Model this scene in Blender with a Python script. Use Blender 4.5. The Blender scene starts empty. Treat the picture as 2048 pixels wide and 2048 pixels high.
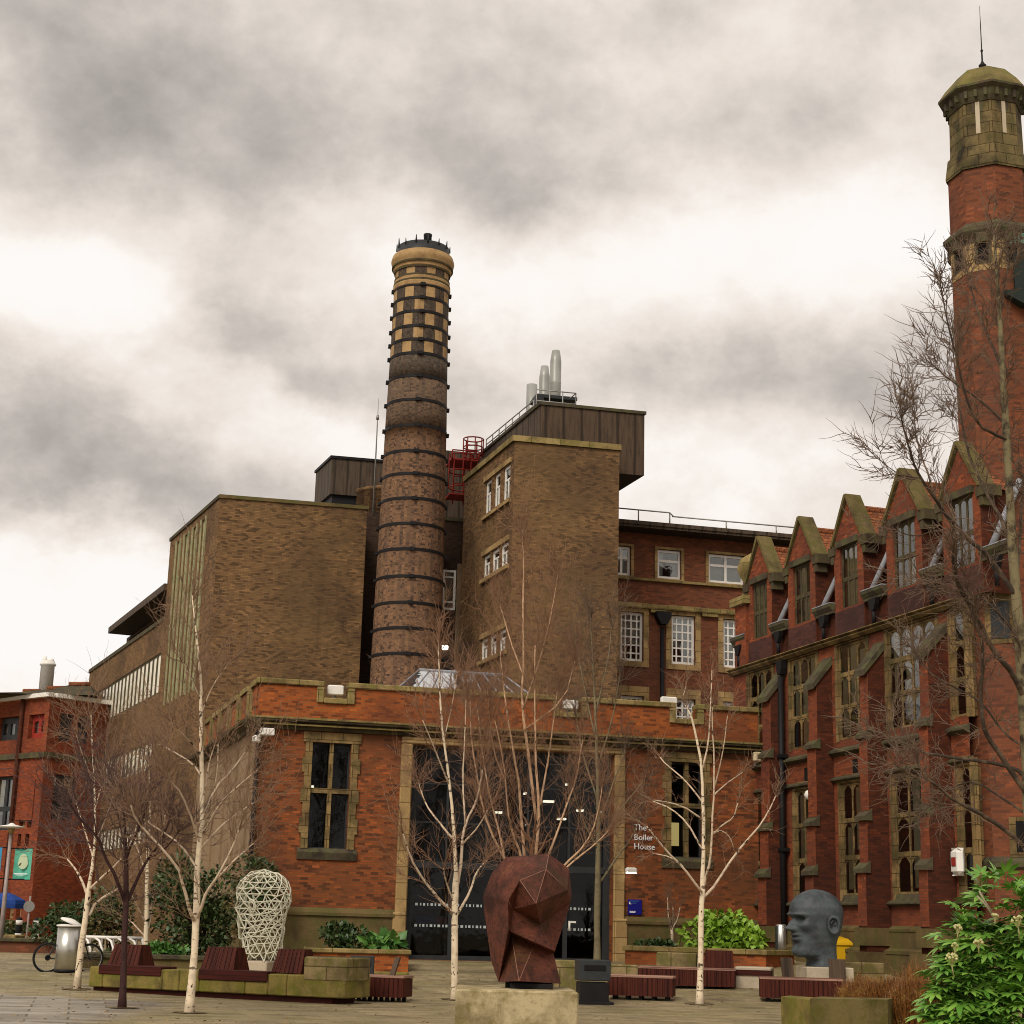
import bpy, math, random
from math import sin, cos, pi, radians, sqrt, atan2
from mathutils import Vector, Matrix
R = random.Random(7)
SC = bpy.context.scene
COL = SC.collection

# ---------------------------------------------------------------- camera
F_PX, PITCH, ROLL, EYE = 3300.0, radians(14.15), radians(1.52), 1.5
_cp, _sp, _cr, _sr = cos(PITCH), sin(PITCH), cos(ROLL), sin(ROLL)
C_R = Vector((_cr, -_sp*_sr, _cp*_sr))
C_U = Vector((-_sr, -_sp*_cr, _cp*_cr))
C_F = Vector((0, _cp, _sp))
C_P = Vector((0, 0, EYE))
cam_data = bpy.data.cameras.new("camera")
cam_data.sensor_width = 36.0
cam_data.lens = 36.0*F_PX/2048.0
cam_data.clip_end = 3000
cam = bpy.data.objects.new("camera", cam_data)
COL.objects.link(cam)
m = Matrix((( C_R.x, C_U.x, -C_F.x, C_P.x), (C_R.y, C_U.y, -C_F.y, C_P.y), (C_R.z, C_U.z, -C_F.z, C_P.z), (0, 0, 0, 1)))
cam.matrix_world = m
SC.camera = cam

# ---------------------------------------------------------------- sky and sun
SUN_EL, SUN_AZ = radians(42), radians(205)      # azimuth from +Y, clockwise: behind the camera, to the left
world = bpy.data.worlds.new("World")
SC.world = world
world.use_nodes = True

def build_sky():
    nt = world.node_tree; N = nt.nodes; L = nt.links
    for n in list(N): N.remove(n)
    out = N.new('ShaderNodeOutputWorld'); bg = N.new('ShaderNodeBackground')
    sky = N.new('ShaderNodeTexSky'); sky.sky_type = 'NISHITA'; sky.sun_disc = False
    sky.sun_elevation = SUN_EL; sky.sun_rotation = SUN_AZ
    tc = N.new('ShaderNodeTexCoord')
    nrm = N.new('ShaderNodeVectorMath'); nrm.operation = 'NORMALIZE'; L.new(tc.outputs['Generated'], nrm.inputs[0])
    sep = N.new('ShaderNodeSeparateXYZ'); L.new(nrm.outputs[0], sep.inputs[0])
    def math_(op, a, b=None, c=None, clamp=False):
        n = N.new('ShaderNodeMath'); n.operation = op; n.use_clamp = clamp
        for i, v in enumerate((a, b, c)):
            if v is None: continue
            if isinstance(v, (int, float)): n.inputs[i].default_value = v
            else: L.new(v, n.inputs[i])
        return n.outputs[0]
    zc = math_('MAXIMUM', sep.outputs[2], 0.0)
    den = math_('ADD', zc, 0.62)
    comb = N.new('ShaderNodeCombineXYZ')
    L.new(math_('DIVIDE', sep.outputs[0], den), comb.inputs[0]); L.new(math_('DIVIDE', sep.outputs[1], den), comb.inputs[1])
    def noise(vec, scale, detail, rough, w=0.0):
        n = N.new('ShaderNodeTexNoise'); n.inputs['Scale'].default_value = scale
        n.inputs['Detail'].default_value = detail; n.inputs['Roughness'].default_value = rough
        if w:
            a = N.new('ShaderNodeVectorMath'); a.operation = 'ADD'; L.new(vec, a.inputs[0]); a.inputs[1].default_value = (w, w*1.7, w*.3); vec = a.outputs[0]
        L.new(vec, n.inputs['Vector']); return n
    n1 = noise(comb.outputs[0], 4.2, 9, .58, 3.1)
    n2 = noise(comb.outputs[0], 10.5, 8, .62, 9.4)
    # grey cloud banks standing in parts of the sky: direction, spread, weight
    warp = N.new('ShaderNodeVectorMath'); warp.operation = 'MULTIPLY_ADD'
    L.new(n1.outputs['Color'], warp.inputs[0]); warp.inputs[1].default_value = (.17, .0, .17); warp.inputs[2].default_value = (-.085, 0, -.085)
    wd = N.new('ShaderNodeVectorMath'); wd.operation = 'ADD'; L.new(nrm.outputs[0], wd.inputs[0]); L.new(warp.outputs[0], wd.inputs[1])
    tot = None
    for (bx, by, sx, sz, w) in SKY_BANKS:
        s = N.new('ShaderNodeVectorMath'); s.operation = 'SUBTRACT'; L.new(wd.outputs[0], s.inputs[0])
        d = (C_R*((bx-1024)/F_PX) + C_U*((1024-by)/F_PX) + C_F).normalized(); s.inputs[1].default_value = d
        mu = N.new('ShaderNodeVectorMath'); mu.operation = 'MULTIPLY'; L.new(s.outputs[0], mu.inputs[0]); mu.inputs[1].default_value = (1/sx, .8, 1/sz)
        dt = N.new('ShaderNodeVectorMath'); dt.operation = 'DOT_PRODUCT'; L.new(mu.outputs[0], dt.inputs[0]); L.new(mu.outputs[0], dt.inputs[1])
        g = math_('MULTIPLY', math_('EXPONENT', math_('MULTIPLY', dt.outputs['Value'], -1.0)), w)
        tot = g if tot is None else math_('ADD', tot, g)
    fine = math_('MULTIPLY_ADD', n2.outputs['Fac'], .72, -.36)
    mid = math_('MULTIPLY_ADD', n1.outputs['Fac'], .75, -.375)
    dark = math_('ADD', math_('ADD', math_('ADD', tot, .335), fine), mid)
    ramp = N.new('ShaderNodeValToRGB'); L.new(dark, ramp.inputs[0])
    cr = ramp.color_ramp
    cr.elements[0].position = 0.0; cr.elements[0].color = (1.0, .972, .945, 1)
    cr.elements[1].position = 1.0; cr.elements[1].color = (.19, .175, .16, 1)
    for p, c in ((.12, (1.0, .945, .895, 1)), (.32, (.84, .76, .69, 1)), (.55, (.55, .50, .46, 1)), (.78, (.33, .305, .285, 1))):
        e = cr.elements.new(p); e.color = c
    # overcast: the clear sky (Nishita) only tints the cloud a little
    sc = N.new('ShaderNodeVectorMath'); sc.operation = 'SCALE'; L.new(sky.outputs[0], sc.inputs[0]); sc.inputs['Scale'].default_value = .10
    cs = N.new('ShaderNodeVectorMath'); cs.operation = 'SCALE'; L.new(ramp.outputs[0], cs.inputs[0]); cs.inputs['Scale'].default_value = 5.55
    mx = N.new('ShaderNodeMix'); mx.data_type = 'RGBA'; mx.inputs[0].default_value = .96
    L.new(sc.outputs[0], mx.inputs[6]); L.new(cs.outputs[0], mx.inputs[7])
    L.new(mx.outputs[2], bg.inputs[0]); bg.inputs[1].default_value = .115
    L.new(bg.outputs[0], out.inputs[0])
# banks of grey cloud (and, negative, bright breaks): where each stands in the sky, its spread and weight
SKY_BANKS = [(230, 200, .15, .06, .20), (560, 340, .09, .04, .15), (1350, 190, .14, .055, .16), (1050, 330, .10, .03, .12), (130, 960, .14, .045, .25), (470, 1000, .09, .035, .13),
             (560, 720, .06, .02, .25), (1350, 760, .13, .035, .17), (1820, 800, .09, .03, .14), (130, 630, .10, .03, -.33), (900, 470, .13, .04, -.28), (1560, 560, .13, .04, -.20),
             (60, 1230, .12, .05, -.50), (640, 860, .07, .04, -.30), (1400, 960, .12, .04, -.25), (1900, 480, .10, .04, -.20)]
build_sky()
sun_d = bpy.data.lights.new("sun", 'SUN'); sun_d.energy = 1.5; sun_d.angle = radians(28); sun_d.color = (1.0, .93, .80)
sun = bpy.data.objects.new("sun", sun_d); COL.objects.link(sun)
sdir = Vector((sin(SUN_AZ)*cos(SUN_EL), cos(SUN_AZ)*cos(SUN_EL), sin(SUN_EL)))
sun.rotation_euler = sdir.to_track_quat('Z', 'Y').to_euler()
VS = SC.view_settings
VS.view_transform = 'Standard'; VS.look = 'None'; VS.exposure = 0.68; VS.gamma = 1.0; VS.use_curve_mapping = False
SC.cycles.filter_width = 1.0; SC.cycles.max_bounces = 6; SC.cycles.diffuse_bounces = 3; SC.cycles.glossy_bounces = 3; SC.cycles.transparent_max_bounces = 12

# ---------------------------------------------------------------- pixels of the photograph (2048 px) to points of the place
def ray(px, py): return C_R*((px-1024)/F_PX) + C_U*((1024-py)/F_PX) + C_F
def at(px, py, Y):
    r = ray(px, py); return C_P + r*(Y/r.y)
def proj(P):
    d = P-C_P; y = d.dot(C_F); return 1024+F_PX*d.dot(C_R)/y, 1024-F_PX*d.dot(C_U)/y
def sm(t): t = max(0., min(1., t)); return t*t*(3-2*t)
def gz(X, Y): return sm((Y-33.5)/12.5)*(.58+.27*sm((X-1.5)/5))
def ground(px, py):
    lo, hi = 5., 120.
    for _ in range(50):
        mi = (lo+hi)/2; p = at(px, py, mi)
        if p.z > gz(p.x, p.y): lo = mi
        else: hi = mi
    p = at(px, py, lo); return Vector((p.x, p.y, gz(p.x, p.y)))
def lin(*c):
    return tuple((v/255/12.92 if v/255 <= .04045 else ((v/255+.055)/1.055)**2.4) for v in c)

# ---------------------------------------------------------------- mesh collector
class MB:
    def __init__(s): s.v = []; s.f = []; s.mi = []; s.sm = []; s.uv = None
    def poly(s, pts, mi=0, smooth=False):
        b = len(s.v); s.v += [tuple(p) for p in pts]; s.f.append(tuple(range(b, b+len(pts)))); s.mi.append(mi); s.sm.append(smooth)
    def mesh(s, vs, fs, mi=0, smooth=False):
        b = len(s.v); s.v += [tuple(p) for p in vs]
        for f in fs: s.f.append(tuple(i+b for i in f)); s.mi.append(mi); s.sm.append(smooth)
    def box(s, x0, x1, y0, y1, z0, z1, mi=0, taper=0.0, lean=0.0):
        if x0 > x1: x0, x1 = x1, x0
        if y0 > y1: y0, y1 = y1, y0
        if z0 > z1: z0, z1 = z1, z0
        t = taper; l = lean
        vs = [(x0, y0, z0), (x1, y0, z0), (x1, y1, z0), (x0, y1, z0), (x0+t+l, y0+t, z1), (x1-t+l, y0+t, z1), (x1-t+l, y1-t, z1), (x0+t+l, y1-t, z1)]
        s.mesh(vs, [(0, 3, 2, 1), (4, 5, 6, 7), (0, 1, 5, 4), (1, 2, 6, 5), (2, 3, 7, 6), (3, 0, 4, 7)], mi)
    def bbox(s, x0, x1, y0, y1, z0, z1, b=.02, mi=0):      # box with chamfered edges
        if x0 > x1: x0, x1 = x1, x0
        if y0 > y1: y0, y1 = y1, y0
        if z0 > z1: z0, z1 = z1, z0
        b = min(b, (x1-x0)*.45, (y1-y0)*.45, (z1-z0)*.45); vs = []
        for z, i in ((z0, b), (z0+b, 0), (z1-b, 0), (z1, b)):
            a, c, d, e = x0+i, x1-i, y0+i, y1-i
            vs += [(a+b, d, z), (c-b, d, z), (c, d+b, z), (c, e-b, z), (c-b, e, z), (a+b, e, z), (a, e-b, z), (a, d+b, z)]
        fs = [tuple(range(7, -1, -1)), tuple(range(24, 32))]
        for k in range(3):
            for i in range(8): fs.append((k*8+i, k*8+(i+1) % 8, k*8+8+(i+1) % 8, k*8+8+i))
        s.mesh(vs, fs, mi)
    def prism(s, prof, a, b, axis='x', mi=0):              # profile (u, v) extruded a..b; axis x: (y,z), y: (x,z), z: (x,y)
        def P(t, u, v): return {'x': (t, u, v), 'y': (u, t, v), 'z': (u, v, t)}[axis]
        n = len(prof); vs = [P(a, *p) for p in prof]+[P(b, *p) for p in prof]
        s.mesh(vs, [tuple(range(n)), tuple(range(2*n-1, n-1, -1))]+[(i, n+i, n+(i+1) % n, (i+1) % n) for i in range(n)], mi)
    def tube(s, pts, rad, k=6, mi=0, cap=True, smooth=True):
        pts = [Vector(p) for p in pts]; n = len(pts)
        if not isinstance(rad, (list, tuple)): rad = [rad]*n
        vs = []; prev = None
        for i, p in enumerate(pts):
            t = (pts[min(i+1, n-1)]-pts[max(i-1, 0)])
            if t.length < 1e-9: t = Vector((0, 0, 1))
            t.normalize()
            if prev is None:
                a = t.cross(Vector((0, 0, 1)));
                if a.length < .05: a = t.cross(Vector((1, 0, 0)))
            else: a = prev-t*prev.dot(t)
            if a.length < 1e-6: a = t.orthogonal()
            a.normalize(); prev = a; b = t.cross(a)
            for j in range(k):
                an = 2*pi*j/k; vs.append(p+(a*cos(an)+b*sin(an))*rad[i])
        fs = [(i*k+j, i*k+(j+1) % k, (i+1)*k+(j+1) % k, (i+1)*k+j) for i in range(n-1) for j in range(k)]
        if cap: fs += [tuple(range(k-1, -1, -1)), tuple(range((n-1)*k, n*k))]
        s.mesh(vs, fs, mi, smooth)
    def lathe(s, prof, k=24, c=(0, 0), rot=0., mi=0, smooth=True, cap=True, mats=None):
        vs = []; n = len(prof)
        for r, z in prof:
            for j in range(k):
                a = rot+2*pi*j/k; vs.append((c[0]+r*cos(a), c[1]+r*sin(a), z))
        b = len(s.v); s.v += vs
        for i in range(n-1):
            for j in range(k):
                s.f.append((b+i*k+j, b+i*k+(j+1) % k, b+(i+1)*k+(j+1) % k, b+(i+1)*k+j)); s.mi.append(mats(i, j) if mats else mi); s.sm.append(smooth)
        if cap:
            s.f.append(tuple(b+x for x in range(k-1, -1, -1))); s.mi.append(mi); s.sm.append(False)
            s.f.append(tuple(b+(n-1)*k+x for x in range(k))); s.mi.append(mi); s.sm.append(False)
    def wall(s, x0, x1, z0, z1, holes=(), y=0., rev=.2, mi=0, rmi=None):   # a wall face with openings and their reveals
        xs = sorted({x0, x1, *[h[0] for h in holes], *[h[1] for h in holes]}); zs = sorted({z0, z1, *[h[2] for h in holes], *[h[3] for h in holes]})
        xs = [x for x in xs if x0-1e-6 <= x <= x1+1e-6]; zs = [z for z in zs if z0-1e-6 <= z <= z1+1e-6]
        for i in range(len(xs)-1):
            for j in range(len(zs)-1):
                cx, cz = (xs[i]+xs[i+1])/2, (zs[j]+zs[j+1])/2
                if any(h[0] < cx < h[1] and h[2] < cz < h[3] for h in holes): continue
                s.poly([(xs[i], y, zs[j]), (xs[i+1], y, zs[j]), (xs[i+1], y, zs[j+1]), (xs[i], y, zs[j+1])], mi)
        r = mi if rmi is None else rmi
        for a, b, c, d in holes:
            a, b, c, d = max(a, x0), min(b, x1), max(c, z0), min(d, z1)
            if a >= b or c >= d: continue
            s.poly([(a, y, c), (a, y, d), (a, y+rev, d), (a, y+rev, c)], r); s.poly([(b, y, d), (b, y, c), (b, y+rev, c), (b, y+rev, d)], r)
            s.poly([(a, y, d), (b, y, d), (b, y+rev, d), (a, y+rev, d)], r); s.poly([(b, y, c), (a, y, c), (a, y+rev, c), (b, y+rev, c)], r)
    def build(s, name, mats, parent=None, loc=None):
        me = bpy.data.meshes.new(name); me.from_pydata(s.v, [], s.f)
        if not isinstance(mats, (list, tuple)): mats = [mats]
        for m_ in mats: me.materials.append(m_)
        me.polygons.foreach_set('material_index', s.mi); me.polygons.foreach_set('use_smooth', s.sm); me.update()
        o = bpy.data.objects.new(name, me); COL.objects.link(o)
        if parent is not None: o.parent = parent
        if loc is not None: o.location = loc
        return o
def build_each(mb, name, mats, parent):
    """one part for every separate piece in the collector"""
    n = len(mb.v); up = list(range(n))
    def find(i):
        while up[i] != i: up[i] = up[up[i]]; i = up[i]
        return i
    for f in mb.f:
        for j in f[1:]: up[find(j)] = find(f[0])
    isl = {}
    for k, f in enumerate(mb.f): isl.setdefault(find(f[0]), []).append(k)
    gr = []
    for fs in isl.values():
        vs = {i for k in fs for i in mb.f[k]}; lo = [min(mb.v[i][a] for i in vs)-.03 for a in range(3)]; hi = [max(mb.v[i][a] for i in vs)+.03 for a in range(3)]; gr.append([fs, lo, hi])
    again = True
    while again:
        again = False
        for i in range(len(gr)):
            for j in range(i+1, len(gr)):
                if all(gr[i][1][a] <= gr[j][2][a] and gr[j][1][a] <= gr[i][2][a] for a in range(3)):
                    gr[i] = [gr[i][0]+gr[j][0], [min(gr[i][1][a], gr[j][1][a]) for a in range(3)], [max(gr[i][2][a], gr[j][2][a]) for a in range(3)]]; gr.pop(j); again = True; break
            if again: break
    out = []
    for fs, _, _ in gr:
        q = MB(); mp = {}
        for k in fs:
            for i in mb.f[k]:
                if i not in mp: mp[i] = len(q.v); q.v.append(mb.v[i])
            q.f.append(tuple(mp[i] for i in mb.f[k])); q.mi.append(mb.mi[k]); q.sm.append(mb.sm[k])
        out.append(q.build(name, mats, parent))
    return out
def tag(o, label, cat, group=None, kind=None):
    o['label'] = label; o['category'] = cat
    if group: o['group'] = group
    if kind: o['kind'] = kind
    return o
def thing(name, label, cat, loc=(0, 0, 0), rz=0., group=None):
    o = bpy.data.objects.new(name, None); o.empty_display_size = .2; COL.objects.link(o); o.location = loc; o.rotation_euler = (0, 0, rz)
    return tag(o, label, cat, group)
def one(mb, name, mats, label, cat, loc=(0, 0, 0), rz=0., group=None):
    o = mb.build(name, mats); o.location = loc; o.rotation_euler = (0, 0, rz); return tag(o, label, cat, group)
def dup(root, loc=None, rz=None, label=None):
    def cp(o, par):
        c = o.copy(); COL.objects.link(c)
        if par is not None: c.parent = par
        for ch in o.children: cp(ch, c)
        return c
    c = cp(root, None)
    if loc is not None: c.location = loc
    if rz is not None: c.rotation_euler = (0, 0, rz)
    if label: c['label'] = label
    return c
class Fr:                                                   # a vertical facade plane: local x along it, -y towards the viewer, z up
    def __init__(s, px, py, Y, th, P=None):
        P = at(px, py, Y) if P is None else P
        s.o = Vector((P.x, P.y, 0)); s.th = th; s.d = Vector((cos(th), sin(th), 0)); s.n = Vector((sin(th), -cos(th), 0))
    def uv(s, px, py, n=0.):
        r = ray(px, py); q = s.o+s.n*n; t = (q-C_P).dot(s.n)/r.dot(s.n); P = C_P+r*t
        return (P-s.o).dot(s.d), P.z
    def s(s, px, py, n=0.): return s.uv(px, py, n)[0]
    def z(s, px, py, n=0.): return s.uv(px, py, n)[1]
    def P(s, a, n, z): return s.o+s.d*a+s.n*n+Vector((0, 0, z))
    def rect(s, l, t, r, b, n=0.):                          # photo box -> (s0, s1, z0, z1)
        cx, cy = (l+r)/2, (t+b)/2
        return s.s(l, cy, n), s.s(r, cy, n), s.z(cx, b, n), s.z(cx, t, n)
    def thing(s, name, label, cat, group=None): return thing(name, label, cat, s.o, s.th, group)
# ---------------------------------------------------------------- materials
def newmat(name):
    m_ = bpy.data.materials.new(name); m_.use_nodes = True; nt = m_.node_tree
    nt.nodes['Principled BSDF'].inputs['Specular IOR Level'].default_value = .12
    return m_, nt.nodes, nt.links, nt.nodes['Principled BSDF']
def V4(c): return (*c[:3], 1)
def mixc(N, L, a, b, fac, op='MIX'):
    n = N.new('ShaderNodeMix'); n.data_type = 'RGBA'; n.blend_type = op
    for i, v in ((6, a), (7, b)):
        if isinstance(v, tuple): n.inputs[i].default_value = V4(v)
        else: L.new(v, n.inputs[i])
    if isinstance(fac, (int, float)): n.inputs[0].default_value = fac
    else: L.new(fac, n.inputs[0])
    return n.outputs[2]
def ntex(N, L, vec, scale, detail=4, rough=.55):
    n = N.new('ShaderNodeTexNoise'); n.inputs['Scale'].default_value = scale; n.inputs['Detail'].default_value = detail; n.inputs['Roughness'].default_value = rough
    if vec is not None: L.new(vec, n.inputs['Vector'])
    return n.outputs['Fac']
def ramp(N, L, f, *st):
    n = N.new('ShaderNodeMapRange'); L.new(f, n.inputs[0]); n.inputs[1].default_value = st[0]; n.inputs[2].default_value = st[1]
    n.inputs[3].default_value = st[2] if len(st) > 2 else 0; n.inputs[4].default_value = st[3] if len(st) > 3 else 1
    n.interpolation_type = 'SMOOTHSTEP'; return n.outputs[0]
def vscale(N, L, vec, s):
    n = N.new('ShaderNodeVectorMath'); n.operation = 'MULTIPLY'; L.new(vec, n.inputs[0]); n.inputs[1].default_value = s; return n.outputs[0]
def wallvec(N, L):
    """metres along the wall, metres up: for any upright face"""
    g = N.new('ShaderNodeNewGeometry'); c = N.new('ShaderNodeVectorMath'); c.operation = 'CROSS_PRODUCT'
    c.inputs[0].default_value = (0, 0, 1); L.new(g.outputs['True Normal'], c.inputs[1])
    nn = N.new('ShaderNodeVectorMath'); nn.operation = 'NORMALIZE'; L.new(c.outputs[0], nn.inputs[0])
    d = N.new('ShaderNodeVectorMath'); d.operation = 'DOT_PRODUCT'; L.new(g.outputs['Position'], d.inputs[0]); L.new(nn.outputs[0], d.inputs[1])
    sp = N.new('ShaderNodeSeparateXYZ'); L.new(g.outputs['Position'], sp.inputs[0])
    co = N.new('ShaderNodeCombineXYZ'); L.new(d.outputs['Value'], co.inputs[0]); L.new(sp.outputs[2], co.inputs[1])
    return co.outputs[0], g.outputs['Position'], sp.outputs[2]
def bump(N, L, B, h, s=.3, d=.02):
    b = N.new('ShaderNodeBump'); b.inputs['Strength'].default_value = s; b.inputs['Distance'].default_value = d; L.new(h, b.inputs['Height']); L.new(b.outputs[0], B.inputs['Normal'])
def brick(name, c1, c2, mortar, dark, patch=None, bw=.205, bh=.066, ms=.009, dirt=.35, odd=.35, bias=0., big=.35, light=None, gain=.74, broad=.5):
    m_, N, L, B = newmat(name); uv, pos, z = wallvec(N, L)
    t = N.new('ShaderNodeTexBrick'); L.new(uv, t.inputs['Vector']); t.inputs['Scale'].default_value = 1; t.offset = .5
    t.inputs['Color1'].default_value = V4(c1); t.inputs['Color2'].default_value = V4(c2); t.inputs['Mortar'].default_value = V4(mortar)
    t.inputs['Mortar Size'].default_value = ms; t.inputs['Brick Width'].default_value = bw; t.inputs['Row Height'].default_value = bh; t.inputs['Bias'].default_value = bias
    t.inputs['Mortar Smooth'].default_value = .2
    r = N.new('ShaderNodeTexBrick'); L.new(uv, r.inputs['Vector']); r.inputs['Scale'].default_value = 1; r.offset = .5; r.inputs['Color1'].default_value = (0, 0, 0, 1); r.inputs['Color2'].default_value = (1, 1, 1, 1)
    r.inputs['Mortar'].default_value = (.5, .5, .5, 1); r.inputs['Mortar Size'].default_value = 0; r.inputs['Brick Width'].default_value = bw; r.inputs['Row Height'].default_value = bh
    cl = ntex(N, L, uv, 1.1, 4, .6)                                                  # burnt bricks come in drifts
    rv = N.new('ShaderNodeMath'); rv.operation = 'MULTIPLY_ADD'; L.new(cl, rv.inputs[0]); rv.inputs[1].default_value = .9; L.new(r.outputs['Color'], rv.inputs[2])
    col = mixc(N, L, t.outputs['Color'], dark, ramp(N, L, rv.outputs[0], 1.10, 1.42, 0, odd))
    col = mixc(N, L, col, light or tuple(min(1, x*1.4) for x in c1), ramp(N, L, rv.outputs[0], .60, .38, 0, .55))
    col = mixc(N, L, col, tuple(x*1.7 for x in dark), ramp(N, L, ntex(N, L, uv, .23, 6, .62), .49, .60, 0, broad))
    w = ntex(N, L, uv, big, 5, .6)                                                   # broad weathering
    col = mixc(N, L, col, patch or dark, ramp(N, L, w, .46, .68, 0, dirt))
    st = ntex(N, L, vscale(N, L, uv, (1.4, .12, 1)), 1.0, 5, .65)                    # rain streaks
    col = mixc(N, L, col, dark, ramp(N, L, st, .55, .78, 0, dirt*.8))
    fi = ntex(N, L, pos, 9, 3, .6)
    sc_ = N.new('ShaderNodeVectorMath'); sc_.operation = 'SCALE'; L.new(col, sc_.inputs[0]); sc_.inputs['Scale'].default_value = gain; col = sc_.outputs[0]
    L.new(col, B.inputs['Base Color']); B.inputs['Roughness'].default_value = .85
    bump(N, L, B, t.outputs['Fac'], -.35, .012); return m_
def stone(name, c, dark, moss=None, scale=1.2, amt=.6, rough=.85, joints=0., streak=.4, mossamt=.7):
    m_, N, L, B = newmat(name); uv, pos, z = wallvec(N, L)
    a = ntex(N, L, pos, scale, 6, .62); col = mixc(N, L, c, dark, ramp(N, L, a, .42, .68, 0, amt))
    st = ntex(N, L, vscale(N, L, uv, (3.2, .3, 1)), 1.0, 5, .65); col = mixc(N, L, col, dark, ramp(N, L, st, .52, .75, 0, streak))
    if moss:
        b = ntex(N, L, pos, scale*1.9, 5, .6); col = mixc(N, L, col, moss, ramp(N, L, b, .45, .62, 0, mossamt))
    fi = ntex(N, L, pos, 22, 3, .6); col = mixc(N, L, col, dark, ramp(N, L, fi, .5, .75, 0, .35))
    if joints:
        t = N.new('ShaderNodeTexBrick'); L.new(uv, t.inputs['Vector']); t.inputs['Scale'].default_value = 1; t.inputs['Brick Width'].default_value = joints; t.inputs['Row Height'].default_value = joints*.55
        t.inputs['Mortar Size'].default_value = .012; t.inputs['Color1'].default_value = (1, 1, 1, 1); t.inputs['Color2'].default_value = (.72, .7, .68, 1); t.inputs['Mortar'].default_value = (.35, .33, .3, 1)
        col = mixc(N, L, col, t.outputs['Color'], 1.0, 'MULTIPLY')
    L.new(col, B.inputs['Base Color']); B.inputs['Roughness'].default_value = rough; bump(N, L, B, fi, .25, .02); return m_
def plain(name, c, rough=.6, metal=0., var=.25, scale=6., dark=None):
    m_, N, L, B = newmat(name); g = N.new('ShaderNodeNewGeometry')
    d = dark or tuple(x*.55 for x in c)
    if var: L.new(mixc(N, L, c, d, ramp(N, L, ntex(N, L, g.outputs['Position'], scale, 5, .6), .4, .7, 0, var*2)), B.inputs['Base Color'])
    else: B.inputs['Base Color'].default_value = V4(c)
    B.inputs['Roughness'].default_value = rough; B.inputs['Metallic'].default_value = metal; return m_
def boards(name, c, dark, w=.09, axis=0):
    m_, N, L, B = newmat(name); uv, pos, z = wallvec(N, L)
    wv = N.new('ShaderNodeTexWave'); wv.wave_type = 'BANDS'; wv.bands_direction = 'X' if axis == 0 else 'Y'; wv.inputs['Scale'].default_value = .314/w*1.0; wv.inputs['Distortion'].default_value = .4; wv.inputs['Detail'].default_value = 1
    L.new(uv, wv.inputs['Vector'])
    col = mixc(N, L, c, dark, ramp(N, L, wv.outputs['Fac'], .12, .0, 0, .9))
    gr = ntex(N, L, vscale(N, L, uv, (9, .9, 1) if axis == 0 else (.9, 9, 1)), 1.0, 4, .6)
    col = mixc(N, L, col, dark, ramp(N, L, gr, .42, .7, 0, .75)); L.new(col, B.inputs['Base Color']); B.inputs['Roughness'].default_value = .62; return m_
def tiles(name, c, dark, bw=.17, bh=.1):
    return brick(name, c, tuple(x*.8 for x in c), tuple(x*.35 for x in dark), dark, None, bw, bh, .01, .35, .4)
def glassmat(name, tint=(.62, .66, .66), refl=.16):
    m_, N, L, B = newmat(name); N.remove(B); out = N['Material Output']
    tr = N.new('ShaderNodeBsdfTransparent'); tr.inputs[0].default_value = V4(tint); gl = N.new('ShaderNodeBsdfGlossy'); gl.inputs['Roughness'].default_value = .03; gl.inputs[0].default_value = (.95, .97, .97, 1)
    g = N.new('ShaderNodeNewGeometry'); n_ = N.new('ShaderNodeBump'); n_.inputs['Strength'].default_value = .06; n_.inputs['Distance'].default_value = .05
    L.new(ntex(N, L, g.outputs['Position'], 2.2, 2), n_.inputs['Height']); L.new(n_.outputs[0], gl.inputs['Normal'])
    lw = N.new('ShaderNodeFresnel'); lw.inputs[0].default_value = 1.5
    a = N.new('ShaderNodeMath'); a.operation = 'MULTIPLY_ADD'; L.new(lw.outputs[0], a.inputs[0]); a.inputs[1].default_value = 1.0; a.inputs[2].default_value = refl-.04; a.use_clamp = True
    mx = N.new('ShaderNodeMixShader'); L.new(a.outputs[0], mx.inputs[0]); L.new(tr.outputs[0], mx.inputs[1]); L.new(gl.outputs[0], mx.inputs[2]); L.new(mx.outputs[0], out.inputs[0]); return m_
def emit(name, c, s):
    m_, N, L, B = newmat(name); B.inputs['Base Color'].default_value = (0, 0, 0, 1); B.inputs['Emission Color'].default_value = V4(c); B.inputs['Emission Strength'].default_value = s; return m_
def leafmat(name, a, b, c, scale=3., gloss=.45):
    m_, N, L, B = newmat(name); g = N.new('ShaderNodeNewGeometry')
    col = mixc(N, L, a, b, g.outputs['Random Per Island'])
    col = mixc(N, L, col, c, ramp(N, L, ntex(N, L, g.outputs['Position'], scale, 3), .5, .72, 0, .7))
    L.new(col, B.inputs['Base Color']); B.inputs['Specular IOR Level'].default_value = .4; B.inputs['Roughness'].default_value = gloss; B.inputs['Subsurface Weight'].default_value = 0
    return m_
def bark(name, c, dark, scale=8, amt=.6, birch=False):
    m_, N, L, B = newmat(name); g = N.new('ShaderNodeNewGeometry'); P = g.outputs['Position']
    col = mixc(N, L, c, dark, ramp(N, L, ntex(N, L, P, scale, 5, .6), .45, .7, 0, amt))
    if birch:
        kn = ntex(N, L, vscale(N, L, P, (9, 9, 6)), 1.0, 2, .5); col = mixc(N, L, col, (.05, .035, .025), ramp(N, L, kn, .63, .67, 0, 1.0))
        f = ntex(N, L, vscale(N, L, P, (5, 5, 16)), 1.0, 3, .5); col = mixc(N, L, col, dark, ramp(N, L, f, .60, .66, 0, .9))
    L.new(col, B.inputs['Base Color']); B.inputs['Roughness'].default_value = .8; return m_
M = {}
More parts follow.
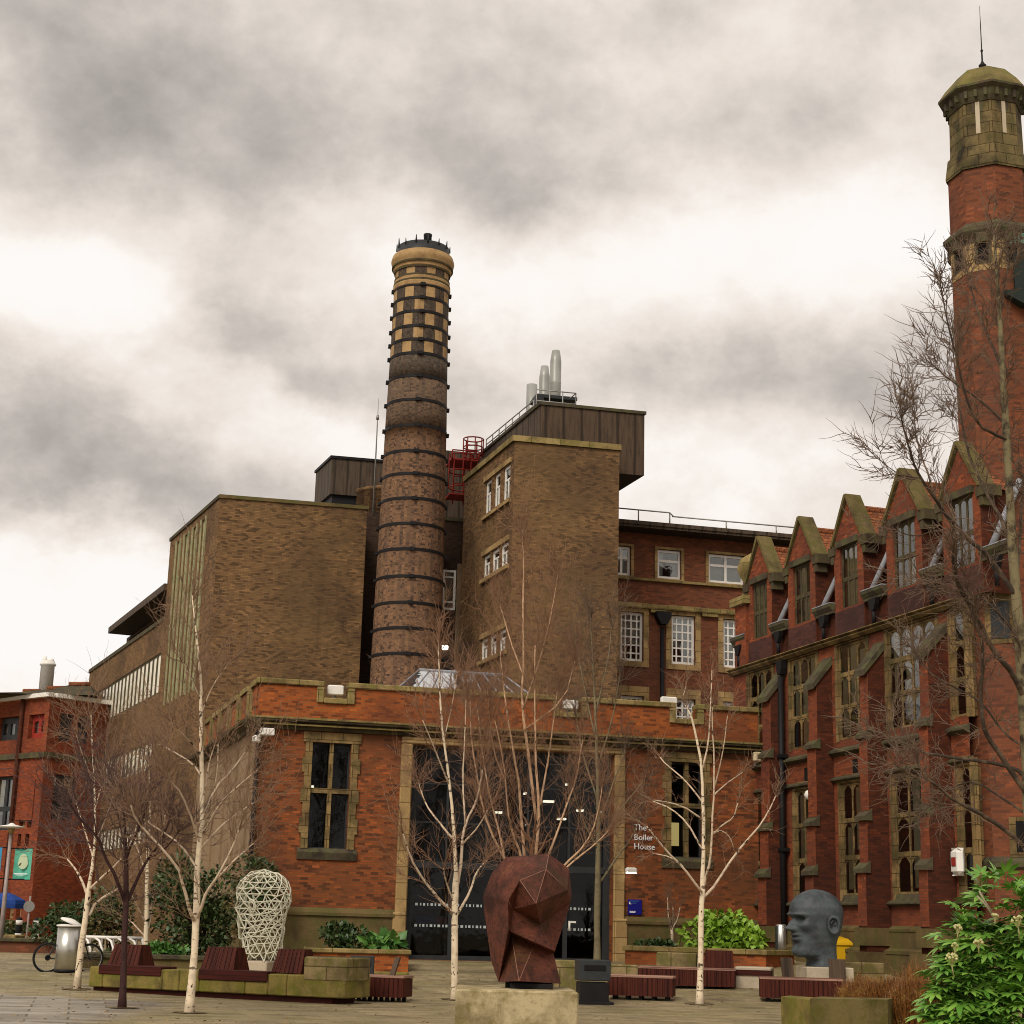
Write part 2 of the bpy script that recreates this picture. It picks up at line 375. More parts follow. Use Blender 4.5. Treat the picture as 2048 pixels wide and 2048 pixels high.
M['brick_boiler'] = brick('red_brown_brick', (.40, .108, .034), (.24, .07, .03), (.20, .10, .045), (.05, .026, .018), (.18, .075, .032), dirt=.6, odd=.55, big=.5)
M['brick_parapet'] = brick('orange_brick', (.53, .135, .03), (.35, .085, .026), (.34, .15, .06), (.10, .036, .02), (.17, .06, .028), dirt=.6, odd=.55)
M['brick_tan'] = brick('tan_brick', (.345, .19, .085), (.215, .118, .058), (.20, .125, .06), (.05, .031, .02), (.25, .155, .068), dirt=.45, odd=.55, big=.25, gain=.66, bw=.19, bh=.062)
M['brick_mid'] = brick('smoky_chimney_brick', (.20, .125, .08), (.12, .078, .055), (.15, .10, .065), (.04, .03, .024), (.17, .105, .06), dirt=.45, odd=.6, big=.8)
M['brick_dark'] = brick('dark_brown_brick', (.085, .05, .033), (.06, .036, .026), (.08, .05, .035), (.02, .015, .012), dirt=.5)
M['brick_chimney'] = brick('mottled_chimney_brick', (.30, .155, .085), (.16, .085, .055), (.22, .135, .08), (.055, .038, .03), (.25, .15, .075), dirt=.45, odd=.8, big=.8)
M['brick_sooty'] = brick('sooty_chimney_brick', (.125, .096, .07), (.085, .066, .05), (.09, .065, .05), (.028, .023, .02), (.22, .13, .075), dirt=.35, odd=.5, big=.9)
M['brick_gothic'] = brick('deep_red_brick', (.37, .092, .036), (.25, .065, .03), (.19, .075, .04), (.075, .028, .022), (.17, .06, .038), dirt=.6, odd=.35)
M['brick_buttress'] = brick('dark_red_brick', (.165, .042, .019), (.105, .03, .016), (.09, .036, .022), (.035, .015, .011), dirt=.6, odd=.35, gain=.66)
M['brick_turret'] = brick('orange_red_brick', (.33, .10, .045), (.23, .072, .038), (.20, .09, .05), (.08, .036, .026), (.17, .07, .04), dirt=.6, odd=.45, gain=.68)
M['brick_wing'] = brick('brown_red_brick', (.27, .085, .04), (.19, .062, .034), (.19, .095, .055), (.08, .036, .024), dirt=.45)
M['brick_far'] = brick('bright_red_brick', (.36, .082, .034), (.26, .058, .028), (.24, .075, .035), (.10, .032, .02), dirt=.55)
M['stone_warm'] = stone('warm_sandstone', (.44, .295, .13), (.15, .10, .05), None, 1.6, .7, joints=.8)
M['stone_moss'] = stone('mossy_sandstone', (.34, .25, .105), (.085, .06, .028), (.20, .175, .05), 1.6, .75, joints=1.1)
M['stone_black'] = stone('soot_and_shadow_sandstone', (.085, .066, .04), (.028, .023, .016), (.10, .085, .035), 1.2, .7)
M['stone_gothic'] = stone('weathered_sandstone', (.30, .20, .085), (.05, .036, .02), (.11, .09, .038), 1.3, .85, streak=.9, joints=.62)
M['stone_soot_gothic'] = stone('blackened_sandstone', (.085, .066, .042), (.03, .026, .02), (.10, .10, .045), 1.6, .7)
M['stone_lantern'] = stone('blackened_turret_stone', (.21, .155, .068), (.028, .024, .017), (.10, .088, .035), 1.1, .95, joints=.55, streak=.9)
M['stone_block'] = stone('mossy_granite_blocks', (.30, .225, .11), (.09, .07, .035), (.13, .125, .03), 1.8, .7, joints=1.25)
M['stone_bench'] = stone('green_mossy_sandstone', (.22, .17, .05), (.06, .048, .02), (.13, .13, .018), 1.7, .75, streak=.7)
M['concrete'] = stone('stained_concrete', (.46, .37, .22), (.10, .075, .03), (.15, .12, .035), 2.2, .7, streak=1.0, mossamt=.6)
M['pale_stone'] = stone('pale_stone', (.50, .42, .31), (.30, .24, .17), None, 1.2, .4)
M['plinth'] = stone('dark_mossy_plinth', (.15, .105, .045), (.05, .038, .02), (.10, .095, .03), 1.2, .7)
M['tile'] = tiles('clay_roof_tiles', (.42, .145, .06), (.16, .06, .035))
M['slate_moss'] = stone('mossy_roof_tiles', (.075, .06, .045), (.03, .026, .02), (.09, .085, .03), 1.4, .6)
M['coping_gothic'] = stone('lichened_gable_coping', (.165, .125, .052), (.045, .036, .018), (.10, .095, .026), 1.6, .7)
M['lead'] = plain('grey_lead', (.30, .31, .34), .5, 0, .3)
M['dark_metal'] = boards('dark_brown_cladding', (.088, .058, .038), (.03, .021, .015), .7)
M['grey_dark_metal'] = boards('grey_brown_cladding', (.082, .058, .04), (.03, .022, .016), .55)
M['black_metal'] = plain('black_ironwork', (.014, .013, .014), .5, 0, .2)
M['charcoal'] = plain('charcoal_steel', (.038, .04, .042), .45, 0, .2)
M['white_paint'] = plain('white_paint', (.78, .75, .70), .5, 0, .12)
M['flue_grey'] = plain('grey_flue_steel', (.36, .36, .34), .4, .2, .2, 1.5)
M['galv'] = plain('galvanised_steel', (.30, .29, .27), .45, .4, .2)
M['red_steel'] = plain('red_painted_steel', (.30, .035, .025), .5, 0, .2)
M['dark_void'] = plain('dark_interior', (.012, .011, .011), .9, 0, 0)
M['room'] = plain('dim_room', (.05, .045, .04), .9, 0, .3, 2.)
M['blind'] = plain('cream_blind', (.62, .52, .33), .8, 0, .15, 3.)
M['curtain'] = plain('pale_net_curtain', (.62, .62, .58), .8, 0, .15, 4.)
M['glass'] = glassmat('window_glass'); M['glass_dark'] = glassmat('dark_glass', (.35, .38, .40), .022); M['glass_sky'] = plain('painted_sky_glass', (.85, .80, .66), .12, 0, .12, 2.)  # last one: bright sky reflection painted in as a pale opaque pane colour
M['bark_limb'] = bark('blackish_limbs_with_lichen', (.055, .04, .03), (.27, .19, .12), 5, .6); M['roof_glass'] = glassmat('roof_glazing', (.75, .8, .88), .55)
M['lamp'] = emit('lamp_glow', (1, .85, .6), 2.2); M['wall_glow'] = emit('glowing_room_wall', (1, .72, .25), .62); M['lamp_white'] = emit('white_lamp', (1, .95, .85), 4)
M['timber'] = boards('dark_red_hardwood', (.075, .017, .010), (.02, .006, .005)); M['timber_flat'] = boards('dark_red_hardwood_slats', (.062, .012, .009), (.02, .007, .005), .09, 1)
M['steel'] = plain('brushed_steel', (.55, .54, .50), .32, .9, .15, 3.)
M['bronze'] = stone('blue_grey_bronze', (.085, .095, .105), (.035, .036, .042), (.055, .095, .09), 3.2, .75, .48, streak=.3, mossamt=.35)
def _corten():
    m_, N, L, B = newmat('rusted_steel_plate'); g = N.new('ShaderNodeNewGeometry'); P = g.outputs['Position']
    col = mixc(N, L, (.115, .036, .022), (.042, .016, .011), ramp(N, L, ntex(N, L, P, 2.6, 6, .66), .40, .62))
    col = mixc(N, L, col, (.12, .06, .024), ramp(N, L, ntex(N, L, P, 1.3, 5, .6), .52, .75, 0, .55))
    fi = ntex(N, L, P, 24, 5, .7); col = mixc(N, L, col, (.028, .012, .009), ramp(N, L, fi, .48, .66, 0, .75)); rs = ntex(N, L, vscale(N, L, P, (7, 7, .8)), 1.0, 5, .65); col = mixc(N, L, col, (.17, .075, .032), ramp(N, L, rs, .56, .74, 0, .5))
    L.new(col, B.inputs['Base Color']); B.inputs['Roughness'].default_value = .62; bump(N, L, B, fi, .2, .008); return m_
M['corten'] = _corten()
M['rust_edge'] = plain('worn_weld_seam', (.30, .15, .105), .6, 0, .3, 12)
M['wire'] = plain('pale_painted_steel_rod', (.62, .60, .47), .45, 0, .2, 8)
M['birch'] = bark('white_birch_bark', (.74, .61, .44), (.11, .075, .05), 6, .30, True); M['birch_twig'] = bark('birch_twigs', (.26, .16, .10), (.11, .068, .05))
M['birch_limb'] = bark('pale_birch_limbs', (.60, .47, .34), (.20, .13, .09), 9, .5, True)
M['stem_red'] = bark('peeling_russet_stems', (.62, .40, .25), (.19, .10, .065), 5, .6); M['twig_red'] = bark('russet_twigs', (.27, .15, .09), (.12, .068, .045))
M['bark_dark'] = bark('dark_cherry_bark', (.055, .026, .024), (.022, .012, .012)); M['twig_dark'] = bark('purple_brown_twigs', (.115, .07, .062), (.06, .035, .034))
M['bark_grey'] = bark('grey_green_bark', (.24, .20, .12), (.11, .09, .055)); M['bark_lichen'] = bark('lichen_covered_bark', (.20, .165, .09), (.035, .027, .021), 7, 1.0); M['twig_grey'] = bark('grey_brown_twigs', (.17, .115, .08), (.07, .045, .036))
M['leaf_bright'] = leafmat('bright_green_leaves', (.16, .30, .02), (.27, .42, .045), (.07, .16, .012))
M['leaf_fatsia'] = leafmat('glossy_palmate_leaves', (.085, .24, .028), (.25, .45, .07), (.04, .115, .015), 2., .36)
M['leaf_dark'] = leafmat('dark_evergreen_leaves', (.022, .05, .014), (.05, .085, .022), (.09, .075, .02))
M['leaf_mixed'] = leafmat('mixed_shrub_leaves', (.028, .06, .016), (.06, .085, .02), (.16, .085, .03), 1.6)
M['leaf_low'] = leafmat('low_broad_leaves', (.035, .11, .02), (.13, .27, .05), (.02, .05, .012))
M['heather'] = leafmat('brown_heather_shoots', (.30, .115, .022), (.10, .045, .018), (.36, .22, .05), 5.)
M['flower'] = leafmat('cream_green_flower_heads', (.50, .48, .18), (.62, .58, .30), (.36, .40, .12))
M['yellow'] = plain('yellow_plastic', (.62, .36, .012), .45, 0, .12, 4); M['blue_sign'] = plain('deep_blue_enamel', (.012, .012, .20), .4, 0, 0); M['blue_cloth'] = plain('blue_canvas', (.02, .06, .26), .8, 0, .2)
M['sign_white'] = plain('white_lettering', (.82, .82, .84), .5, 0, 0); M['sign_blue2'] = plain('mid_blue_lettering', (.06, .14, .42), .5, 0, 0)
M['banner_blue'] = plain('blue_banner', (.06, .30, .52), .7, 0, .3, 1.2, (.03, .16, .42)); M['banner_teal'] = plain('teal_banner', (.13, .47, .34), .7, 0, .4, 1.4, (.03, .26, .22))
M['banner_pale'] = plain('pale_green_print', (.52, .60, .40), .7, 0, .2, 2.); M['skin'] = plain('printed_skin_tone', (.42, .17, .09), .7, 0, 0)
M['rubber'] = plain('black_rubber', (.012, .012, .012), .7, 0, 0); M['steel_dull'] = plain('dull_grey_paint', (.33, .27, .25), .5, .2, .2)
M['copper'] = plain('green_copper', (.14, .30, .22), .6, 0, .4, 1.5, (.06, .13, .10)); M['green_black'] = plain('blackened_green_timber', (.022, .03, .026), .6, 0, .3, 2)
M['render_tan'] = stone('tan_render', (.27, .185, .11), (.14, .095, .06), None, .8, .5); M['fin_green'] = stone('greenish_concrete_fins', (.36, .34, .20), (.20, .18, .10), (.22, .26, .14), 1.0, .5)
M['bed_stone'] = stone('dark_mossy_bed_stone', (.17, .13, .05), (.045, .036, .016), (.10, .09, .018), 1.8, .7, streak=.8)
M['brick_soot'] = brick('soot_stained_brick', (.13, .05, .04), (.10, .042, .034), (.10, .05, .04), (.04, .022, .02), None, dirt=.5, odd=.3)
M['marker'] = plain('frosted_glazing_dots', (.42, .47, .47), .6, 0, 0)
M['pit'] = plain('trodden_earth', (.135, .10, .055), .95, 0, .35, 9)
M['soil'] = plain('planter_soil', (.035, .026, .018), .95, 0, .3, 9)
# ---------------------------------------------------------------- ground
def paving():
    m_, N, L, B = newmat('worn_stone_paving'); g = N.new('ShaderNodeNewGeometry'); P = g.outputs['Position']
    mp = N.new('ShaderNodeMapping'); mp.inputs['Rotation'].default_value = (0, 0, radians(-14)); L.new(P, mp.inputs[0])
    t = N.new('ShaderNodeTexBrick'); L.new(mp.outputs[0], t.inputs['Vector']); t.inputs['Scale'].default_value = 1; t.inputs['Brick Width'].default_value = .62; t.inputs['Row Height'].default_value = .38
    t.inputs['Color1'].default_value = (.33, .26, .15, 1); t.inputs['Color2'].default_value = (.20, .16, .095, 1); t.inputs['Mortar'].default_value = (.12, .10, .05, 1); t.inputs['Mortar Size'].default_value = .012
    col = mixc(N, L, t.outputs['Color'], (.27, .215, .125), .35)
    big = ntex(N, L, P, .35, 6, .62); col = mixc(N, L, col, (.19, .165, .06), ramp(N, L, big, .45, .65, 0, .45))
    sx = N.new('ShaderNodeSeparateXYZ'); L.new(P, sx.inputs[0])
    # the lighter slab path crossing the left foreground
    u = N.new('ShaderNodeMath'); u.operation = 'MULTIPLY_ADD'; L.new(sx.outputs[0], u.inputs[0]); u.inputs[1].default_value = .45; L.new(sx.outputs[1], u.inputs[2])
    wob = ntex(N, L, P, .8, 3); u2 = N.new('ShaderNodeMath'); u2.operation = 'MULTIPLY_ADD'; L.new(wob, u2.inputs[0]); u2.inputs[1].default_value = 2.2; L.new(u.outputs[0], u2.inputs[2])
    s = N.new('ShaderNodeTexBrick'); L.new(mp.outputs[0], s.inputs['Vector']); s.inputs['Scale'].default_value = 1; s.inputs['Brick Width'].default_value = 1.25; s.inputs['Row Height'].default_value = .72
    s.inputs['Color1'].default_value = (.40, .36, .30, 1); s.inputs['Color2'].default_value = (.19, .16, .13, 1); s.inputs['Mortar'].default_value = (.13, .11, .07, 1); s.inputs['Mortar Size'].default_value = .02
    a = ramp(N, L, u2.outputs[0], 30.6, 30.0); left = ramp(N, L, sx.outputs[0], -5.6, -6.4); mm = N.new('ShaderNodeMath'); mm.operation = 'MULTIPLY'; L.new(a, mm.inputs[0]); L.new(left, mm.inputs[1])
    col = mixc(N, L, col, s.outputs['Color'], mm.outputs[0])
    st = ntex(N, L, vscale(N, L, P, (.7, 1.8, 1)), 1.0, 6, .65); col = mixc(N, L, col, (.10, .08, .05), ramp(N, L, st, .47, .68, 0, .75))
    fi = ntex(N, L, P, 7, 5, .65); col = mixc(N, L, col, (.09, .075, .045), ramp(N, L, fi, .5, .75, 0, .5))
    pl = ntex(N, L, P, 2.1, 4, .6); col = mixc(N, L, col, (.42, .34, .21), ramp(N, L, pl, .56, .74, 0, .6))
    L.new(col, B.inputs['Base Color'])
    wet = ramp(N, L, ntex(N, L, P, .6, 4), .4, .65, .42, .8); L.new(wet, B.inputs['Roughness']); bump(N, L, B, fi, .3, .02); return m_
g_mb = MB()
xs = [-1500, -300, -90, -45]+[-30+1.0*i for i in range(61)]+[45, 90, 300, 1500]
ys = [-300, -40, 0, 12, 20]+[24+.75*i for i in range(44)]+[60, 75, 100, 200, 600, 2200]
vs = [(x, y, gz(x, y)) for y in ys for x in xs]; nx = len(xs)
g_mb.mesh(vs, [(j*nx+i, j*nx+i+1, (j+1)*nx+i+1, (j+1)*nx+i) for j in range(len(ys)-1) for i in range(nx-1)], smooth=True)
go = g_mb.build('ground', paving()); go['kind'] = 'structure'; go['label'] = 'worn tan stone paving of the square'

# ---------------------------------------------------------------- windows
def window(parent, s0, s1, z0, z1, y, frame, glass, cols=1, rows=1, bar=.045, fw=.07, d=.07, blind=None, room=.9, rowz=None, colx=None, name='window', roommat='room'):
    mb = MB()
    mb.box(s0, s1, y, y+d, z0, z0+fw); mb.box(s0, s1, y, y+d, z1-fw, z1); mb.box(s0, s0+fw, y, y+d, z0+fw, z1-fw); mb.box(s1-fw, s1, y, y+d, z0+fw, z1-fw)
    cx = colx or [i/cols for i in range(1, cols)]; rz = rowz or [i/rows for i in range(1, rows)]
    xs = [s0+(s1-s0)*t for t in cx]; zs = sorted(z0+(z1-z0)*t for t in rz)
    for x in xs: mb.box(x-bar/2, x+bar/2, y+.004, y+d, z0+fw, z1-fw)
    ed = [s0+fw]+[v for x in xs for v in (x-bar/2, x+bar/2)]+[s1-fw]
    for z in zs:
        for i in range(0, len(ed), 2): mb.box(ed[i], ed[i+1], y+.008, y+d, z-bar/2, z+bar/2)
    w = mb.build(name, M[frame], parent)
    p = MB(); p.poly([(s0+fw*.6, y+d*.6, z0+fw*.6), (s1-fw*.6, y+d*.6, z0+fw*.6), (s1-fw*.6, y+d*.6, z1-fw*.6), (s0+fw*.6, y+d*.6, z1-fw*.6)]); p.build('pane', M[glass], w)
    if room:
        r = MB(); a, b, c, e, f, g = s0-.02, s1+.02, z0-.02, z1+.02, y+d+.01, y+d+room
        r.poly([(a, g, c), (b, g, c), (b, g, e), (a, g, e)]); r.poly([(a, f, c), (a, g, c), (a, g, e), (a, f, e)]); r.poly([(b, f, c), (b, f, e), (b, g, e), (b, g, c)])
        r.poly([(a, f, c), (b, f, c), (b, g, c), (a, g, c)]); r.poly([(a, f, e), (a, g, e), (b, g, e), (b, f, e)]); r.build('room_behind', M[roommat], w)
    if blind:
        q = MB()
        for (u0, u1, v0, v1) in blind[1]: q.box(s0+(s1-s0)*u0, s0+(s1-s0)*u1, y+d+.10, y+d+.115, z0+(z1-z0)*v0, z0+(z1-z0)*v1)
        q.build('blind', M[blind[0]], w)
    return w
def text_mesh(txt, size, ext, name, mat, parent, loc, align='LEFT', rot=(pi/2, 0, 0)):
    cu = bpy.data.curves.new(name, 'FONT'); cu.body = txt; cu.size = size; cu.extrude = ext; cu.align_x = align; cu.resolution_u = 2
    o = bpy.data.objects.new('tmp', cu); COL.objects.link(o); bpy.context.view_layer.update()
    me = bpy.data.meshes.new_from_object(o.evaluated_get(bpy.context.evaluated_depsgraph_get())); bpy.data.objects.remove(o)
    me.materials.clear(); me.materials.append(mat); r = bpy.data.objects.new(name, me); COL.objects.link(r); r.parent = parent; r.location = loc; r.rotation_euler = rot; return r

# ---------------------------------------------------------------- boiler house
TB, TA = radians(14.0), radians(-72.6)
BH = Fr(518, 1440, 46.0, TB)
def boiler_house():
    f = BH; t = f.thing('brick_hall', 'single storey orange and brown brick hall with parapet, stone window surrounds and tall glazed entrance', 'building')
    S0, S1 = 0., f.s(1520, 1490); zt = f.z(531, 1356); zc1 = f.z(531.6, 1434.7); zc0 = f.z(628, 1455); zp = f.z(700, 1822); zb = .2
    fl = f.z(828, 1919)
    # openings
    wl = f.rect(620, 1486, 698, 1698); wr = f.rect(1342, 1525, 1406, 1716); en = (f.s(818, 1700), f.s(1226, 1700), fl, f.z(1020, 1500))
    walls = MB(); walls.wall(S0, S1, zb, zc1, [wl, wr, en], 0, .3, 0)
    dep = 9.
    # the wall that runs back from the left corner, with tall blind panels
    ang = (pi/2+radians(17.4))-TB; ux, uy = cos(ang), sin(ang); Ls = 13.
    def bk(a, n, z): return (ux*a-uy*n, uy*a+ux*n, z)       # along the left side; n>0 outwards
    def bq(mb, a0, a1, n0, n1, z0, z1, mi=0):
        vs = [bk(a0, n0, z0), bk(a1, n0, z0), bk(a1, n1, z0), bk(a0, n1, z0), bk(a0, n0, z1), bk(a1, n0, z1), bk(a1, n1, z1), bk(a0, n1, z1)]
        mb.mesh(vs, [(0, 1, 2, 3), (4, 7, 6, 5), (0, 4, 5, 1), (1, 5, 6, 2), (2, 6, 7, 3), (3, 7, 4, 0)], mi)
    walls.poly([bk(0, 0, zb), bk(Ls, 0, zb), bk(Ls, 0, zc1), bk(0, 0, zc1)], 1)
    walls.poly([(S1, 0, zb), (S1, 6, zb), (S1, 6, zc1), (S1, 0, zc1)], 0)
    walls.build('brick_wall', [M['brick_boiler'], M['render_tan']], t)
    # blind stone panels of the side wall
    sp = MB()
    for a in (1.1, 3.4, 5.7, 8.0): bq(sp, a, a+1.5, -.05, .06, zp+.4, zc0-.35)
    sp.build('blind_panel', M['render_tan'], t)
    rf = MB(); rf.poly([(-.1, .3, zt-.75), (S1, .3, zt-.75), (S1, dep, zt-.75), bk(Ls, -.1, zt-.75)]); rf.build('roof', M['lead'], t)
    # parapet with three notches
    pn = []
    for px, py in ((671, 1398), (1140, 1425), (1372, 1432)):
        c = f.s(px, py); pn.append((c-.34, c+.34))
    zn = f.z(676, 1399)
    pa = MB(); last = S0-.03
    cz = .16
    for a, b in pn+[(S1, S1)]:
        pa.box(last, a, -.05, .35, zc1+.02, zt-cz); last = b
        if b < S1: pa.box(a+.001, b-.001, -.048, .348, zc1+.02, zn-.14)
    def lpar(mb):
        k = 0.36; zz = zc1+.02
        for a in (1.2, 3.2, 5.2, 7.2, 9.2, 11.2):
            bq(mb, k, a, -.3, .05, zz, zt-cz); bq(mb, a+.001, a+.6, -.3, .048, zz, zt-.9); k = a+.601
        bq(mb, k, Ls, -.3, .05, zz, zt-cz)
    lpar(pa); pa.build('parapet', M['brick_parapet'], t)
    co = MB(); last = S0-.14
    for a, b in pn+[(S1+.06, S1+.06)]:
        co.bbox(last, a, -.13, .43, zt-cz, zt, .025); last = b
        if b < S1:
            co.bbox(a-.2, a, -.12, .42, zn-.13, zt-cz-.004, .02); co.bbox(b, b+.2, -.12, .42, zn-.13, zt-cz-.004, .02); co.bbox(a+.003, b-.003, -.125, .425, zn-.14, zn+.02, .02)
    k = .45
    for a in (1.2, 3.2, 5.2, 7.2, 9.2, 11.2):
        bq(co, k, a, -.38, .13, zt-cz, zt); bq(co, a-.12, a, -.36, .1, zt-.9, zt-cz-.01); bq(co, a+.6, a+.72, -.36, .1, zt-.9, zt-cz-.01); bq(co, a+.003, a+.597, -.38, .12, zt-.92, zt-.76); k = a+.6
    co.build('coping', M['stone_moss'], t)
    # cornice: a mossy top fillet over dark sooty mouldings
    cn = MB(); h = zc1-zc0
    prof = [(.0, zc0-.1), (-.10, zc0-.1), (-.12, zc0+.0), (-.22, zc0+.04), (-.22, zc0+h*.35), (-.36, zc0+h*.5), (-.38, zc1-.04), (-.30, zc1), (.0, zc1)]
    cn.prism(prof, S0-.38, S1+.15, 'x')
    vs = [];
    for a in (-.38, Ls):
        for (y, z) in prof: vs.append(bk(a, -y, z))
    n = len(prof); cn.mesh(vs, [tuple(range(n-1, -1, -1)), tuple(range(n, 2*n))]+[(i, (i+1) % n, n+(i+1) % n, n+i) for i in range(n)])
    cn.build('cornice', M['stone_black'], t)
    fi = MB(); fi.box(S0-.2, S1, -.29, -.12, zc0+.0, zc0+.045); fi.box(S0-.33, S1+.1, -.40, -.31, zc1-.045, zc1+.012); fi.build('cornice_fillet', M['stone_moss'], t)
    # plinth
    pl = MB(); e0, e1 = en[0]-.36, en[1]+.36
    for a, b in ((S0-.12, e0), (e1, S1)):
        pl.box(a, b, -.14, .05, zb, zp-.14); pl.prism([(.0, zp-.14), (-.2, zp-.14), (-.2, zp-.06), (.0, zp+.07)], a-.01, b, 'x')
    bq(pl, .06, Ls, -.05, .14, zb, zp); build_each(pl, 'plinth', M['plinth'], t)
    # entrance surround
    es = MB(); a, b = en[0], en[1]
    for x0, x1, sgn in ((a-.34, a-.012, -1), (b+.012, b+.34, 1)):
        es.bbox(x0, x1, -.10, .25, zb, en[3]+.02, .03)
        es.bbox(x0-(.07 if sgn < 0 else -.02), x1+(.07 if sgn > 0 else -.02), -.19, .2, zb, zp, .03)
    es.bbox(a-.34, b+.34, -.11, .25, en[3]+.024, zc0-.12, .03); es.build('entrance_surround', M['stone_warm'], t)
    # window surrounds with quoins and sill
    for (x0, x1, z0, z1), mt in ((wl, 'stone_gothic'), (wr, 'stone_gothic')):
        q = MB(); q.box(x0-.27, x1+.27, -.06, .12, z1+.003, z1+.28)
        nq = 7; hz = (z1-z0)/nq
        for i in range(nq):
            e = .27 if i % 2 else .2
            q.box(x0-e, x0-.003, -.045-.004*(i % 2), .12, z0+i*hz, z0+(i+1)*hz-.004); q.box(x1+.003, x1+e, -.045-.004*(i % 2), .12, z0+i*hz, z0+(i+1)*hz-.004)
        mx, tz = (x0+x1)/2, z0+(z1-z0)*.545
        q.box(mx-.055, mx+.055, .02, .2, z0+.02, z1); q.box(x0, mx-.056, .03, .2, tz-.07, tz+.07); q.box(mx+.056, x1, .03, .2, tz-.07, tz+.07)
        qq = q.build('stone_surround', M[mt], t)
        sl = MB(); sl.prism([(.12, z0-.3), (-.06, z0-.3), (-.10, z0-.1), (.0, z0+.015), (.12, z0+.015)], x0-.28, x1+.28, 'x'); sl.build('sill', M['stone_soot_gothic'], qq)
    w1 = window(t, *wl, .2, 'charcoal', 'glass_dark', 2, 2, .08, .05, room=2.5, rowz=[.545])
    lb = MB(); lb.box(wl[0]+.12, wl[0]+.3, 1.6, 1.75, wl[2]+1.75, wl[2]+1.84); lb.build('lit_lamp', M['lamp'], w1)
    w2 = window(t, *wr, .2, 'charcoal', 'glass_dark', 2, 2, .08, .05, room=1.2, rowz=[.545])
    b = MB(); zz0, zz1 = f.z(1356, 1690), f.z(1356, 1643); b.box(wr[0]+.03, (wr[0]+wr[1])/2-.05, .55, .56, zz0, zz1); b.build('lit_wall', M['wall_glow'], w2)  # room light is put into this panel as its own glow
    # glazed entrance: posts, transom at door height, panes, hall behind
    x0, x1, z0, z1 = en; tz = f.z(1180, 1740); g = MB(); Y = .28
    px = [f.s(x, 1850) for x in (1000, 1136)]; uph = [f.s(x, 1600) for x in (900, 980, 1062, 1145)]
    g.box(x0, x0+.2, Y, Y+.14, z0, z1); g.box(x1-.2, x1, Y, Y+.14, z0, z1); g.box(x0+.2, x1-.2, Y, Y+.14, z1-.08, z1); g.box(x0+.2, x1-.2, Y-.06, Y+.16, tz-.09, tz+.09); g.box(x0+.2, x1-.2, Y, Y+.14, z0, z0+.12)
    for x in px+[f.s(905, 1850)]: g.box(x-.06, x+.06, Y, Y+.14, z0+.12, tz-.09)
    g.box(x1-.42, x1-.33, Y, Y+.14, z0+.12, tz-.09)
    for x in uph: g.box(x-.03, x+.03, Y+.01, Y+.1, tz+.09, z1-.08)
    for zf in (.33, .66): g.box(x0+.2, x1-.2, Y+.02, Y+.08, tz+.09+(z1-tz)*zf-.02, tz+.09+(z1-tz)*zf+.02)
    fr = g.build('entrance_frame', M['charcoal'], t)
    for (a, b, c, d) in ((x0+.15, x1-.15, tz+.05, z1-.05), (x0+.15, x1-.15, z0+.08, tz-.05)):
        p = MB(); p.poly([(a, Y+.07, c), (b, Y+.07, c), (b, Y+.07, d), (a, Y+.07, d)]); p.build('pane', M['glass_dark'], fr)
    ds = MB()
    for py0, py1 in ((1807.8, 1819), (1850.5, 1860)):
        zz = f.z(833, py0); x = x0+.3; i = 0
        while x < x1-.5:
            wd = (.075, .035, .06, .03, .07, .04)[i % 6]; ds.box(x, x+wd, Y+.055, Y+.06, zz-.035, zz+.035); x += wd+(.065, .05, .06)[i % 3]; i += 1
    ds.build('glazing_marker', M['marker'], fr)
    hd = MB(); hx = px[1]+.1; hd.tube([(hx, Y-.08, f.z(1145, 1862)), (hx, Y-.08, f.z(1145, 1846))], .03); hd.box(hx-.02, hx+.2, Y-.06, Y-.03, f.z(1145, 1846), f.z(1145, 1842)); hd.build('door_handle', M['white_paint'], fr)
    hl = MB(); a, b, d = x0-.6, x1+.6, 9.
    hl.poly([(a, Y+.3, z0), (b, Y+.3, z0), (b, d, z0), (a, d, z0)]); hl.poly([(a, d, z0), (b, d, z0), (b, d, z1+.2), (a, d, z1+.2)]); hl.poly([(a, Y+.3, z0), (a, d, z0), (a, d, z1+.2), (a, Y+.3, z1+.2)])
    hl.poly([(b, Y+.3, z0), (b, Y+.3, z1+.2), (b, d, z1+.2), (b, d, z0)]); hl.poly([(a, Y+.3, z1+.2), (a, d, z1+.2), (b, d, z1+.2), (b, Y+.3, z1+.2)]); hl.build('entrance_hall', M['room'], t)
    for (ppx, ppy, w, n) in ((1097, 1603, .32, -4), (1123, 1638, .26, -5), (1204, 1625, .13, -3), (997, 1625, .2, -5), (1160, 1621, .2, -5), (1134, 1569, .08, -3), (1050, 1587, .06, -4), (1055, 1650, .07, -5)):
        s_, z_ = f.uv(ppx, ppy, n); l = MB(); l.box(s_-w/2, s_+w/2, -n-.1, -n+.1, z_-.03, z_+.03); l.build('hall_lamp', M['lamp'], t)
    # raised lettering beside the entrance
    lp = f.uv(1267, 1660)
    for k, (w, py) in enumerate((('The', 1661), ('Boiler', 1680.5), ('House', 1699))): text_mesh(w, .245, .02, 'raised_letters', M['sign_white'], t, (lp[0], -.03, f.z(1285, py)))
    # glazed roof lantern
    la = MB(); y0, y1 = 2.2, 7.0
    A0, A1 = f.s(774, 1372, -y0), f.s(1094, 1392, -y0); R0, R1 = f.s(838, 1342, -4.6), f.s(1008, 1352, -4.6); zr = f.z(925, 1345, -4.6); zb_ = f.z(780, 1372, -y0)-.35
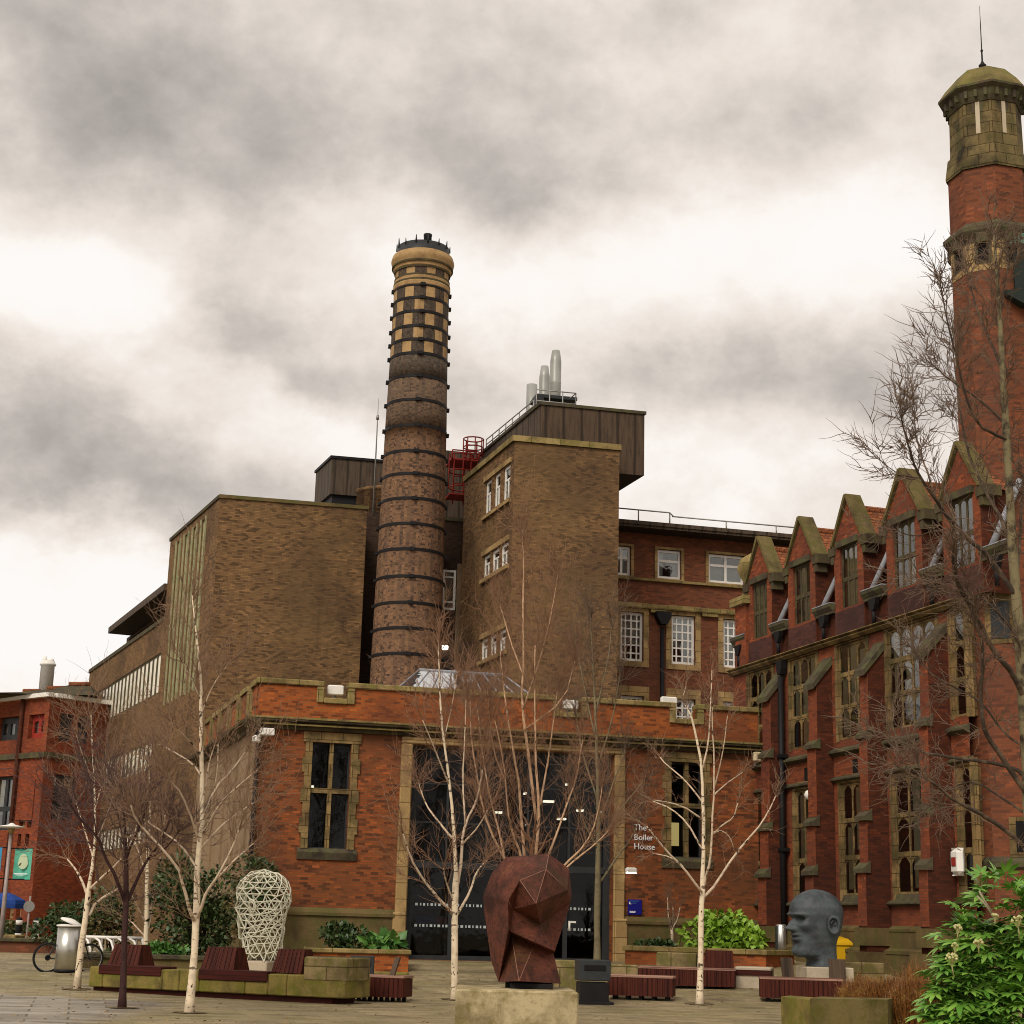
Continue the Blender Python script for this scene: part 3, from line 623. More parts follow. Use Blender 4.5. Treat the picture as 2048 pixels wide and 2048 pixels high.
    la.poly([(A0, y0, zb_), (A1, y0, zb_), (R1, 4.6, zr), (R0, 4.6, zr)]); la.poly([(A1, y1, zb_), (A0, y1, zb_), (R0, 4.6, zr), (R1, 4.6, zr)]); la.poly([(A0, y1, zb_), (A0, y0, zb_), (R0, 4.6, zr)]); la.poly([(A1, y0, zb_), (A1, y1, zb_), (R1, 4.6, zr)])
    lo = la.build('roof_lantern', M['roof_glass'], t)
    lbm = MB(); lbm.tube([(R0, 4.6, zr), (R1, 4.6, zr)], .05, 5)
    for i in range(9):
        k = i/8; lbm.tube([(A0+(A1-A0)*k, y0, zb_), (R0+(R1-R0)*k, 4.6, zr)], .03, 4)
    lbm.box(A0, A1, y0-.05, y0+.03, zb_-.5, zb_); lbm.build('glazing_bar', M['lead'], lo)
    # iron downpipe on the corner
    dp = MB(); xx = f.s(508, 1500); dp.tube([(xx+.09, -.14, zc0-.1), (xx+.07, -.14, zb)], .065, 8); dp.bbox(xx-.04, xx+.2, -.24, -.05, zc0-.4, zc0-.1, .03); dp.build('downpipe', M['black_metal'], t)
    return t
boiler_house()
f = BH
# fittings fixed to the hall
t = thing('security_camera', 'white camera box on a bracket at the left corner of the brick hall', 'camera', f.P(f.s(514, 1478), .15, f.z(514, 1478)), TB)
b = MB(); b.bbox(.02, .42, -.42, -.2, .06, .26, .02); b.build('housing', M['white_paint'], t); b = MB(); b.bbox(-.14, .08, -.15, .1, -.12, .08, .03); b.tube([(-.03, -.05, 0), (.08, -.25, .1)], .05); b.build('bracket', M['white_paint'], t)
b = MB(); b.lathe([(.07, 0), (.07, .02)], 10); lo = b.build('lens', M['black_metal'], t); lo.location = (.42, -.31, .16); lo.rotation_euler = (0, pi/2, 0)
def floodlight(px, py, w, h, label, par_n=.0, matname='white_paint', grp=None):
    P = f.P(f.s(px, py, par_n), par_n, f.z(px, py, par_n)); t = thing('floodlight', label, 'floodlight', P, TB, grp)
    b = MB(); b.bbox(-w/2, w/2, -.12, .06, -h/2, h/2, .03); b.build('housing', M[matname], t); b = MB(); b.box(-.04, .04, .07, .2, -h/2-.12, -h/2+.05); b.build('bracket', M['galv'], t); return t
floodlight(671, 1381, .46, .28, 'white floodlight box in the parapet notch above the left window', -.2)
floodlight(1140, 1410, .46, .28, 'white floodlight box in the parapet notch above the entrance', -.2)
floodlight(1337, 1401, .5, .2, 'white floodlight tilted in the parapet notch above the right window', -.2)
floodlight(1515, 1514, .28, .28, 'cream floodlight under the right end of the hall cornice', .45, 'blind')
t = thing('wall_light', 'small white lamp on the stone pier right of the entrance', 'wall light', f.P(f.s(1258, 1741), .12, f.z(1258, 1741)), TB)
b = MB(); b.bbox(-.17, .17, -.16, .0, -.07, .08, .04); b.build('lamp_body', M['white_paint'], t); b = MB(); b.box(-.15, .15, -.14, -.03, -.085, -.072); b.build('diffuser', M['lamp_white'], t)
r = f.rect(1255, 1799, 1282.5, 1829.6); t = thing('wall_sign', 'square dark blue sign with small white lettering on the brick wall right of the entrance', 'sign', f.P(r[0], .02, r[2]), TB)
w, h = r[1]-r[0], r[3]-r[2]; b = MB(); b.bbox(0, w, -.03, .0, 0, h, .006); b.build('sign_panel', M['blue_sign'], t)
b = MB(); b.box(w*.12, w*.8, -.036, -.031, h*.87, h*.92); b.box(w*.3, w*.6, -.036, -.031, h*.74, h*.79); b.build('sign_text', M['sign_blue2'], t)
b = MB(); b.box(w*.06, w*.15, -.036, -.031, h*.70, h*.84); b.box(w*.1, w*.24, -.036, -.031, h*.68, h*.72)
for i in range(5): b.box(w*(.12+.085*i), w*(.19+.085*i), -.036, -.031, h*.13, h*(.22 if i % 2 else .25))
build_each(b, 'sign_emblem', M['sign_white'], t)
# ---------------------------------------------------------------- brown brick block with the low wing on its left
def prism_xy(mb, pts, z0, z1, mi=0): mb.prism(pts, z0, z1, 'z', mi)
def brown_block():
    th = radians(12.4); f = Fr(441, 986, 62, th); t = f.thing('laboratory_block', 'large windowless tan brick block with a long low wing of strip windows on its left', 'building')
    th2 = radians(-66.3); g = Fr(0, 0, 0, th2, P=f.o); dl = th2-th
    def child(mb, name, mats, par=None):
        o = mb.build(name, mats, par or t)
        if par is None: o.rotation_euler = (0, 0, dl)
        return o
    zt = f.z(441, 986); s1 = f.s(735, 1010); sl = g.s(341.8, 1074)
    b = MB(); b.poly([(0, 0, 0), (s1, 0, 0), (s1, 0, zt-.2), (0, 0, zt-.2)]); b.poly([(s1, 0, 0), (s1, 9, 0), (s1, 9, zt-.2), (s1, 0, zt-.2)]); b.build('front_wall', M['brick_tan'], t)
    # left face with four tall slots
    sl0, sl1 = g.s(346, 1200), g.s(401, 1200); zs1, zs0 = g.z(372, 1070), g.z(372, 1385); w = (sl1-sl0)/7.4
    holes = [(sl0+i*2.13*w, sl0+i*2.13*w+w*1.0, zs0, zs1) for i in range(4)]
    b = MB(); b.wall(sl, 0, 0, zt-.2, holes, 0, .2); child(b, 'side_wall', M['brick_tan'])
    for h in holes:
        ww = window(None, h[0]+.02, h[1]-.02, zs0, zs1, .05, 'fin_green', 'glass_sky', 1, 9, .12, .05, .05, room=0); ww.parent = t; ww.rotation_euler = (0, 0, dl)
    b = MB()
    for h in holes:
        b.box(h[0]-.09, h[0]-.01, -.06, .1, zs0-.1, zs1+.05); b.box(h[1]+.01, h[1]+.09, -.06, .1, zs0-.1, zs1+.05)
    child(b, 'fin', M['fin_green'])
    b = MB(); b.box(-.05, s1+.06, -.06, .3, zt-.2, zt-.06); c = b.build('coping', M['plinth'], t)
    b = MB(); b.box(sl, -.07, -.06, .3, zt-.2, zt-.062); child(b, 'coping', M['slate_moss'])
    q = Vector((cos(dl), sin(dl)))
    b = MB(); b.poly([(0, .1, zt-.3), (s1, .1, zt-.3), (s1, 9, zt-.3), (q.x*sl, q.y*sl, zt-.3)]); b.poly([(q.x*sl, q.y*sl, 0), (q.x*sl, q.y*sl, zt-.2), (s1, 9, zt-.2), (s1, 9, 0)]); b.build('roof', M['lead'], t)
    # low wing
    zw = g.z(328, 1240); se = g.s(177, 1347, 0.)
    r1 = (g.s(185, 1420), g.s(317, 1340), 0, 0); r1 = (r1[0], r1[1], g.z(250, 1421), g.z(250, 1348)); r2 = (g.s(190, 1580), g.s(300, 1505), g.z(270, 1550), g.z(270, 1494)); r3 = (r2[0], r2[1], g.z(290, 1690), g.z(290, 1640))
    b = MB(); b.wall(se, sl-.01, 0, zw, [r1, r2, r3], .06, .25); b.poly([(se, .06, 0), (se, .06, zw), (se, 12, zw), (se, 12, 0)]); child(b, 'wing_wall', M['brick_tan'])
    b = MB(); b.box(se-.05, sl, .0, .35, zw, zw+.18); b.poly([(se, .3, zw+.05), (sl, .3, zw+.05), (sl, 12, zw+.05), (se, 12, zw+.05)]); child(b, 'wing_coping', M['stone_soot_gothic'])
    for r, n in ((r1, 18), (r2, 14), (r3, 14)):
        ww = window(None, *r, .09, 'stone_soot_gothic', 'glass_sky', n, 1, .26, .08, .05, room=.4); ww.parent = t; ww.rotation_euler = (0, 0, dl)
    # recessed top storey under a wide dark roof slab
    n_ = .12; sa = g.s(216, 1267, n_); za = g.z(216, 1267, n_); kb = 1.
    while g.z(300, 1236, -kb) < za and kb < 6: kb += .1
    sb = g.s(254, 1271, -kb)
    b = MB(); b.box(sa, sl-.01, -n_, 9, za, za+.3); child(b, 'overhanging_roof', M['dark_metal'])
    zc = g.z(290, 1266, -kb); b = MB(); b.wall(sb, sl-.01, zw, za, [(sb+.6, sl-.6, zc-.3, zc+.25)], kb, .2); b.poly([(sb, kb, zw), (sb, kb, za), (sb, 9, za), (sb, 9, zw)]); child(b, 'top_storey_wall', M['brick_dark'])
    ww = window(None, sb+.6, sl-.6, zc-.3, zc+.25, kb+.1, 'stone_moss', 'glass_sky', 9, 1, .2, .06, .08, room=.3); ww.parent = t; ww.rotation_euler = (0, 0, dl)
    # plant room on the roof, louvred foot
    n = -5.; a0, a1 = f.s(664, 915, n), f.s(830, 933, n); zp = f.z(664.5, 914, n); lft = f.s(634, 939, -8.2)
    b = MB(); zl = f.z(690, 990, n); prism_xy(b, [(a0, -n), (a1, -n), (a1, 7.6), (a0-.4, 7.6)], zl, zp-.06); pr = b.build('plant_room', M['grey_dark_metal'], t)
    b = MB(); prism_xy(b, [(a0-.06, -n-.06), (a1, -n-.06), (a1, 7.66), (a0-.47, 7.66)], zp-.055, zp+.06); b.build('roof_edge', M['black_metal'], pr)
    b = MB(); prism_xy(b, [(a0+.1, -n+.15), (a1, -n+.15), (a1, 7.4), (a0-.25, 7.4)], zt-.29, zl-.002); b.build('louvre', M['black_metal'], pr)
    # dark recess and curved stair drum behind the chimney
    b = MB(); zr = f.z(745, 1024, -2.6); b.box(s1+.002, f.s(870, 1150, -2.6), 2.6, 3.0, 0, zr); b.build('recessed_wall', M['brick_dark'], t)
    c0 = f.s(770, 1000, -5.); b = MB(); zd = f.z(750, 976, -4); b.lathe([(1.35, 4), (1.35, zd), (1.42, zd+.02), (1.42, zd+.15), (.0, zd+.16)], 28, (c0+.1, 5.4)); b.build('stair_drum', M['brick_tan'], t)
    return t, f
LAB, LABF = brown_block()
f = LABF; P = f.P(f.s(747, 1009, -.6), -.6, f.z(747, 1009, -.6)); ztop = f.z(757, 797, -.6)
t = thing('lightning_mast', 'thin pale mast with a pointed tip rising beside the banded brick chimney', 'mast', P)
b = MB(); b.tube([(0, 0, -.5), (.0, 0, (ztop-P.z)*.8), (.0, 0, ztop-P.z)], [.04, .025, .008], 6); b.build('pole', M['galv'], t)
b = MB(); b.lathe([(.07, (ztop-P.z)*.8), (.05, (ztop-P.z)*.84)], 8); b.build('collar', M['galv'], t)

# ---------------------------------------------------------------- banded chimney
def chimney():
    Y = 60.5; base = at(811, 1357, Y); cx, cy = base.x, base.y
    def zR(py, Rpx):
        # height and radius on the axis at a photo height
        lo, hi = 0, 60
        for _ in range(40):
            mi = (lo+hi)/2
            if proj(Vector((cx, cy, mi)))[1] > py: lo = mi
            else: hi = mi
        d = (Vector((cx, cy, lo))-C_P).dot(C_F); return lo, Rpx*d/F_PX
    t = thing('brick_chimney', 'tall round banded brick chimney with chequered cream and black top', 'chimney', (cx, cy, 0))
    z1, r1 = zR(1340, 70.5); z2, r2 = zR(867, 61.5); z3, r3 = zR(727, 57.5); z4, r4 = zR(600, 55)
    def Rz(z):
        P = [(z1, r1), (z2, r2), (z3, r3), (z4, r4)]
        if z <= z1: return r1+(z1-z)*(r1-r2)/(z2-z1)
        for (a, ra), (b_, rb) in zip(P, P[1:]):
            if z <= b_: return ra+(rb-ra)*(z-a)/(b_-a)
        return r4
    zs = zR(727, 0)[0]; zk = zR(592, 0)[0]; zsoot = zR(815, 0)[0]
    b = MB(); b.lathe([(Rz(z), z) for z in [0]+[z1*.5]+[zR(1300-50*i, 0)[0] for i in range(10)]+[zR(866, 0)[0]]], 64); b.build('shaft', M['brick_chimney'], t)
    b = MB(); b.lathe([(Rz(z)+.003, z) for z in (zR(868, 0)[0], zR(840, 0)[0], zR(769, 0)[0])], 64); b.build('smoky_shaft', M['brick_mid'], t)
    b = MB(); b.lathe([(Rz(z)+.004, z) for z in (zR(770, 0)[0], zs)], 64); b.build('sooty_shaft', M['brick_sooty'], t)
    # chequer: eight cream panels per row, rows staggered
    rows = [724.8, 697.6, 671, 642, 615, 589]; k = 112; b = MB()
    for i in range(5):
        za, zb = zR(rows[i], 0)[0], zR(rows[i+1], 0)[0]; h = zb-za
        off = 0 if i % 2 == 0 else 7
        lv = [za, za+h*.12, zb-h*.12, zb]
        def mt(ring, j, off=off): return 1 if ring == 1 and ((j+off+10) % 14) < 6 else 0
        b.lathe([(Rz(z)+.002, z) for z in lv], k, mats=mt, cap=False)
    b.build('chequer_band', [M['brick_sooty'], M['stone_cream']], t)
    # crown
    zz = lambda py: zR(py, 0)[0]; R = lambda px, py: zR(py, px)[1]
    b = MB(); b.lathe([(R(54, 590), zz(591)), (R(57, 586), zz(587)), (R(57.4, 580), zz(581)), (R(55.5, 576), zz(577)), (R(55.5, 572), zz(570)), (R(54, 568), zz(567))], 64, smooth=False); b.build('crown_torus', M['stone_cream'], t)
    def mt(ring, j): return 1 if ring == 1 and ((j+4) % 14) < 8 else 0
    b = MB(); a, c = zz(568), zz(551); b.lathe([(R(54, 560), a), (R(54, 560), a+(c-a)*.08), (R(54, 560), c-(c-a)*.06), (R(54.5, 552), c)], 112, mats=mt, cap=False); b.build('frieze', [M['stone_cream'], M['brick_sooty']], t)
    b = MB(); b.lathe([(R(54.5, 552), zz(551.5)), (R(57.5, 548), zz(549)), (R(58, 543), zz(544)), (R(59, 541), zz(541)), (R(62.2, 533), zz(533)), (R(63, 528), zz(529.5)), (R(62.5, 524), zz(526)), (R(60, 517), zz(519)), (R(56, 515), zz(517))], 64, smooth=False); b.build('crown_cornice', M['stone_cream'], t)
    for py, rp in ((541.5, 60.6), (551.5, 55.6), (567.5, 55.0), (577, 56.2)):  # black bands painted in as the shadow lines of the crown mouldings
        b = MB(); z = zz(py); r_ = R(rp, py); b.lathe([(r_-.02, z-.035), (r_+.012, z-.035), (r_+.012, z+.035), (r_-.02, z+.035)], 64, smooth=False, cap=False); b.build('painted_shadow_line', M['stone_black'], t)
    b = MB(); b.lathe([(R(53, 515), zz(519)), (R(52.5, 505), zz(500)), (R(50, 505), zz(500)), (R(50, 505), zz(512))], 48, cap=False)
    b.lathe([(R(50, 505), zz(512)), (.02, zz(511))], 32, cap=False)
    for i in range(14):
        an = 2*pi*i/14; rr = R(52, 505); b.tube([(rr*cos(an), rr*sin(an), zz(505)), (rr*cos(an)*1.02, rr*sin(an)*1.02, zz(493-3*(i % 3)))], [.05, .015], 4)
    b.build('metal_collar', M['charcoal'], t)
    for (x, y0, rp) in ((8, 471, 8.5), (17, 484, 7), (-10, 486, 8), (-23, 491, 6), (-2, 490, 6)):
        an = R(x, 500); b = MB(); r_ = R(rp, 480); b.lathe([(r_*.94, zz(512)), (r_*.94, zz(y0+5)), (r_, zz(y0+4)), (r_, zz(y0)), (r_*.8, zz(y0)), (r_*.8, zz(y0+8))], 16, (an, R(6, 500) if rp < 7.5 else -.1)); b.build('flue_pot', M['black_metal'], t)
    for i, py in enumerate([589, 615, 642, 671, 697.6, 724.8, 770, 817, 867.7, 918.5, 963.6, 1012, 1062, 1112, 1165.7, 1217.5, 1267.6, 1318]):
        z, _ = zR(py, 0); r_ = Rz(z); h = .055; b = MB()
        b.lathe([(r_-.01, z-h), (r_+.022, z-h), (r_+.022, z+h), (r_-.01, z+h)], 64, smooth=False, cap=False)
        for an in (0.15, pi/2+.2, pi+.15, 3*pi/2+.1):
            ca, sa = cos(an), sin(an); q = []
            for dr, dt in ((0, -.1), (.10, -.1), (.10, .1), (0, .1)): q.append(((r_+dr)*ca-dt*sa, (r_+dr)*sa+dt*ca))
            b.prism(q, z-h*1.1, z+h*1.1, 'z')
        b.build('iron_band', M['black_metal'], t)
    return t
M['stone_cream'] = stone('cream_terracotta', (.41, .265, .125), (.17, .10, .05), None, 1.8, .6, streak=.7)
chimney()

# ---------------------------------------------------------------- stair tower with metal penthouse
def tower():
    th = radians(12.5); f = Fr(1030, 871, 58, th); t = f.thing('stair_tower', 'tan brick stair tower with dark metal penthouse and three grey flues on top', 'building')
    th2 = radians(-71.7); g = Fr(0, 0, 0, th2, P=f.o); dl = th2-th; q = Vector((cos(dl), sin(dl)))
    zt = f.z(1030, 871); s1 = f.s(1239, 889); sl = g.s(930, 952)
    b = MB(); b.poly([(0, 0, 0), (s1, 0, 0), (s1, 0, zt-.22), (0, 0, zt-.22)]); b.poly([(s1, 0, 0), (s1+.5, 9, 0), (s1+.5, 9, zt-.22), (s1, 0, zt-.22)]); b.build('front_wall', M['brick_tan'], t)
    rows = [((969, 1019), [(970, 957, 982, 1031), (988, 948, 1000, 1018), (1006, 938, 1020, 1003)]), ((965, 1015), [(966, 1110, 980, 1163), (983, 1100, 998, 1148), (1001, 1088, 1016, 1136)]), ((959, 1011), [(961, 1278, 975, 1328), (979, 1270, 993, 1315), (997, 1262, 1011, 1304)])]
    holes = []
    for _, ws in rows:
        zc = None
        z0, z1 = g.z(ws[1][0]+6, ws[1][3]-3), g.z(ws[1][0]+6, ws[1][1]-1)
        for (l, tp, r, bt) in ws: holes.append((g.s(l, (tp+bt)/2), g.s(r, (tp+bt)/2), z0, z1))
    b = MB(); b.wall(sl, 0, 0, zt-.22, holes, 0, .2); o = b.build('side_wall', M['brick_tan'], t); o.rotation_euler = (0, 0, dl)
    for h in holes:
        w = window(None, h[0]+.02, h[1]-.02, h[2]+.02, h[3]-.02, .06, 'white_paint', 'glass', 1, 1, .07, .10, .06, rowz=[.62], room=.6); w.parent = t; w.rotation_euler = (0, 0, dl)
        mm = MB(); mx = (h[0]+h[1])/2; mm.box(mx-.045, mx+.045, .07, .12, h[2]+.12, h[2]+(h[3]-h[2])*.6); mm.build('glazing_bar', M['white_paint'], w)
    b = MB()
    for k in range(3):
        hs = holes[3*k:3*k+3]; b.box(hs[0][0]-.15, hs[2][1]+.15, -.1, .04, hs[0][2]-.16, hs[0][2]-.012); b.box(hs[0][0]-.1, hs[2][1]+.1, -.05, .02, hs[0][3]+.012, hs[0][3]+.2)
    for o in build_each(b, 'sill', M['stone_warm'], t): o.rotation_euler = (0, 0, dl)
    b = MB(); prism_xy(b, [(-.08, -.08), (s1+.06, -.08), (s1+.06, .3), (.1, .3)], zt-.22, zt); a = q*sl; prism_xy(b, [(-.09, -.07), (.2, .25), (a.x+.3, a.y), (a.x-.08, a.y)], zt-.221, zt-.003); b.build('coping', M['stone_moss'], t)
    b = MB(); b.poly([(0, .1, zt-.3), (s1, .1, zt-.3), (s1+.5, 9, zt-.3), (a.x, a.y, zt-.3)]); b.poly([(a.x, a.y, 0), (a.x, a.y, zt-.2), (s1+.5, 9, zt-.2), (s1+.5, 9, 0)]); b.build('roof', M['lead'], t)
    # penthouse: wraps the tower top and overhangs on the right
    n = -1.1; x0, x1 = f.s(1082, 808, n), f.s(1289, 829, n); zp1 = f.z(1180, 819, n); zp0 = f.z(1287, 951, n)
    k0, k1 = q*-9.5, q*-9.5
    b = MB(); xr = s1+.02+.06
    prism_xy(b, [(x0, -n), (x1, -n), (x1-k0.x*-1, -n+9.4), (x0+k0.x, -n+9.4)], zt+.12, zp1); prism_xy(b, [(xr, -n), (x1, -n), (x1+k0.x, -n+9.4), (xr+k0.x*.2, -n+9.4)], zp0, zt+.118)
    ph = b.build('penthouse', M['dark_metal'], t)
    b = MB(); prism_xy(b, [(x0-.06, -n-.06), (x1+.06, -n-.06), (x1+.06+k0.x, -n+9.4), (x0-.06+k0.x, -n+9.4)], zp1+.002, zp1+.12); b.build('roof_edge', M['slate_moss'], ph)
    # flues
    for (px, ty, rp, n_, cone) in ((1064, 770, 10.8, -7.0, 0), (1089.5, 733, 10.5, -5.2, 1), (1112, 702, 11.2, -3.6, 1)):
        s_, z_ = f.uv(px, ty, n_); d = (f.P(s_, n_, z_)-C_P).dot(C_F); r_ = rp*d/F_PX; b = MB()
        pr = [(r_, zp1-.3), (r_, zp1+(z_-zp1)*.55), (r_*1.03, zp1+(z_-zp1)*.56), (r_*1.03, zp1+(z_-zp1)*.58), (r_, zp1+(z_-zp1)*.59)]
        pr += [(r_, z_-.45), (r_*.72, z_), (r_*.62, z_), (r_*.62, z_-.3)] if cone else [(r_, z_), (r_*.9, z_), (r_*.9, z_-.3)]
        b.lathe(pr, 24, (s_, -n_)); b.build('flue', M['flue_grey'], t)
        if px > 1100:
            pm = MB(); pm.lathe([(r_*1.35, zp1+.14), (r_*1.35, zp1+.3), (r_*1.1, zp1+.32)], 16, (s_, -n_)); pm.box(s_-.9, s_+.75, -n_-.6, -n_+.5, zp1+.95, zp1+1.08); pm.box(s_-.95, s_-.6, -n_-.6, -n_-.2, zp1+.6, zp1+.95); pm.build('flue_collar', M['charcoal'], t)
    rl = MB()
    def rail(p, q_, h=.9, posts=3):
        p, q_ = Vector(p), Vector(q_)
        for hh in (h, h*.5): rl.tube([p+Vector((0, 0, hh)), q_+Vector((0, 0, hh))], .025, 5)
        for i in range(posts+1): c = p.lerp(q_, i/posts); rl.tube([c, c+Vector((0, 0, h))], .025, 5)
    xa, xb = f.s(1128, 800, -3.2), f.s(1140, 800, -3.2)
    rail((x0+.1, -n+1.2, zp1+.1), (xb, -n+1.2, zp1+.1)); rail((xb, -n+1.2, zp1+.1), (xb-.2, 5, zp1+.1), .9, 2); rail((x0, -n+1.2, zp1+.1), (x0-.65, 8, zp1+.1), .45, 7)
    rl.build('roof_railing', M['galv'], t)
    # recess between chimney and tower: wall, upper plant storey, ladder cage, white window
    n = -7.0; h = MB(); xa, xb = f.s(858, 1100, n), f.s(948, 1060, n); zl = f.z(915, 1043, n); wn = f.rect(883, 1139, 912, 1221, n)
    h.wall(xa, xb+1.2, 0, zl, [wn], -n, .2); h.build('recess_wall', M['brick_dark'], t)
    b = MB(); b.box(xa, xb+1, -n-.06, -n+.3, zl+.002, zl+.14); b.build('recess_coping', M['stone_soot_gothic'], t)
    window(t, wn[0]+.02, wn[1]-.02, wn[2]+.02, wn[3]-.02, -n-.02, 'white_paint', 'glass', 1, 1, .06, .09, .07, rowz=[.2, .82], room=.8, blind=('blind', [(.05, .42, .25, .55)]))
    b = MB(); b.box(wn[0]-.3, wn[0]-.01, -n-.3, -n-.003, 4, wn[3]+.6); b.box(wn[1]+.02, wn[1]+.22, -n-.12, -n-.003, 4, wn[3]+.25); b.build('recess_pier', M['render_tan'], t)
    n2 = -11.; b = MB(); b.box(f.s(850, 950, n2), f.s(985, 950, n2), -n2, -n2+4, 6, f.z(920, 903, n2)); b.build('upper_plant_wall', M['grey_dark_metal'], t)
    l = MB(); n3 = -8.2; X = lambda px, py: f.s(px, py, n3); Z = lambda py: f.z(925, py, n3)
    def cage(xc, z0, z1, r, mat_hoops=True):
        for sx in (-.22, .22): l.tube([(xc+sx, -n3, z0), (xc+sx, -n3, z1)], .035, 5)
        k = 0; z = z0+.3
        while z < z1: l.tube([(xc-.22, -n3, z), (xc+.22, -n3, z)], .02, 4); z += .3
        z = z0+min(1.2, (z1-z0)*.3); zs_ = z; st = min(.85, (z1-z)/2)
        while z <= z1+.05:
            l.tube([(xc+r*cos(a), -n3-r*.9-r*sin(a)*.9, z) for a in [2*pi*i/14 for i in range(15)]], .03, 4); z += st
        for i in range(5):
            a = pi*(.0+.25*i); l.tube([(xc+r*cos(a), -n3-r*.9-r*sin(a)*.9, zs_), (xc+r*cos(a), -n3-r*.9-r*sin(a)*.9, z1)], .025, 4)
    cage(X(918, 940), Z(1010), Z(918), .5); cage(X(943, 900), Z(930), Z(882), .42); l.box(X(895, 930), X(950, 930), -n3-.8, -n3+.5, Z(931), Z(928)); l.box(X(893, 960), X(935, 960), -n3-.8, -n3+.2, Z(1000), Z(997))
    for px in (897, 932, 950): l.tube([(X(px, 930), -n3-.8, Z(931)), (X(px, 930), -n3-.8, Z(912))], .03, 4)
    l.tube([(X(897, 930), -n3-.8, Z(912)), (X(950, 930), -n3-.8, Z(912))], .03, 4); build_each(l, 'ladder_cage', M['red_steel'], t)
    s_, z_ = f.uv(886, 1294, n+.25); b = MB(); b.bbox(s_-.2, s_+.2, -n-.3, -n-.05, z_-.08, z_+.06); b.build('lit_wall_lamp', M['lamp_white'], t)
    s_, z_ = f.uv(892, 1330, n); b = MB(); b.box(s_-.35, s_+.35, -n-.05, -n+.0, z_-.8, z_+.2); b.build('small_window', M['charcoal'], t)
tower()

# ---------------------------------------------------------------- brown-red wing behind, with pale stone windows and roof rail
def red_wing():
    th = radians(14.3); f = Fr(1236, 1050, 64, th); t = f.thing('office_wing', 'brown red brick wing with white windows and flat overhanging roof', 'building')
    a0, a1 = f.s(1215, 1060), f.s(1605, 1086); zr = f.z(1236, 1053); zu = f.z(1236, 1063)
    up = [f.rect(1226, 1094, 1261.5, 1150), f.rect(1314.6, 1100, 1362, 1158), f.rect(1416.6, 1109, 1488, 1166)]
    z0, z1 = up[1][2], up[1][3]; up = [(u[0], u[1], z0, z1) for u in up]
    lo = [f.rect(1240.5, 1224.6, 1286.6, 1322), f.rect(1342.5, 1231.6, 1390, 1329), f.rect(1446, 1240, 1493, 1336)]; y0, y1 = lo[1][2], lo[1][3]; lo = [(u[0], u[1], y0, y1) for u in lo]
    bt = [f.rect(1240.5, 1392, 1286.6, 1480), f.rect(1342.5, 1398, 1390, 1485), f.rect(1446, 1404, 1493, 1490)]; v0, v1 = bt[1][2], bt[1][3]; bt = [(u[0], u[1], v0, v1) for u in bt]
    b = MB(); b.wall(a0, a1, 0, zu, up+lo+bt, 0, .25); b.build('brick_wall', M['brick_wing'], t)
    b = MB(); b.box(a0, a1, -1.0, 6, zu+.002, zr); b.box(a0, a1, -1.06, -1.002, zu+.1, zr+.05); b.build('roof_slab', M['grey_dark_metal'], t)
    b = MB(); zb = f.z(1330, 1160.5); b.box(a0, a1, -.14, .1, zb-.1, zb); b.box(a0, a1, -.2, -.003, f.z(1330, 1217)-.08, f.z(1330, 1217)+.1); b.build('string_course', M['stone_moss'], t)
    st = MB()
    for i, (l, ty) in enumerate(((up, .12), (lo, .22), (bt, .22))):
        for (p, q, c, d) in l:
            st.box(p-ty, p-.003, -.05, .1, c, d); st.box(q+.003, q+ty, -.05, .1, c, d); st.box(p-ty, q+ty, -.052, .1, d+.003, d+(.1 if i == 0 else .38)); st.box(p-ty, q+ty, -.056, .1, c-(.06 if i == 0 else .22), c-.003)
    build_each(st, 'stone_surround', M['stone_warm'], t)
    ks = MB(); zk = f.z(1318, 1207), f.z(1318, 1227)
    for p, q in ((lo[0][1]+.26, lo[1][0]-.26), (lo[1][1]+.26, lo[2][0]-.26)): ks.box(p, q, -.16, -.003, zk[1], zk[0]-.12)
    build_each(ks, 'stone_block', M['stone_moss'], t)
    for i, u in enumerate(up):
        window(t, u[0]+.01, u[1]-.01, u[2]+.01, u[3]-.01, .08, 'white_paint', 'glass', (2, 1, 2)[i], 1, .1, .1, .06, rowz=[.62], blind=('curtain', [(.0, .3, .05, 1), (.62, 1, .05, .6)] if i != 2 else [(.0, .5, .0, .6), (.5, 1, .0, .6)]), room=.8)
    for u in lo: window(t, u[0]+.01, u[1]-.01, u[2]+.01, u[3]-.01, .1, 'white_paint', 'glass', 4, 6, .055, .1, .06, blind=('curtain', [(.04, .96, .38, .98)]), room=.8)
    for u in bt: window(t, u[0]+.01, u[1]-.01, u[2]+.01, u[3]-.01, .1, 'white_paint', 'glass', 4, 5, .055, .1, .06, room=.8)
    d = MB(); x = f.s(1322, 1300); zt = f.z(1320, 1226); d.tube([(x, -.14, zt-.6), (x, -.14, 2)], .09, 8); d.prism([(x-.13, zt-.5), (x+.13, zt-.5), (x+.3, zt-.2), (x+.3, zt), (x-.3, zt), (x-.3, zt-.2)], -.4, -.04, 'y'); d.build('downpipe', M['black_metal'], t)
    r = MB(); zt = f.z(1330, 1034); xs = [a0, f.s(1264, 1045), f.s(1326, 1050), f.s(1438, 1060), f.s(1537, 1068), f.s(1600, 1073)]
    zA, zB = f.z(1290, 1031.5), f.z(1430, 1051)
    r.tube([(xs[0], -.8, zA), (xs[2], -.8, zA), (xs[2]+.15, -.8, zB)], .03, 5); r.tube([(xs[2]+.1, -.8, zB), (xs[5], -.8, zB)], .03, 5)
    for x, z in zip(xs, (zA, zA, zA, zB, zB, zB)): r.tube([(x, -.8, zr), (x, -.8, z)], .03, 5)
    r.build('roof_rail', M['galv'], t)
red_wing()

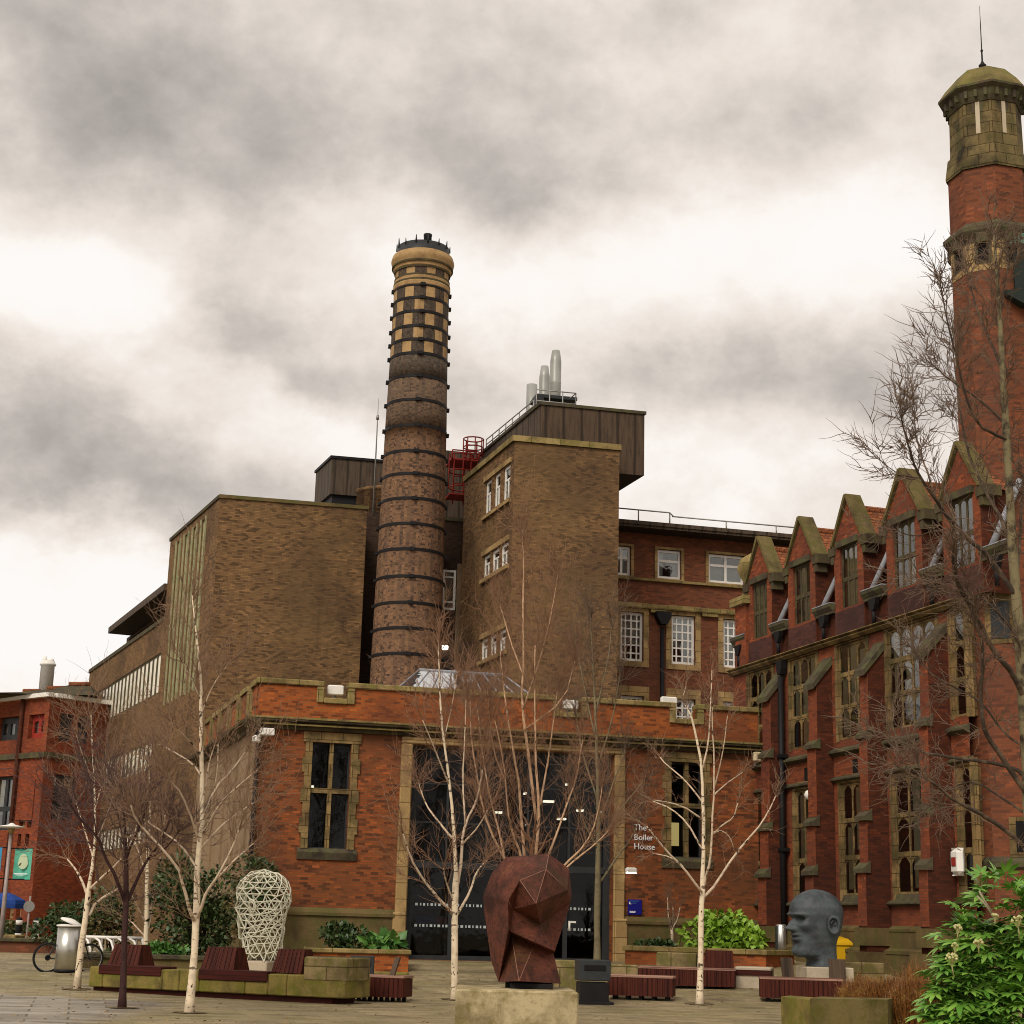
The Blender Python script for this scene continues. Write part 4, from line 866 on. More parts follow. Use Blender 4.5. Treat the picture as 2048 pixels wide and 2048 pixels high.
# ---------------------------------------------------------------- far red building on the left
def far_building():
    thL, thR = radians(-39.0), radians(49.0); c = at(101, 1394, 78); o = Vector((c.x, c.y, 0)); fl, fr = Fr(0, 0, 0, thL, P=o), Fr(0, 0, 0, thR, P=o)
    # left face: local x runs from far left to the corner
    fl = Fr(0, 0, 0, thL, P=o)
    t = thing('corner_building', 'bright red brick corner building with mossy roof behind the banners', 'building', o, 0)
    def ch(mb, name, mats, th, par=None):
        ob = mb.build(name, mats, par or t)
        if par is None: ob.rotation_euler = (0, 0, th)
        return ob
    zt = c.z; zs1, zs0 = fl.z(88, 1504), fl.z(88, 1515)
    wl = [fl.rect(-4, 1430, 40, 1481), fl.rect(57, 1428, 87, 1474)]; z0, z1 = fl.z(60, 1477), fl.z(60, 1430); wl = [(a[0], a[1], z0, z1) for a in wl]
    lw = [(fl.s(-20, 1600), fl.s(26, 1600), fl.z(20, 1660), fl.z(20, 1552))]
    sw = [fl.rect(38, 1630, 50, 1655), fl.rect(55, 1630, 64, 1655), fl.rect(35, 1668, 42, 1692), fl.rect(50, 1668, 58, 1692)]
    dn = [fl.rect(12, 1806, 27, 1838), fl.rect(32, 1806, 42, 1838)]
    b = MB(); b.wall(-30, 0, 0, zt, wl+lw+sw+dn, 0, .35); ch(b, 'left_wall', M['brick_far'], thL)
    wr = [fr.rect(119.6, 1421, 147.5, 1473), fr.rect(155, 1440, 180, 1478)]; wr = [(a[0], a[1], z0-.1, z1+.1) for a in wr]; lr = [fr.rect(105, 1550, 152, 1640), (12., 15.5, 3, 6)]
    b = MB(); b.wall(0, 22, 0, zt, wr+lr, 0, .35); ch(b, 'right_wall', M['brick_far'], thR)
    def wn(r, th, fm, cols, rowz, bl=None, gl='glass'):
        w = window(None, r[0]+.02, r[1]-.02, r[2]+.02, r[3]-.02, .22, fm, gl, cols, 1, .22, .12, .1, rowz=rowz, blind=bl, room=.9); w.parent = t; w.rotation_euler = (0, 0, th)
    wn(wl[0], thL, 'charcoal', 3, [.16, .85], ('curtain', [(0, 1, 0, 1)])); wn(wl[1], thL, 'red_steel', 2, [.14, .85], ('curtain', [(0, 1, 0, 1)])); wn(wr[0], thR, 'charcoal', 3, [.2, .72], ('curtain', [(.3, .75, .1, .8)])); wn(wr[1], thR, 'charcoal', 2, [.3])
    wn(lw[0], thL, 'charcoal', 2, [.4], ('blind', [(0, 1, .3, 1)])); wn(lr[0], thR, 'charcoal', 3, [.35, .7]); wn(lr[1], thR, 'charcoal', 2, [.5])
    for r in sw+dn: wn(r, thL, 'stone_warm', 1, [.5])
    b = MB(); b.box(-30, .1, -.14, .1, zs0, zs1); ch(b, 'string_course', M['stone_soot_gothic'], thL); b = MB(); b.box(.11, 22, -.14, .1, zs0, zs1); ch(b, 'string_course', M['stone_soot_gothic'], thR)
    b = MB(); b.box(-30, .2, -.25, .1, zt+.002, zt+.2); ch(b, 'gutter', M['white_paint'], thL); b = MB(); b.box(.21, 22, -.25, .1, zt+.002, zt+.2); ch(b, 'gutter', M['white_paint'], thR)
    d = MB(); x = fl.s(46, 1450); d.tube([(x, -.15, zt), (x, -.15, 0)], .1, 6); ch(d, 'downpipe', M['brick_buttress'], thL)
    for a, bb in ((fl.s(64, 1540), fl.s(74, 1540)),):
        p = MB(); p.box(a-.9, bb, -.05, -.003, fl.z(60, 1640), fl.z(60, 1560)); ch(p, 'brick_panel', M['brick_far'], thL)
    # low pitched roof with small stepped gables
    r = MB()
    for px0, px1, py in ((0-60, 45, 1399), (46, 82, 1381), (94, 132, 1375), (138, 180, 1367)):
        n = -3; q = fr if px0 > 90 else fl
        P0, P1 = at(px0, py+3, 81.), at(px1, py+3, 81.); w = P1.x-P0.x
        zz = P0.z; vs = [(P0.x-o.x-.9, P0.y-o.y-2.5, zt+.2), (P1.x-o.x+.9, P1.y-o.y-2.5, zt+.2), (P1.x-o.x, P1.y-o.y, zz), (P0.x-o.x, P0.y-o.y, zz), (P0.x-o.x-.9, P0.y-o.y+3, zt+.2), (P1.x-o.x+.9, P1.y-o.y+3, zt+.2)]
        r.mesh(vs, [(0, 1, 2, 3), (4, 3, 2, 5), (0, 3, 4), (1, 5, 2)])
    a = Vector((cos(thL), sin(thL))); e = Vector((cos(thR), sin(thR))); r.poly([(0, 0, zt+.2), (e.x*22, e.y*22, zt+.2), (e.x*22-a.x*30, e.y*22-a.y*30, zt+2.0), (-a.x*30, -a.y*30, zt+.2)])
    r.build('roof', M['slate_moss'], t)
    rt = MB()
    for px0, px1, py in ((46, 82, 1381), (94, 132, 1375), (138, 180, 1367), (-40, 45, 1399)):
        P0, P1 = at(px0, py+1.5, 80.9), at(px1, py+1.5, 80.9); rt.tube([P0-o, P1-o], .12, 5)
    rt.build('ridge_tile', M['tile'], t)
    P = at(94, 1350, 84); d = (P-C_P).dot(C_F)/F_PX; b = MB(); zc = lambda py: at(94, py, 84).z
    b.lathe([(13.5*d, zc(1400)), (13.5*d, zc(1332)), (16*d, zc(1331)), (16*d, zc(1327)), (13*d, zc(1326)), (13*d, zc(1322))], 20, (P.x-o.x, P.y-o.y))
    for dx, top, rr in ((-7, 1313, 4.5), (6, 1317, 5)): b.lathe([(rr*d, zc(1323)), (rr*d*1.05, zc(1319)), (rr*d*.7, zc(top))], 10, (P.x-o.x+dx*d, P.y-o.y))
    b.build('white_chimney', M['white_paint'], t)
far_building()
# ---------------------------------------------------------------- gothic range on the right
GO = BH.P(BH.s(1512, 1490), 0, 0)
G = Fr(0, 0, 0, TA, P=GO)
def nfrom(fr, s, z, px):
    lo, hi = 0., 3.
    for _ in range(40):
        mi = (lo+hi)/2
        if proj(fr.P(s, mi, z))[0] > px: lo = mi
        else: hi = mi
    return lo
def traceried(parent, s0, s1, z0, z1, y, nl, tiers, stonem, glassm='glass', fw=.085, mul=.075, blind=None, room=.9, d=.04):
    """stone window with mullions, transoms and pointed heads to every light"""
    mb = MB(); mb.box(s0, s0+fw, y, y+d, z0, z1); mb.box(s1-fw, s1, y, y+d, z0, z1); mb.box(s0+fw, s1-fw, y, y+d, z1-fw*.8, z1); mb.box(s0+fw, s1-fw, y, y+d, z0, z0+fw*.6)
    a, b = s0+fw, s1-fw; lw = (b-a-mul*(nl-1))/nl
    for i in range(1, nl): x = a+i*lw+(i-1)*mul; mb.box(x, x+mul, y+.01, y+d, z0+fw*.6, z1-fw*.8)
    zz = [z0+fw*.6]+[z0+(z1-z0)*t for t in tiers]+[z1-fw*.8]
    for k in range(len(zz)-1):
        top = zz[k+1]-(.0 if k == len(zz)-2 else .06)
        for i in range(nl):
            l = a+i*(lw+mul); r = l+lw
            if k < len(zz)-2: mb.box(l, r, y+.0, y+d, zz[k+1]-.06, zz[k+1]+.06)
            h = lw*.36; n = 5; pts = []
            for q in range(n+1):
                u = q/n; pts.append((l+lw*.5*u, top-h+h*sin(u*pi/2)*.92))
            full = pts+[(l+r-x, zq) for x, zq in reversed(pts[:-1])]
            for (xa, za), (xb, zb) in zip(full, full[1:]):
                mb.poly([(xa, y+.02, za), (xb, y+.02, zb), (xb, y+.02, top), (xa, y+.02, top)]); mb.poly([(xa, y+.02, za), (xa, y+d, za), (xb, y+d, zb), (xb, y+.02, zb)])
    w = mb.build('stone_window', M[stonem], parent)
    p = MB(); p.poly([(a-.02, y+d*.6, z0), (b+.02, y+d*.6, z0), (b+.02, y+d*.6, z1), (a-.02, y+d*.6, z1)]); p.build('pane', M[glassm], w)
    r = MB(); A, B_, c, e, f0, g = s0+.01, s1-.01, z0+.01, z1-.01, y+d+.01, y+d+room
    r.poly([(A, g, c), (B_, g, c), (B_, g, e), (A, g, e)]); r.poly([(A, f0, c), (A, g, c), (A, g, e), (A, f0, e)]); r.poly([(B_, f0, c), (B_, f0, e), (B_, g, e), (B_, g, c)]); r.poly([(A, f0, c), (B_, f0, c), (B_, g, c), (A, g, c)]); r.poly([(A, f0, e), (A, g, e), (B_, g, e), (B_, f0, e)])
    r.build('room_behind', M['room'], w)
    if blind:
        q = MB()
        for (u0, u1, v0, v1) in blind: q.box(s0+(s1-s0)*u0, s0+(s1-s0)*u1, y+d*.75, y+d*.9, z0+(z1-z0)*v0, z0+(z1-z0)*v1)
        q.build('blind', M['blind'], w)
    return w
def gothic():
    g = G; t = g.thing('gothic_range', 'red brick gothic range with buttresses, stone mullioned windows and steep gabled dormers', 'building')
    S0, S1 = g.s(1466, 1262), g.s(1936, 1400); zc = g.z(1663, 1280); zc0 = g.z(1663, 1293)
    zpl = g.z(1780, 1855)
    # openings
    def rc(l, tl, r, tr, bl): return [g.s(l, tl), g.s(r, tr), g.z(l, bl), g.z(l, tl)]
    U = [rc(1498, 1349, 1544, 1337, 1540), rc(1581, 1319, 1631.6, 1303.7, 1510), rc(1675, 1291, 1731, 1275, 1482), rc(1774, 1263, 1869, 1233, 1450), rc(1902, 1221, 1926, 1213, 1440)]
    zt = sum(u[3] for u in U[:4])/4; zb = sum(u[2] for u in U[1:4])/3
    for u in U: u[3] = zt; u[2] = zb
    W = [rc(1507, 1593, 1542, 1583, 1790), rc(1590, 1576, 1640, 1566, 1790), rc(1682, 1566, 1741, 1555, 1790), rc(1786, 1548, 1868, 1530, 1790), rc(1917, 1527, 1940, 1523, 1790)]
    zt2, zb2 = g.z(1690, 1566), g.z(1700, 1790)
    for w in W: w[3] = zt2; w[2] = zb2
    allw = [tuple(x) for x in U+W]
    # dormers
    D = []
    for (lx, ly, rx, ry, ax, ay, bx, by) in ((1502, 1162, 1538, 1147, 1512, 1069, 1505, 1283), (1582.7, 1126.7, 1624, 1108, 1595, 1028, 1590, 1253), (1675.8, 1088, 1719, 1068, 1687.5, 983, 1682, 1221), (1779.8, 1042.5, 1834, 1020, 1794.6, 931.5, 1791, 1176), (1893, 990, 1950, 965, 1905, 905, 1900, 1125)):
        D.append([g.s(lx, ly), g.s(rx, ry), g.z(lx, ly), g.z(ax+4, ay+3, .1), g.z(bx, by)])
    ze = sum(d[2] for d in D[:4])/4; za = sum(d[3] for d in D[:4])/4; zwb = sum(d[4] for d in D[:4])/4
    zg = g.z(1560, 1250)
    b = MB(); b.wall(S0, S1, 0, zc0, allw, 0, .28, 0, 1); b.poly([(S0, 0, 0), (S0, 8, 0), (S0, 8, zc0+6), (S0, 0, zc0)]); b.build('brick_wall', [M['brick_gothic'], M['stone_gothic']], t)
    b = MB(); prv = S0
    ds = [(d[0]-.2, d[1]+.2) for d in D]
    for a, c in ds: b.wall(prv, a, zc, zg-.02, [], .06, .1); prv = c
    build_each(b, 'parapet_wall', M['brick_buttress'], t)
    # cornice: two rolls
    b = MB(); h = zc-zc0; b.prism([(.05, zc0), (-.1, zc0), (-.2, zc0+h*.4), (-.2, zc0+h*.55), (-.14, zc0+h*.6), (-.26, zc0+h*.85), (-.24, zc), (.05, zc)], S0, S1, 'x'); b.build('cornice', M['stone_gothic'], t)
    # strings
    zs = g.z(1578, 1516), g.z(1578, 1569.6), g.z(1785, 1802)
    b = MB()
    for z, hh, o in ((zs[0], .22, .16), (zs[1], .16, .12), (zs[2], .14, .14)): b.prism([(.02, z-hh), (-o, z-hh*.6), (-o, z-hh*.35), (.02, z+.03)], S0, S1, 'x')
    b.build('string_course', M['stone_soot_gothic'], t)
    b = MB(); z0 = zpl; b.box(S0, S1, -.10, .02, z0-.55, z0-.08); b.prism([(.02, z0-.1), (-.12, z0-.1), (-.12, z0-.04), (.02, z0+.05)], S0, S1, 'x'); b.box(S0, S1, -.24, -.102, 0, z0-.62); b.prism([(-.1, z0-.64), (-.26, z0-.64), (-.26, z0-.56), (-.1, z0-.5)], S0, S1, 'x'); b.box(S0, S1, -.40, -.242, 0, z0-1.0); b.build('plinth', M['plinth'], t)
    # tall mullioned windows in pale stone frames
    nl = (3, 3, 3, 4, 1)
    for i, u in enumerate(U):
        f_ = MB(); e = .16
        f_.box(u[0]-e, u[0]-.003, -.018, .1, u[2]-.05, u[3]+e); f_.box(u[1]+.003, u[1]+e, -.018, .1, u[2]-.05, u[3]+e); f_.box(u[0], u[1], -.022, .1, u[3]+.003, u[3]+e); f_.build('window_surround', M['stone_gothic'], t)
        traceried(t, *u, .025, nl[i], [.34, .68], 'stone_gothic', 'glass', blind=[[(.12, .3, .05, .6), (.45, .62, .35, .95)], [(.12, .33, .3, .97), (.42, .64, .05, .66), (.75, .92, .3, .97)], [(.1, .28, .05, .64), (.4, .6, .36, .97), (.74, .9, .1, .9)], [(.1, .2, .36, .95), (.35, .45, .1, .95), (.62, .72, .36, .95)], None][i])
    for i, u in enumerate(W):
        f_ = MB(); e = .16
        f_.box(u[0]-e, u[0]-.003, -.018, .1, u[2]-.2, u[3]+e); f_.box(u[1]+.003, u[1]+e, -.018, .1, u[2]-.2, u[3]+e); f_.box(u[0], u[1], -.022, .1, u[3]+.003, u[3]+e+.05); f_.build('window_surround', M['stone_gothic'], t)
        f_ = MB(); f_.prism([(.1, u[2]-.25), (-.08, u[2]-.25), (.0, u[2]-.003), (.1, u[2]-.003)], u[0], u[1], 'x'); f_.build('sill', M['stone_soot_gothic'], t)
        traceried(t, *u, .025, (2, 3, 3, 3, 1)[i], [.33, .66], 'stone_gothic', 'glass', blind=[None, [(.14, .3, .35, .95)], [(.14, .3, .05, .6), (.45, .6, .4, .95)], [(.42, .6, .05, .95)], None][i])
    # buttresses between the bays
    zcap = None
    sc = g.z(1617, 1497); o1, o2 = g.z(1631, 1645, .8), g.z(1631, 1745, .8)
    for (xl, xo, xw, py) in ((1525.5, 1541.5, 1570, 1450), (1617.5, 1634, 1665, 1420), (1721, 1737, 1771, 1420), (1841, 1858, 1899, 1400)):
        zq = g.z(xw, py); sn = g.s(xw, py); n = nfrom(g, sn, zq, xo); sf = g.s(xl, py, n)
        if sf > sn-.3: sf = sn-.5
        zcap0 = g.z(1617+(xo-1634), 1373-(xo-1634)*.29, n); ztop = g.z(1659, 1318)
        if zcap is None: zcap = zcap0
        zcap0 = zcap
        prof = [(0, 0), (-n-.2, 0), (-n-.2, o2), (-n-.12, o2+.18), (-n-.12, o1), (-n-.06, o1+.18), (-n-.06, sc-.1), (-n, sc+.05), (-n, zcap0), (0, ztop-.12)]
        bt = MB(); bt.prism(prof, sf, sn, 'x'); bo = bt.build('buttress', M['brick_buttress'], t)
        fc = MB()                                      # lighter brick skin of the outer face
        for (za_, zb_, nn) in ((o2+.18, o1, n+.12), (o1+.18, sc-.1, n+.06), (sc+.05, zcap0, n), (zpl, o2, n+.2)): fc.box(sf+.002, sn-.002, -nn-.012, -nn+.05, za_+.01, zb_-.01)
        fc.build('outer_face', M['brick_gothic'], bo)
        cp = MB(); cp.prism([(-n-.14, zcap0-.12), (-n-.14, zcap0+.04), (.0, ztop+.06), (.0, ztop-.17)], sf-.06, sn+.06, 'x')
        for z_, nn in ((o2, n+.2), (o1, n+.12), (sc-.1, n+.06)): cp.prism([(-nn-.1, z_-.06), (-nn-.1, z_+.05), (-nn+.12, z_+.24), (-nn+.12, z_-.06)], sf-.05, sn+.05, 'x')
        build_each(cp, 'weathering', M['stone_soot_gothic'], bo)
        pz = MB(); pz.box(sf-.04, sn+.04, -n-.32, .0, z0-.45, z0-.02); pz.box(sf-.1, sn+.1, -n-.46, -.0, 0, z0-.6); pz.build('plinth_block', M['plinth'], bo)
    # dormers
    for i, d in enumerate(D):
        s0, s1 = d[0], d[1]; m_ = (s0+s1)/2
        wn = (s0+.12, s1-.12, zwb, ze)
        w = MB(); w.wall(s0-.2, s1+.2, zc+.003, ze, [wn], -.02, .25); w.poly([(s0-.2, -.02, ze), (s1+.2, -.02, ze), (m_, -.02, za-.2)])
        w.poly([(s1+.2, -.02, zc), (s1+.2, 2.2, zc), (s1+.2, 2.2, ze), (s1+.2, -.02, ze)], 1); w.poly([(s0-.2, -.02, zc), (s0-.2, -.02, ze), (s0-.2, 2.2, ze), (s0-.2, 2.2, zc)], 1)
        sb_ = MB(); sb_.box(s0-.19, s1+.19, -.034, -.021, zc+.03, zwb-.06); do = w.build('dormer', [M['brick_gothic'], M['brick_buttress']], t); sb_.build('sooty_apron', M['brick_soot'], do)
        a = MB(); a.box(wn[0]-.1, wn[1]+.1, -.1, .1, ze-.16, ze+.02); a.build('lintel', M['stone_soot_gothic'], do)
        ww = traceried(do, *wn[:3], ze-.165, .04, 3, [.47], 'stone_black', 'glass', fw=.07, mul=.07, blind={0: [(.1, .9, .0, .98)], 1: [(.5, .97, 0, .42), (.3, .6, .5, .95)], 2: [(.35, .9, .5, .95), (.35, .9, .0, .42)], 3: [(.6, .95, 0, .42)]}.get(i))
        c = MB(); hh = (za-ze); sl = .13
        def cop(x0, sg):
            e = x0+sg*.2
            c.prism([(e, ze-.06), (m_, za-.08), (m_, za+.0), (m_+sg*.07, za+.0), (e+sg*.07, ze+.0), (e+sg*.07, ze-.06)] if sg > 0 else [(e, ze-.06), (e-.07, ze-.06), (e-.07, ze+.0), (m_-.07, za), (m_, za), (m_, za-.08)], -.10, .36, 'y')
        cop(s1, 1); cop(s0, -1); c.build('gable_coping', M['coping_gothic'], do)
        k = MB()
        for x, sg in ((s1+.2, 1), (s0-.2, -1)): k.box(x-.1 if sg > 0 else x-.26, x+.26 if sg > 0 else x+.1, -.07, .42, ze-.32, ze-.065); k.box(x-.02 if sg > 0 else x-.14, x+.14 if sg > 0 else x+.02, -.045, .3, ze-.55, ze-.325)
        build_each(k, 'kneeler', M['stone_black'], do)
        r = MB(); zr = za-.38; y1 = 7.5; e0, e1 = s0-.32, s1+.32; zr0 = ze-.12
        r.poly([(e1, .3, zr0), (e1, y1, zr0), (m_, y1, zr), (m_, .3, zr)]); r.poly([(e0, .3, zr0), (m_, .3, zr), (m_, y1, zr), (e0, y1, zr0)]); ro = r.build('dormer_roof', M['tile'], do)
        rr = MB(); rr.tube([(m_, .3, zr+.02), (m_, y1, zr+.02)], .09, 6); rr.build('ridge_tile', M['tile'], ro)
    # main roof between the dormers, gutters, hoppers and downpipes
    r = MB(); zrg = za-1.0; gaps = [(S0, D[0][0]-.2)]+[(D[i][1]+.2, D[i+1][0]-.2) for i in range(len(D)-1)]+[(D[-1][1]+.2, S1)]
    for a, e in gaps:
        if e > a: r.poly([(a, .05, zg), (e, .05, zg), (e, 4., zrg), (a, 4., zrg)])
    r.poly([(S0, 4., zrg), (S1, 4., zrg), (S1, 9, zg), (S0, 9, zg)]); r.build('roof', M['tile'], t)
    for i in range(len(D)):
        a = D[i][1]+.24; e = D[i+1][0]-.24 if i+1 < len(D) else a+1.2
        if i == 0: pairs = [(D[0][0]-1.2, D[0][0]-.24), (a, e)]
        else: pairs = [(a, e)]
        for a, e in pairs:
            gt = MB(); gt.prism([(.04, zg-.14), (-.09, zg-.14), (-.16, zg-.03), (-.16, zg+.05), (.04, zg+.05)], a, e, 'x'); gt.box(a, e, -.08, .0, zg-.22, zg-.145); gu = gt.build('gutter', M['stone_soot_gothic'], t)
            ld = MB(); ld.box(a, e, -.17, .0, zg+.054, zg+.08); ld.tube([(a+.1, .12, zg+.1), (a+.12, 1.0, zg+1.85)], .09, 5); ld.build('lead_flashing', M['lead'], gu)
            x = (a+e)/2+.05; h_ = MB(); h_.prism([(x-.2, zg-.23), (x+.2, zg-.23), (x+.16, zg-.38), (x+.07, zg-.55), (x-.07, zg-.55), (x-.16, zg-.38)], -.18, -.055, 'y'); h_.tube([(x, -.12, zg-.5), (x, -.12, zc+.0)], .055, 8); h_.build('hopper', M['black_metal'], t)
    # long iron downpipe beside the first buttress
    p = MB(); x = g.s(1571, 1400); p.tube([(x+.05, -.18, zc0-.5), (x+.05, -.18, .5)], .085, 8); p.prism([(x-.14, zc0-.02), (x+.24, zc0-.02), (x+.2, zc0-.25), (x+.14, zc0-.42), (x-.04, zc0-.42), (x-.1, zc0-.25)], -.24, -.05, 'y')
    for py in (1513, 1575, 1700): z = g.z(1575, py); p.box(x-.1, x+.2, -.28, -.04, z-.05, z+.05)
    p.build('downpipe', M['black_metal'], t)
    # corner pier with ball finial at the far end of the parapet
    x = g.s(1490, 1240); z = g.z(1488, 1212); b = MB(); b.box(x-.45, x+.3, -.12, .8, zc, z); po = b.build('corner_pier', M['brick_gothic'], t)
    b = MB(); b.box(x-.58, x+.43, -.25, .93, z+.002, z+.25); b.lathe([(.42, z+.25), (.3, z+.5), (.2, z+.62), (.42, z+.95), (.5, z+1.2), (.4, z+1.5), (.0, z+1.75)], 16, (x-.07, .33)); b.build('finial', M['stone_moss'], po)
    # small vents
    b = MB()
    for px, py in ((1614, 1551), (1711, 1535)):
        s_, z_ = g.uv(px, py); b.box(s_-.12, s_+.12, -.02, .0, z_-.22, z_+.22)
    build_each(b, 'vent_slot', M['dark_void'], t)
    return t
gothic()
def wall_lamp(px, py, n, label, sz=.12):
    P = G.P(G.s(px, py, n), n, G.z(px, py, n)); t = thing('wall_light', label, 'wall light', P, TA)
    b = MB(); b.lathe([(.0, -sz), (sz*.7, -sz*.7), (sz, 0), (sz*.7, sz*.7), (.0, sz)], 12, cap=False); b.build('globe', M['white_paint'], t); b = MB(); b.box(-.04, .04, .0, .3, -.04, .04); b.build('bracket', M['black_metal'], t)
wall_lamp(1619, 1590, .45, 'small round white lamp high on the red brick buttress', .15)
P = G.P(G.s(1918, 1722, .1), .12, G.z(1918, 1722, .1)); t = thing('alarm_box', 'white alarm box low on the red brick wall near the stair turret', 'alarm', P, TA)
b = MB(); b.bbox(-.22, .22, -.12, .1, -.34, .3, .1); b.build('box_body', M['white_paint'], t); b = MB(); b.bbox(-.09, .09, -.14, -.122, -.12, .08, .02); b.build('red_lens', M['red_steel'], t)

# ---------------------------------------------------------------- octagonal stair turret
def turret():
    Y = 39.2; a = at(1976, 360, Y); cx, cy = a.x, a.y
    def zz(py):
        lo, hi = -2, 60
        for _ in range(40):
            mi = (lo+hi)/2
            if proj(Vector((cx, cy, mi)))[1] > py: lo = mi
            else: hi = mi
        return lo
    def R(px, py): return px*(Vector((cx, cy, zz(py)))-C_P).dot(C_F)/F_PX
    t = thing('stair_turret', 'tall octagonal red brick stair turret with blackened stone lantern, domed cap and spike', 'turret', (cx, cy, 0))
    view = atan2(cy, cx); rot = radians(-90+11.8+45)-atan2(cx, cy)-radians(45)   # a vertex 11.8 degrees right of the view line
    rot = atan2(-cy, -cx)+radians(10.5)
    o8 = lambda mb, prof, mi=0, cap=True: mb.lathe(prof, 8, rot=rot, mi=mi, smooth=False, cap=cap)
    R0 = R(78.5, 400); b = MB(); o8(b, [(R0*1.06, 0), (R0*1.05, zz(1300)), (R0, zz(900)), (R0, zz(363))]); b.build('brick_shaft', M['brick_turret'], t)
    b = MB(); z1, z0 = zz(512), zz(566); o8(b, [(R0+.012, z0), (R0+.012, z1+.15)], cap=False); b.build('stone_band', M['stone_warm'], t)
    b = MB(); o8(b, [(R0, zz(514)), (R0*1.02, zz(508)), (R0*1.10, zz(500)), (R0*1.19, zz(490)), (R0*1.19, zz(483)), (R0*1.0, zz(470))])
    for k in range(8):
        an = rot+2*pi*(k+.5)/8; ca, sa = cos(an), sin(an); rr = R0*.924
        q = [(rr*ca-sa*w+d*ca, rr*sa+ca*w+d*sa) for d, w in ((0, -.2), (.16, -.13), (.16, .13), (0, .2))]; b.prism(q, zz(514), zz(496), 'z')
    b.build('corbel_cornice', M['stone_soot_gothic'], t)
    b = MB(); z0 = zz(358); o8(b, [(R0*1.05, z0-.08), (R0*1.06, z0), (R0*.99, zz(322)), (R0*.93, zz(318)), (R0*.92, zz(310)), (R0*.90, zz(200)), (R0*.93, zz(196))]); b.build('stone_lantern', M['stone_lantern'], t)
    # slit openings in the lantern and small windows below
    def on_face(mb, k, w, za, zb, r, out, off=0.):
        an = rot+2*pi*(k+.5)/8; ca, sa = cos(an), sin(an); rr = r*cos(pi/8)
        q = [((rr+d)*ca-sa*u, (rr+d)*sa+ca*u) for d, u in ((-.2, off-w), (out, off-w), (out, off+w), (-.2, off+w))]; mb.prism(q, za, zb, 'z')
    faces = range(8)
    b = MB(); f2 = MB(); ks = sorted(faces, key=lambda k: (Vector((cx+cos(rot+2*pi*(k+.5)/8), cy+sin(rot+2*pi*(k+.5)/8), 0))).length)[:2]
    for k in ks: on_face(b, k, .055, zz(294), zz(226), R0*.905, .012); on_face(f2, k, .14, zz(297), zz(222), R0*.905, .004)
    build_each(f2, 'slit_surround', M['stone_soot_gothic'], t); build_each(b, 'louvre_slit', M['pale_stone'], t)
    b = MB(); s_ = MB()
    for k in (faces): on_face(b, k, .13, zz(548), zz(508), R0, .03); on_face(s_, k, .21, zz(553), zz(503), R0, .02)
    build_each(s_, 'window_surround', M['stone_soot_gothic'], t); build_each(b, 'small_window', M['dark_void'], t)
    # cap
    e = R0*1.17; b = MB(); o8(b, [(R0*.93, zz(232)), (R0*1.0, zz(222)), (R0*1.05, zz(212)), (e, zz(206)), (e*1.0, zz(202))])
    for k in range(8):
        for u in (-.25, 0, .25):
            an = rot+2*pi*(k+.5)/8; ca, sa = cos(an), sin(an); rr = R0*.93; q = [(rr*ca-sa*(u+w)+d*ca, rr*sa+ca*(u+w)+d*sa) for d, w in ((0, -.04), (.07, -.04), (.07, .04), (0, .04))]; b.prism(q, zz(226), zz(212), 'z')
    b.build('eaves_cornice', M['stone_soot_gothic'], t)
    b = MB(); o8(b, [(e*.99, zz(201.5)), (R0*.99, zz(184)), (R0*.66, zz(157)), (R0*.3, zz(151.5)), (.1, zz(149.5))]); b.build('domed_cap', M['stone_moss2'], t)
    b = MB(); u = R0/78.
    b.lathe([(u*8, zz(153)), (u*5, zz(149)), (u*9.5, zz(144)), (u*9, zz(140)), (u*3.5, zz(138.5)), (u*7, zz(134)), (u*8, zz(131)), (u*4, zz(127)), (u*1.8, zz(122)), (u*1.6, zz(104)), (u*3, zz(102)), (u*1.2, zz(98)), (u*.9, zz(50)), (u*.4, zz(12))], 12); b.build('spike_finial', M['black_metal'], t)
    # string course, front window and low lancet
    b = MB(); z = zz(1727); o8(b, [(R0*1.05, z-.2), (R0*1.14, z-.12), (R0*1.14, z+.0), (R0*1.05, z+.12)]); b.build('string_course', M['stone_soot_gothic'], t)
    kf = min(faces, key=lambda k: (Vector((cx+cos(rot+2*pi*(k+.5)/8), cy+sin(rot+2*pi*(k+.5)/8), 0))).length)
    b = MB(); on_face(b, kf, .36, zz(1300), zz(1200), R0*1.05, .02); b.build('window_surround', M['stone_gothic'], t)
    b = MB(); on_face(b, kf, .22, zz(1290), zz(1218), R0*1.05, .035); b.build('small_window', M['charcoal'], t)
    b = MB(); on_face(b, kf, .30, zz(1718), zz(1640), R0*1.055, .03, .28); b.build('window_surround', M['stone_gothic'], t)
    b = MB(); on_face(b, kf, .14, zz(1708), zz(1648), R0*1.055, .045, .28); b.build('small_window', M['dark_void'], t)
    b = MB(); z = zz(1855); o8(b, [(R0*1.35, 0), (R0*1.35, z-1), (R0*1.25, z-.9), (R0*1.25, z-.5), (R0*1.14, z-.4), (R0*1.14, z-.05), (R0*1.06, z+.05)]); b.build('plinth', M['plinth'], t)
    # the copper roofed bay hung on its right side, at the frame's edge
    n = MB(); P = at(2030, 540, Y-1.0); ox, oy = P.x-cx, P.y-cy; zb = at(2030, 600, Y-1.0).z; zt_ = at(2030, 492, Y-1.0).z; zr = at(2048, 452, Y-1.0).z
    n.box(ox-.02, ox+1.6, oy, oy+1.8, zb+.2, zt_); pass
    no = n.build('hanging_bay', M['green_black'], t)
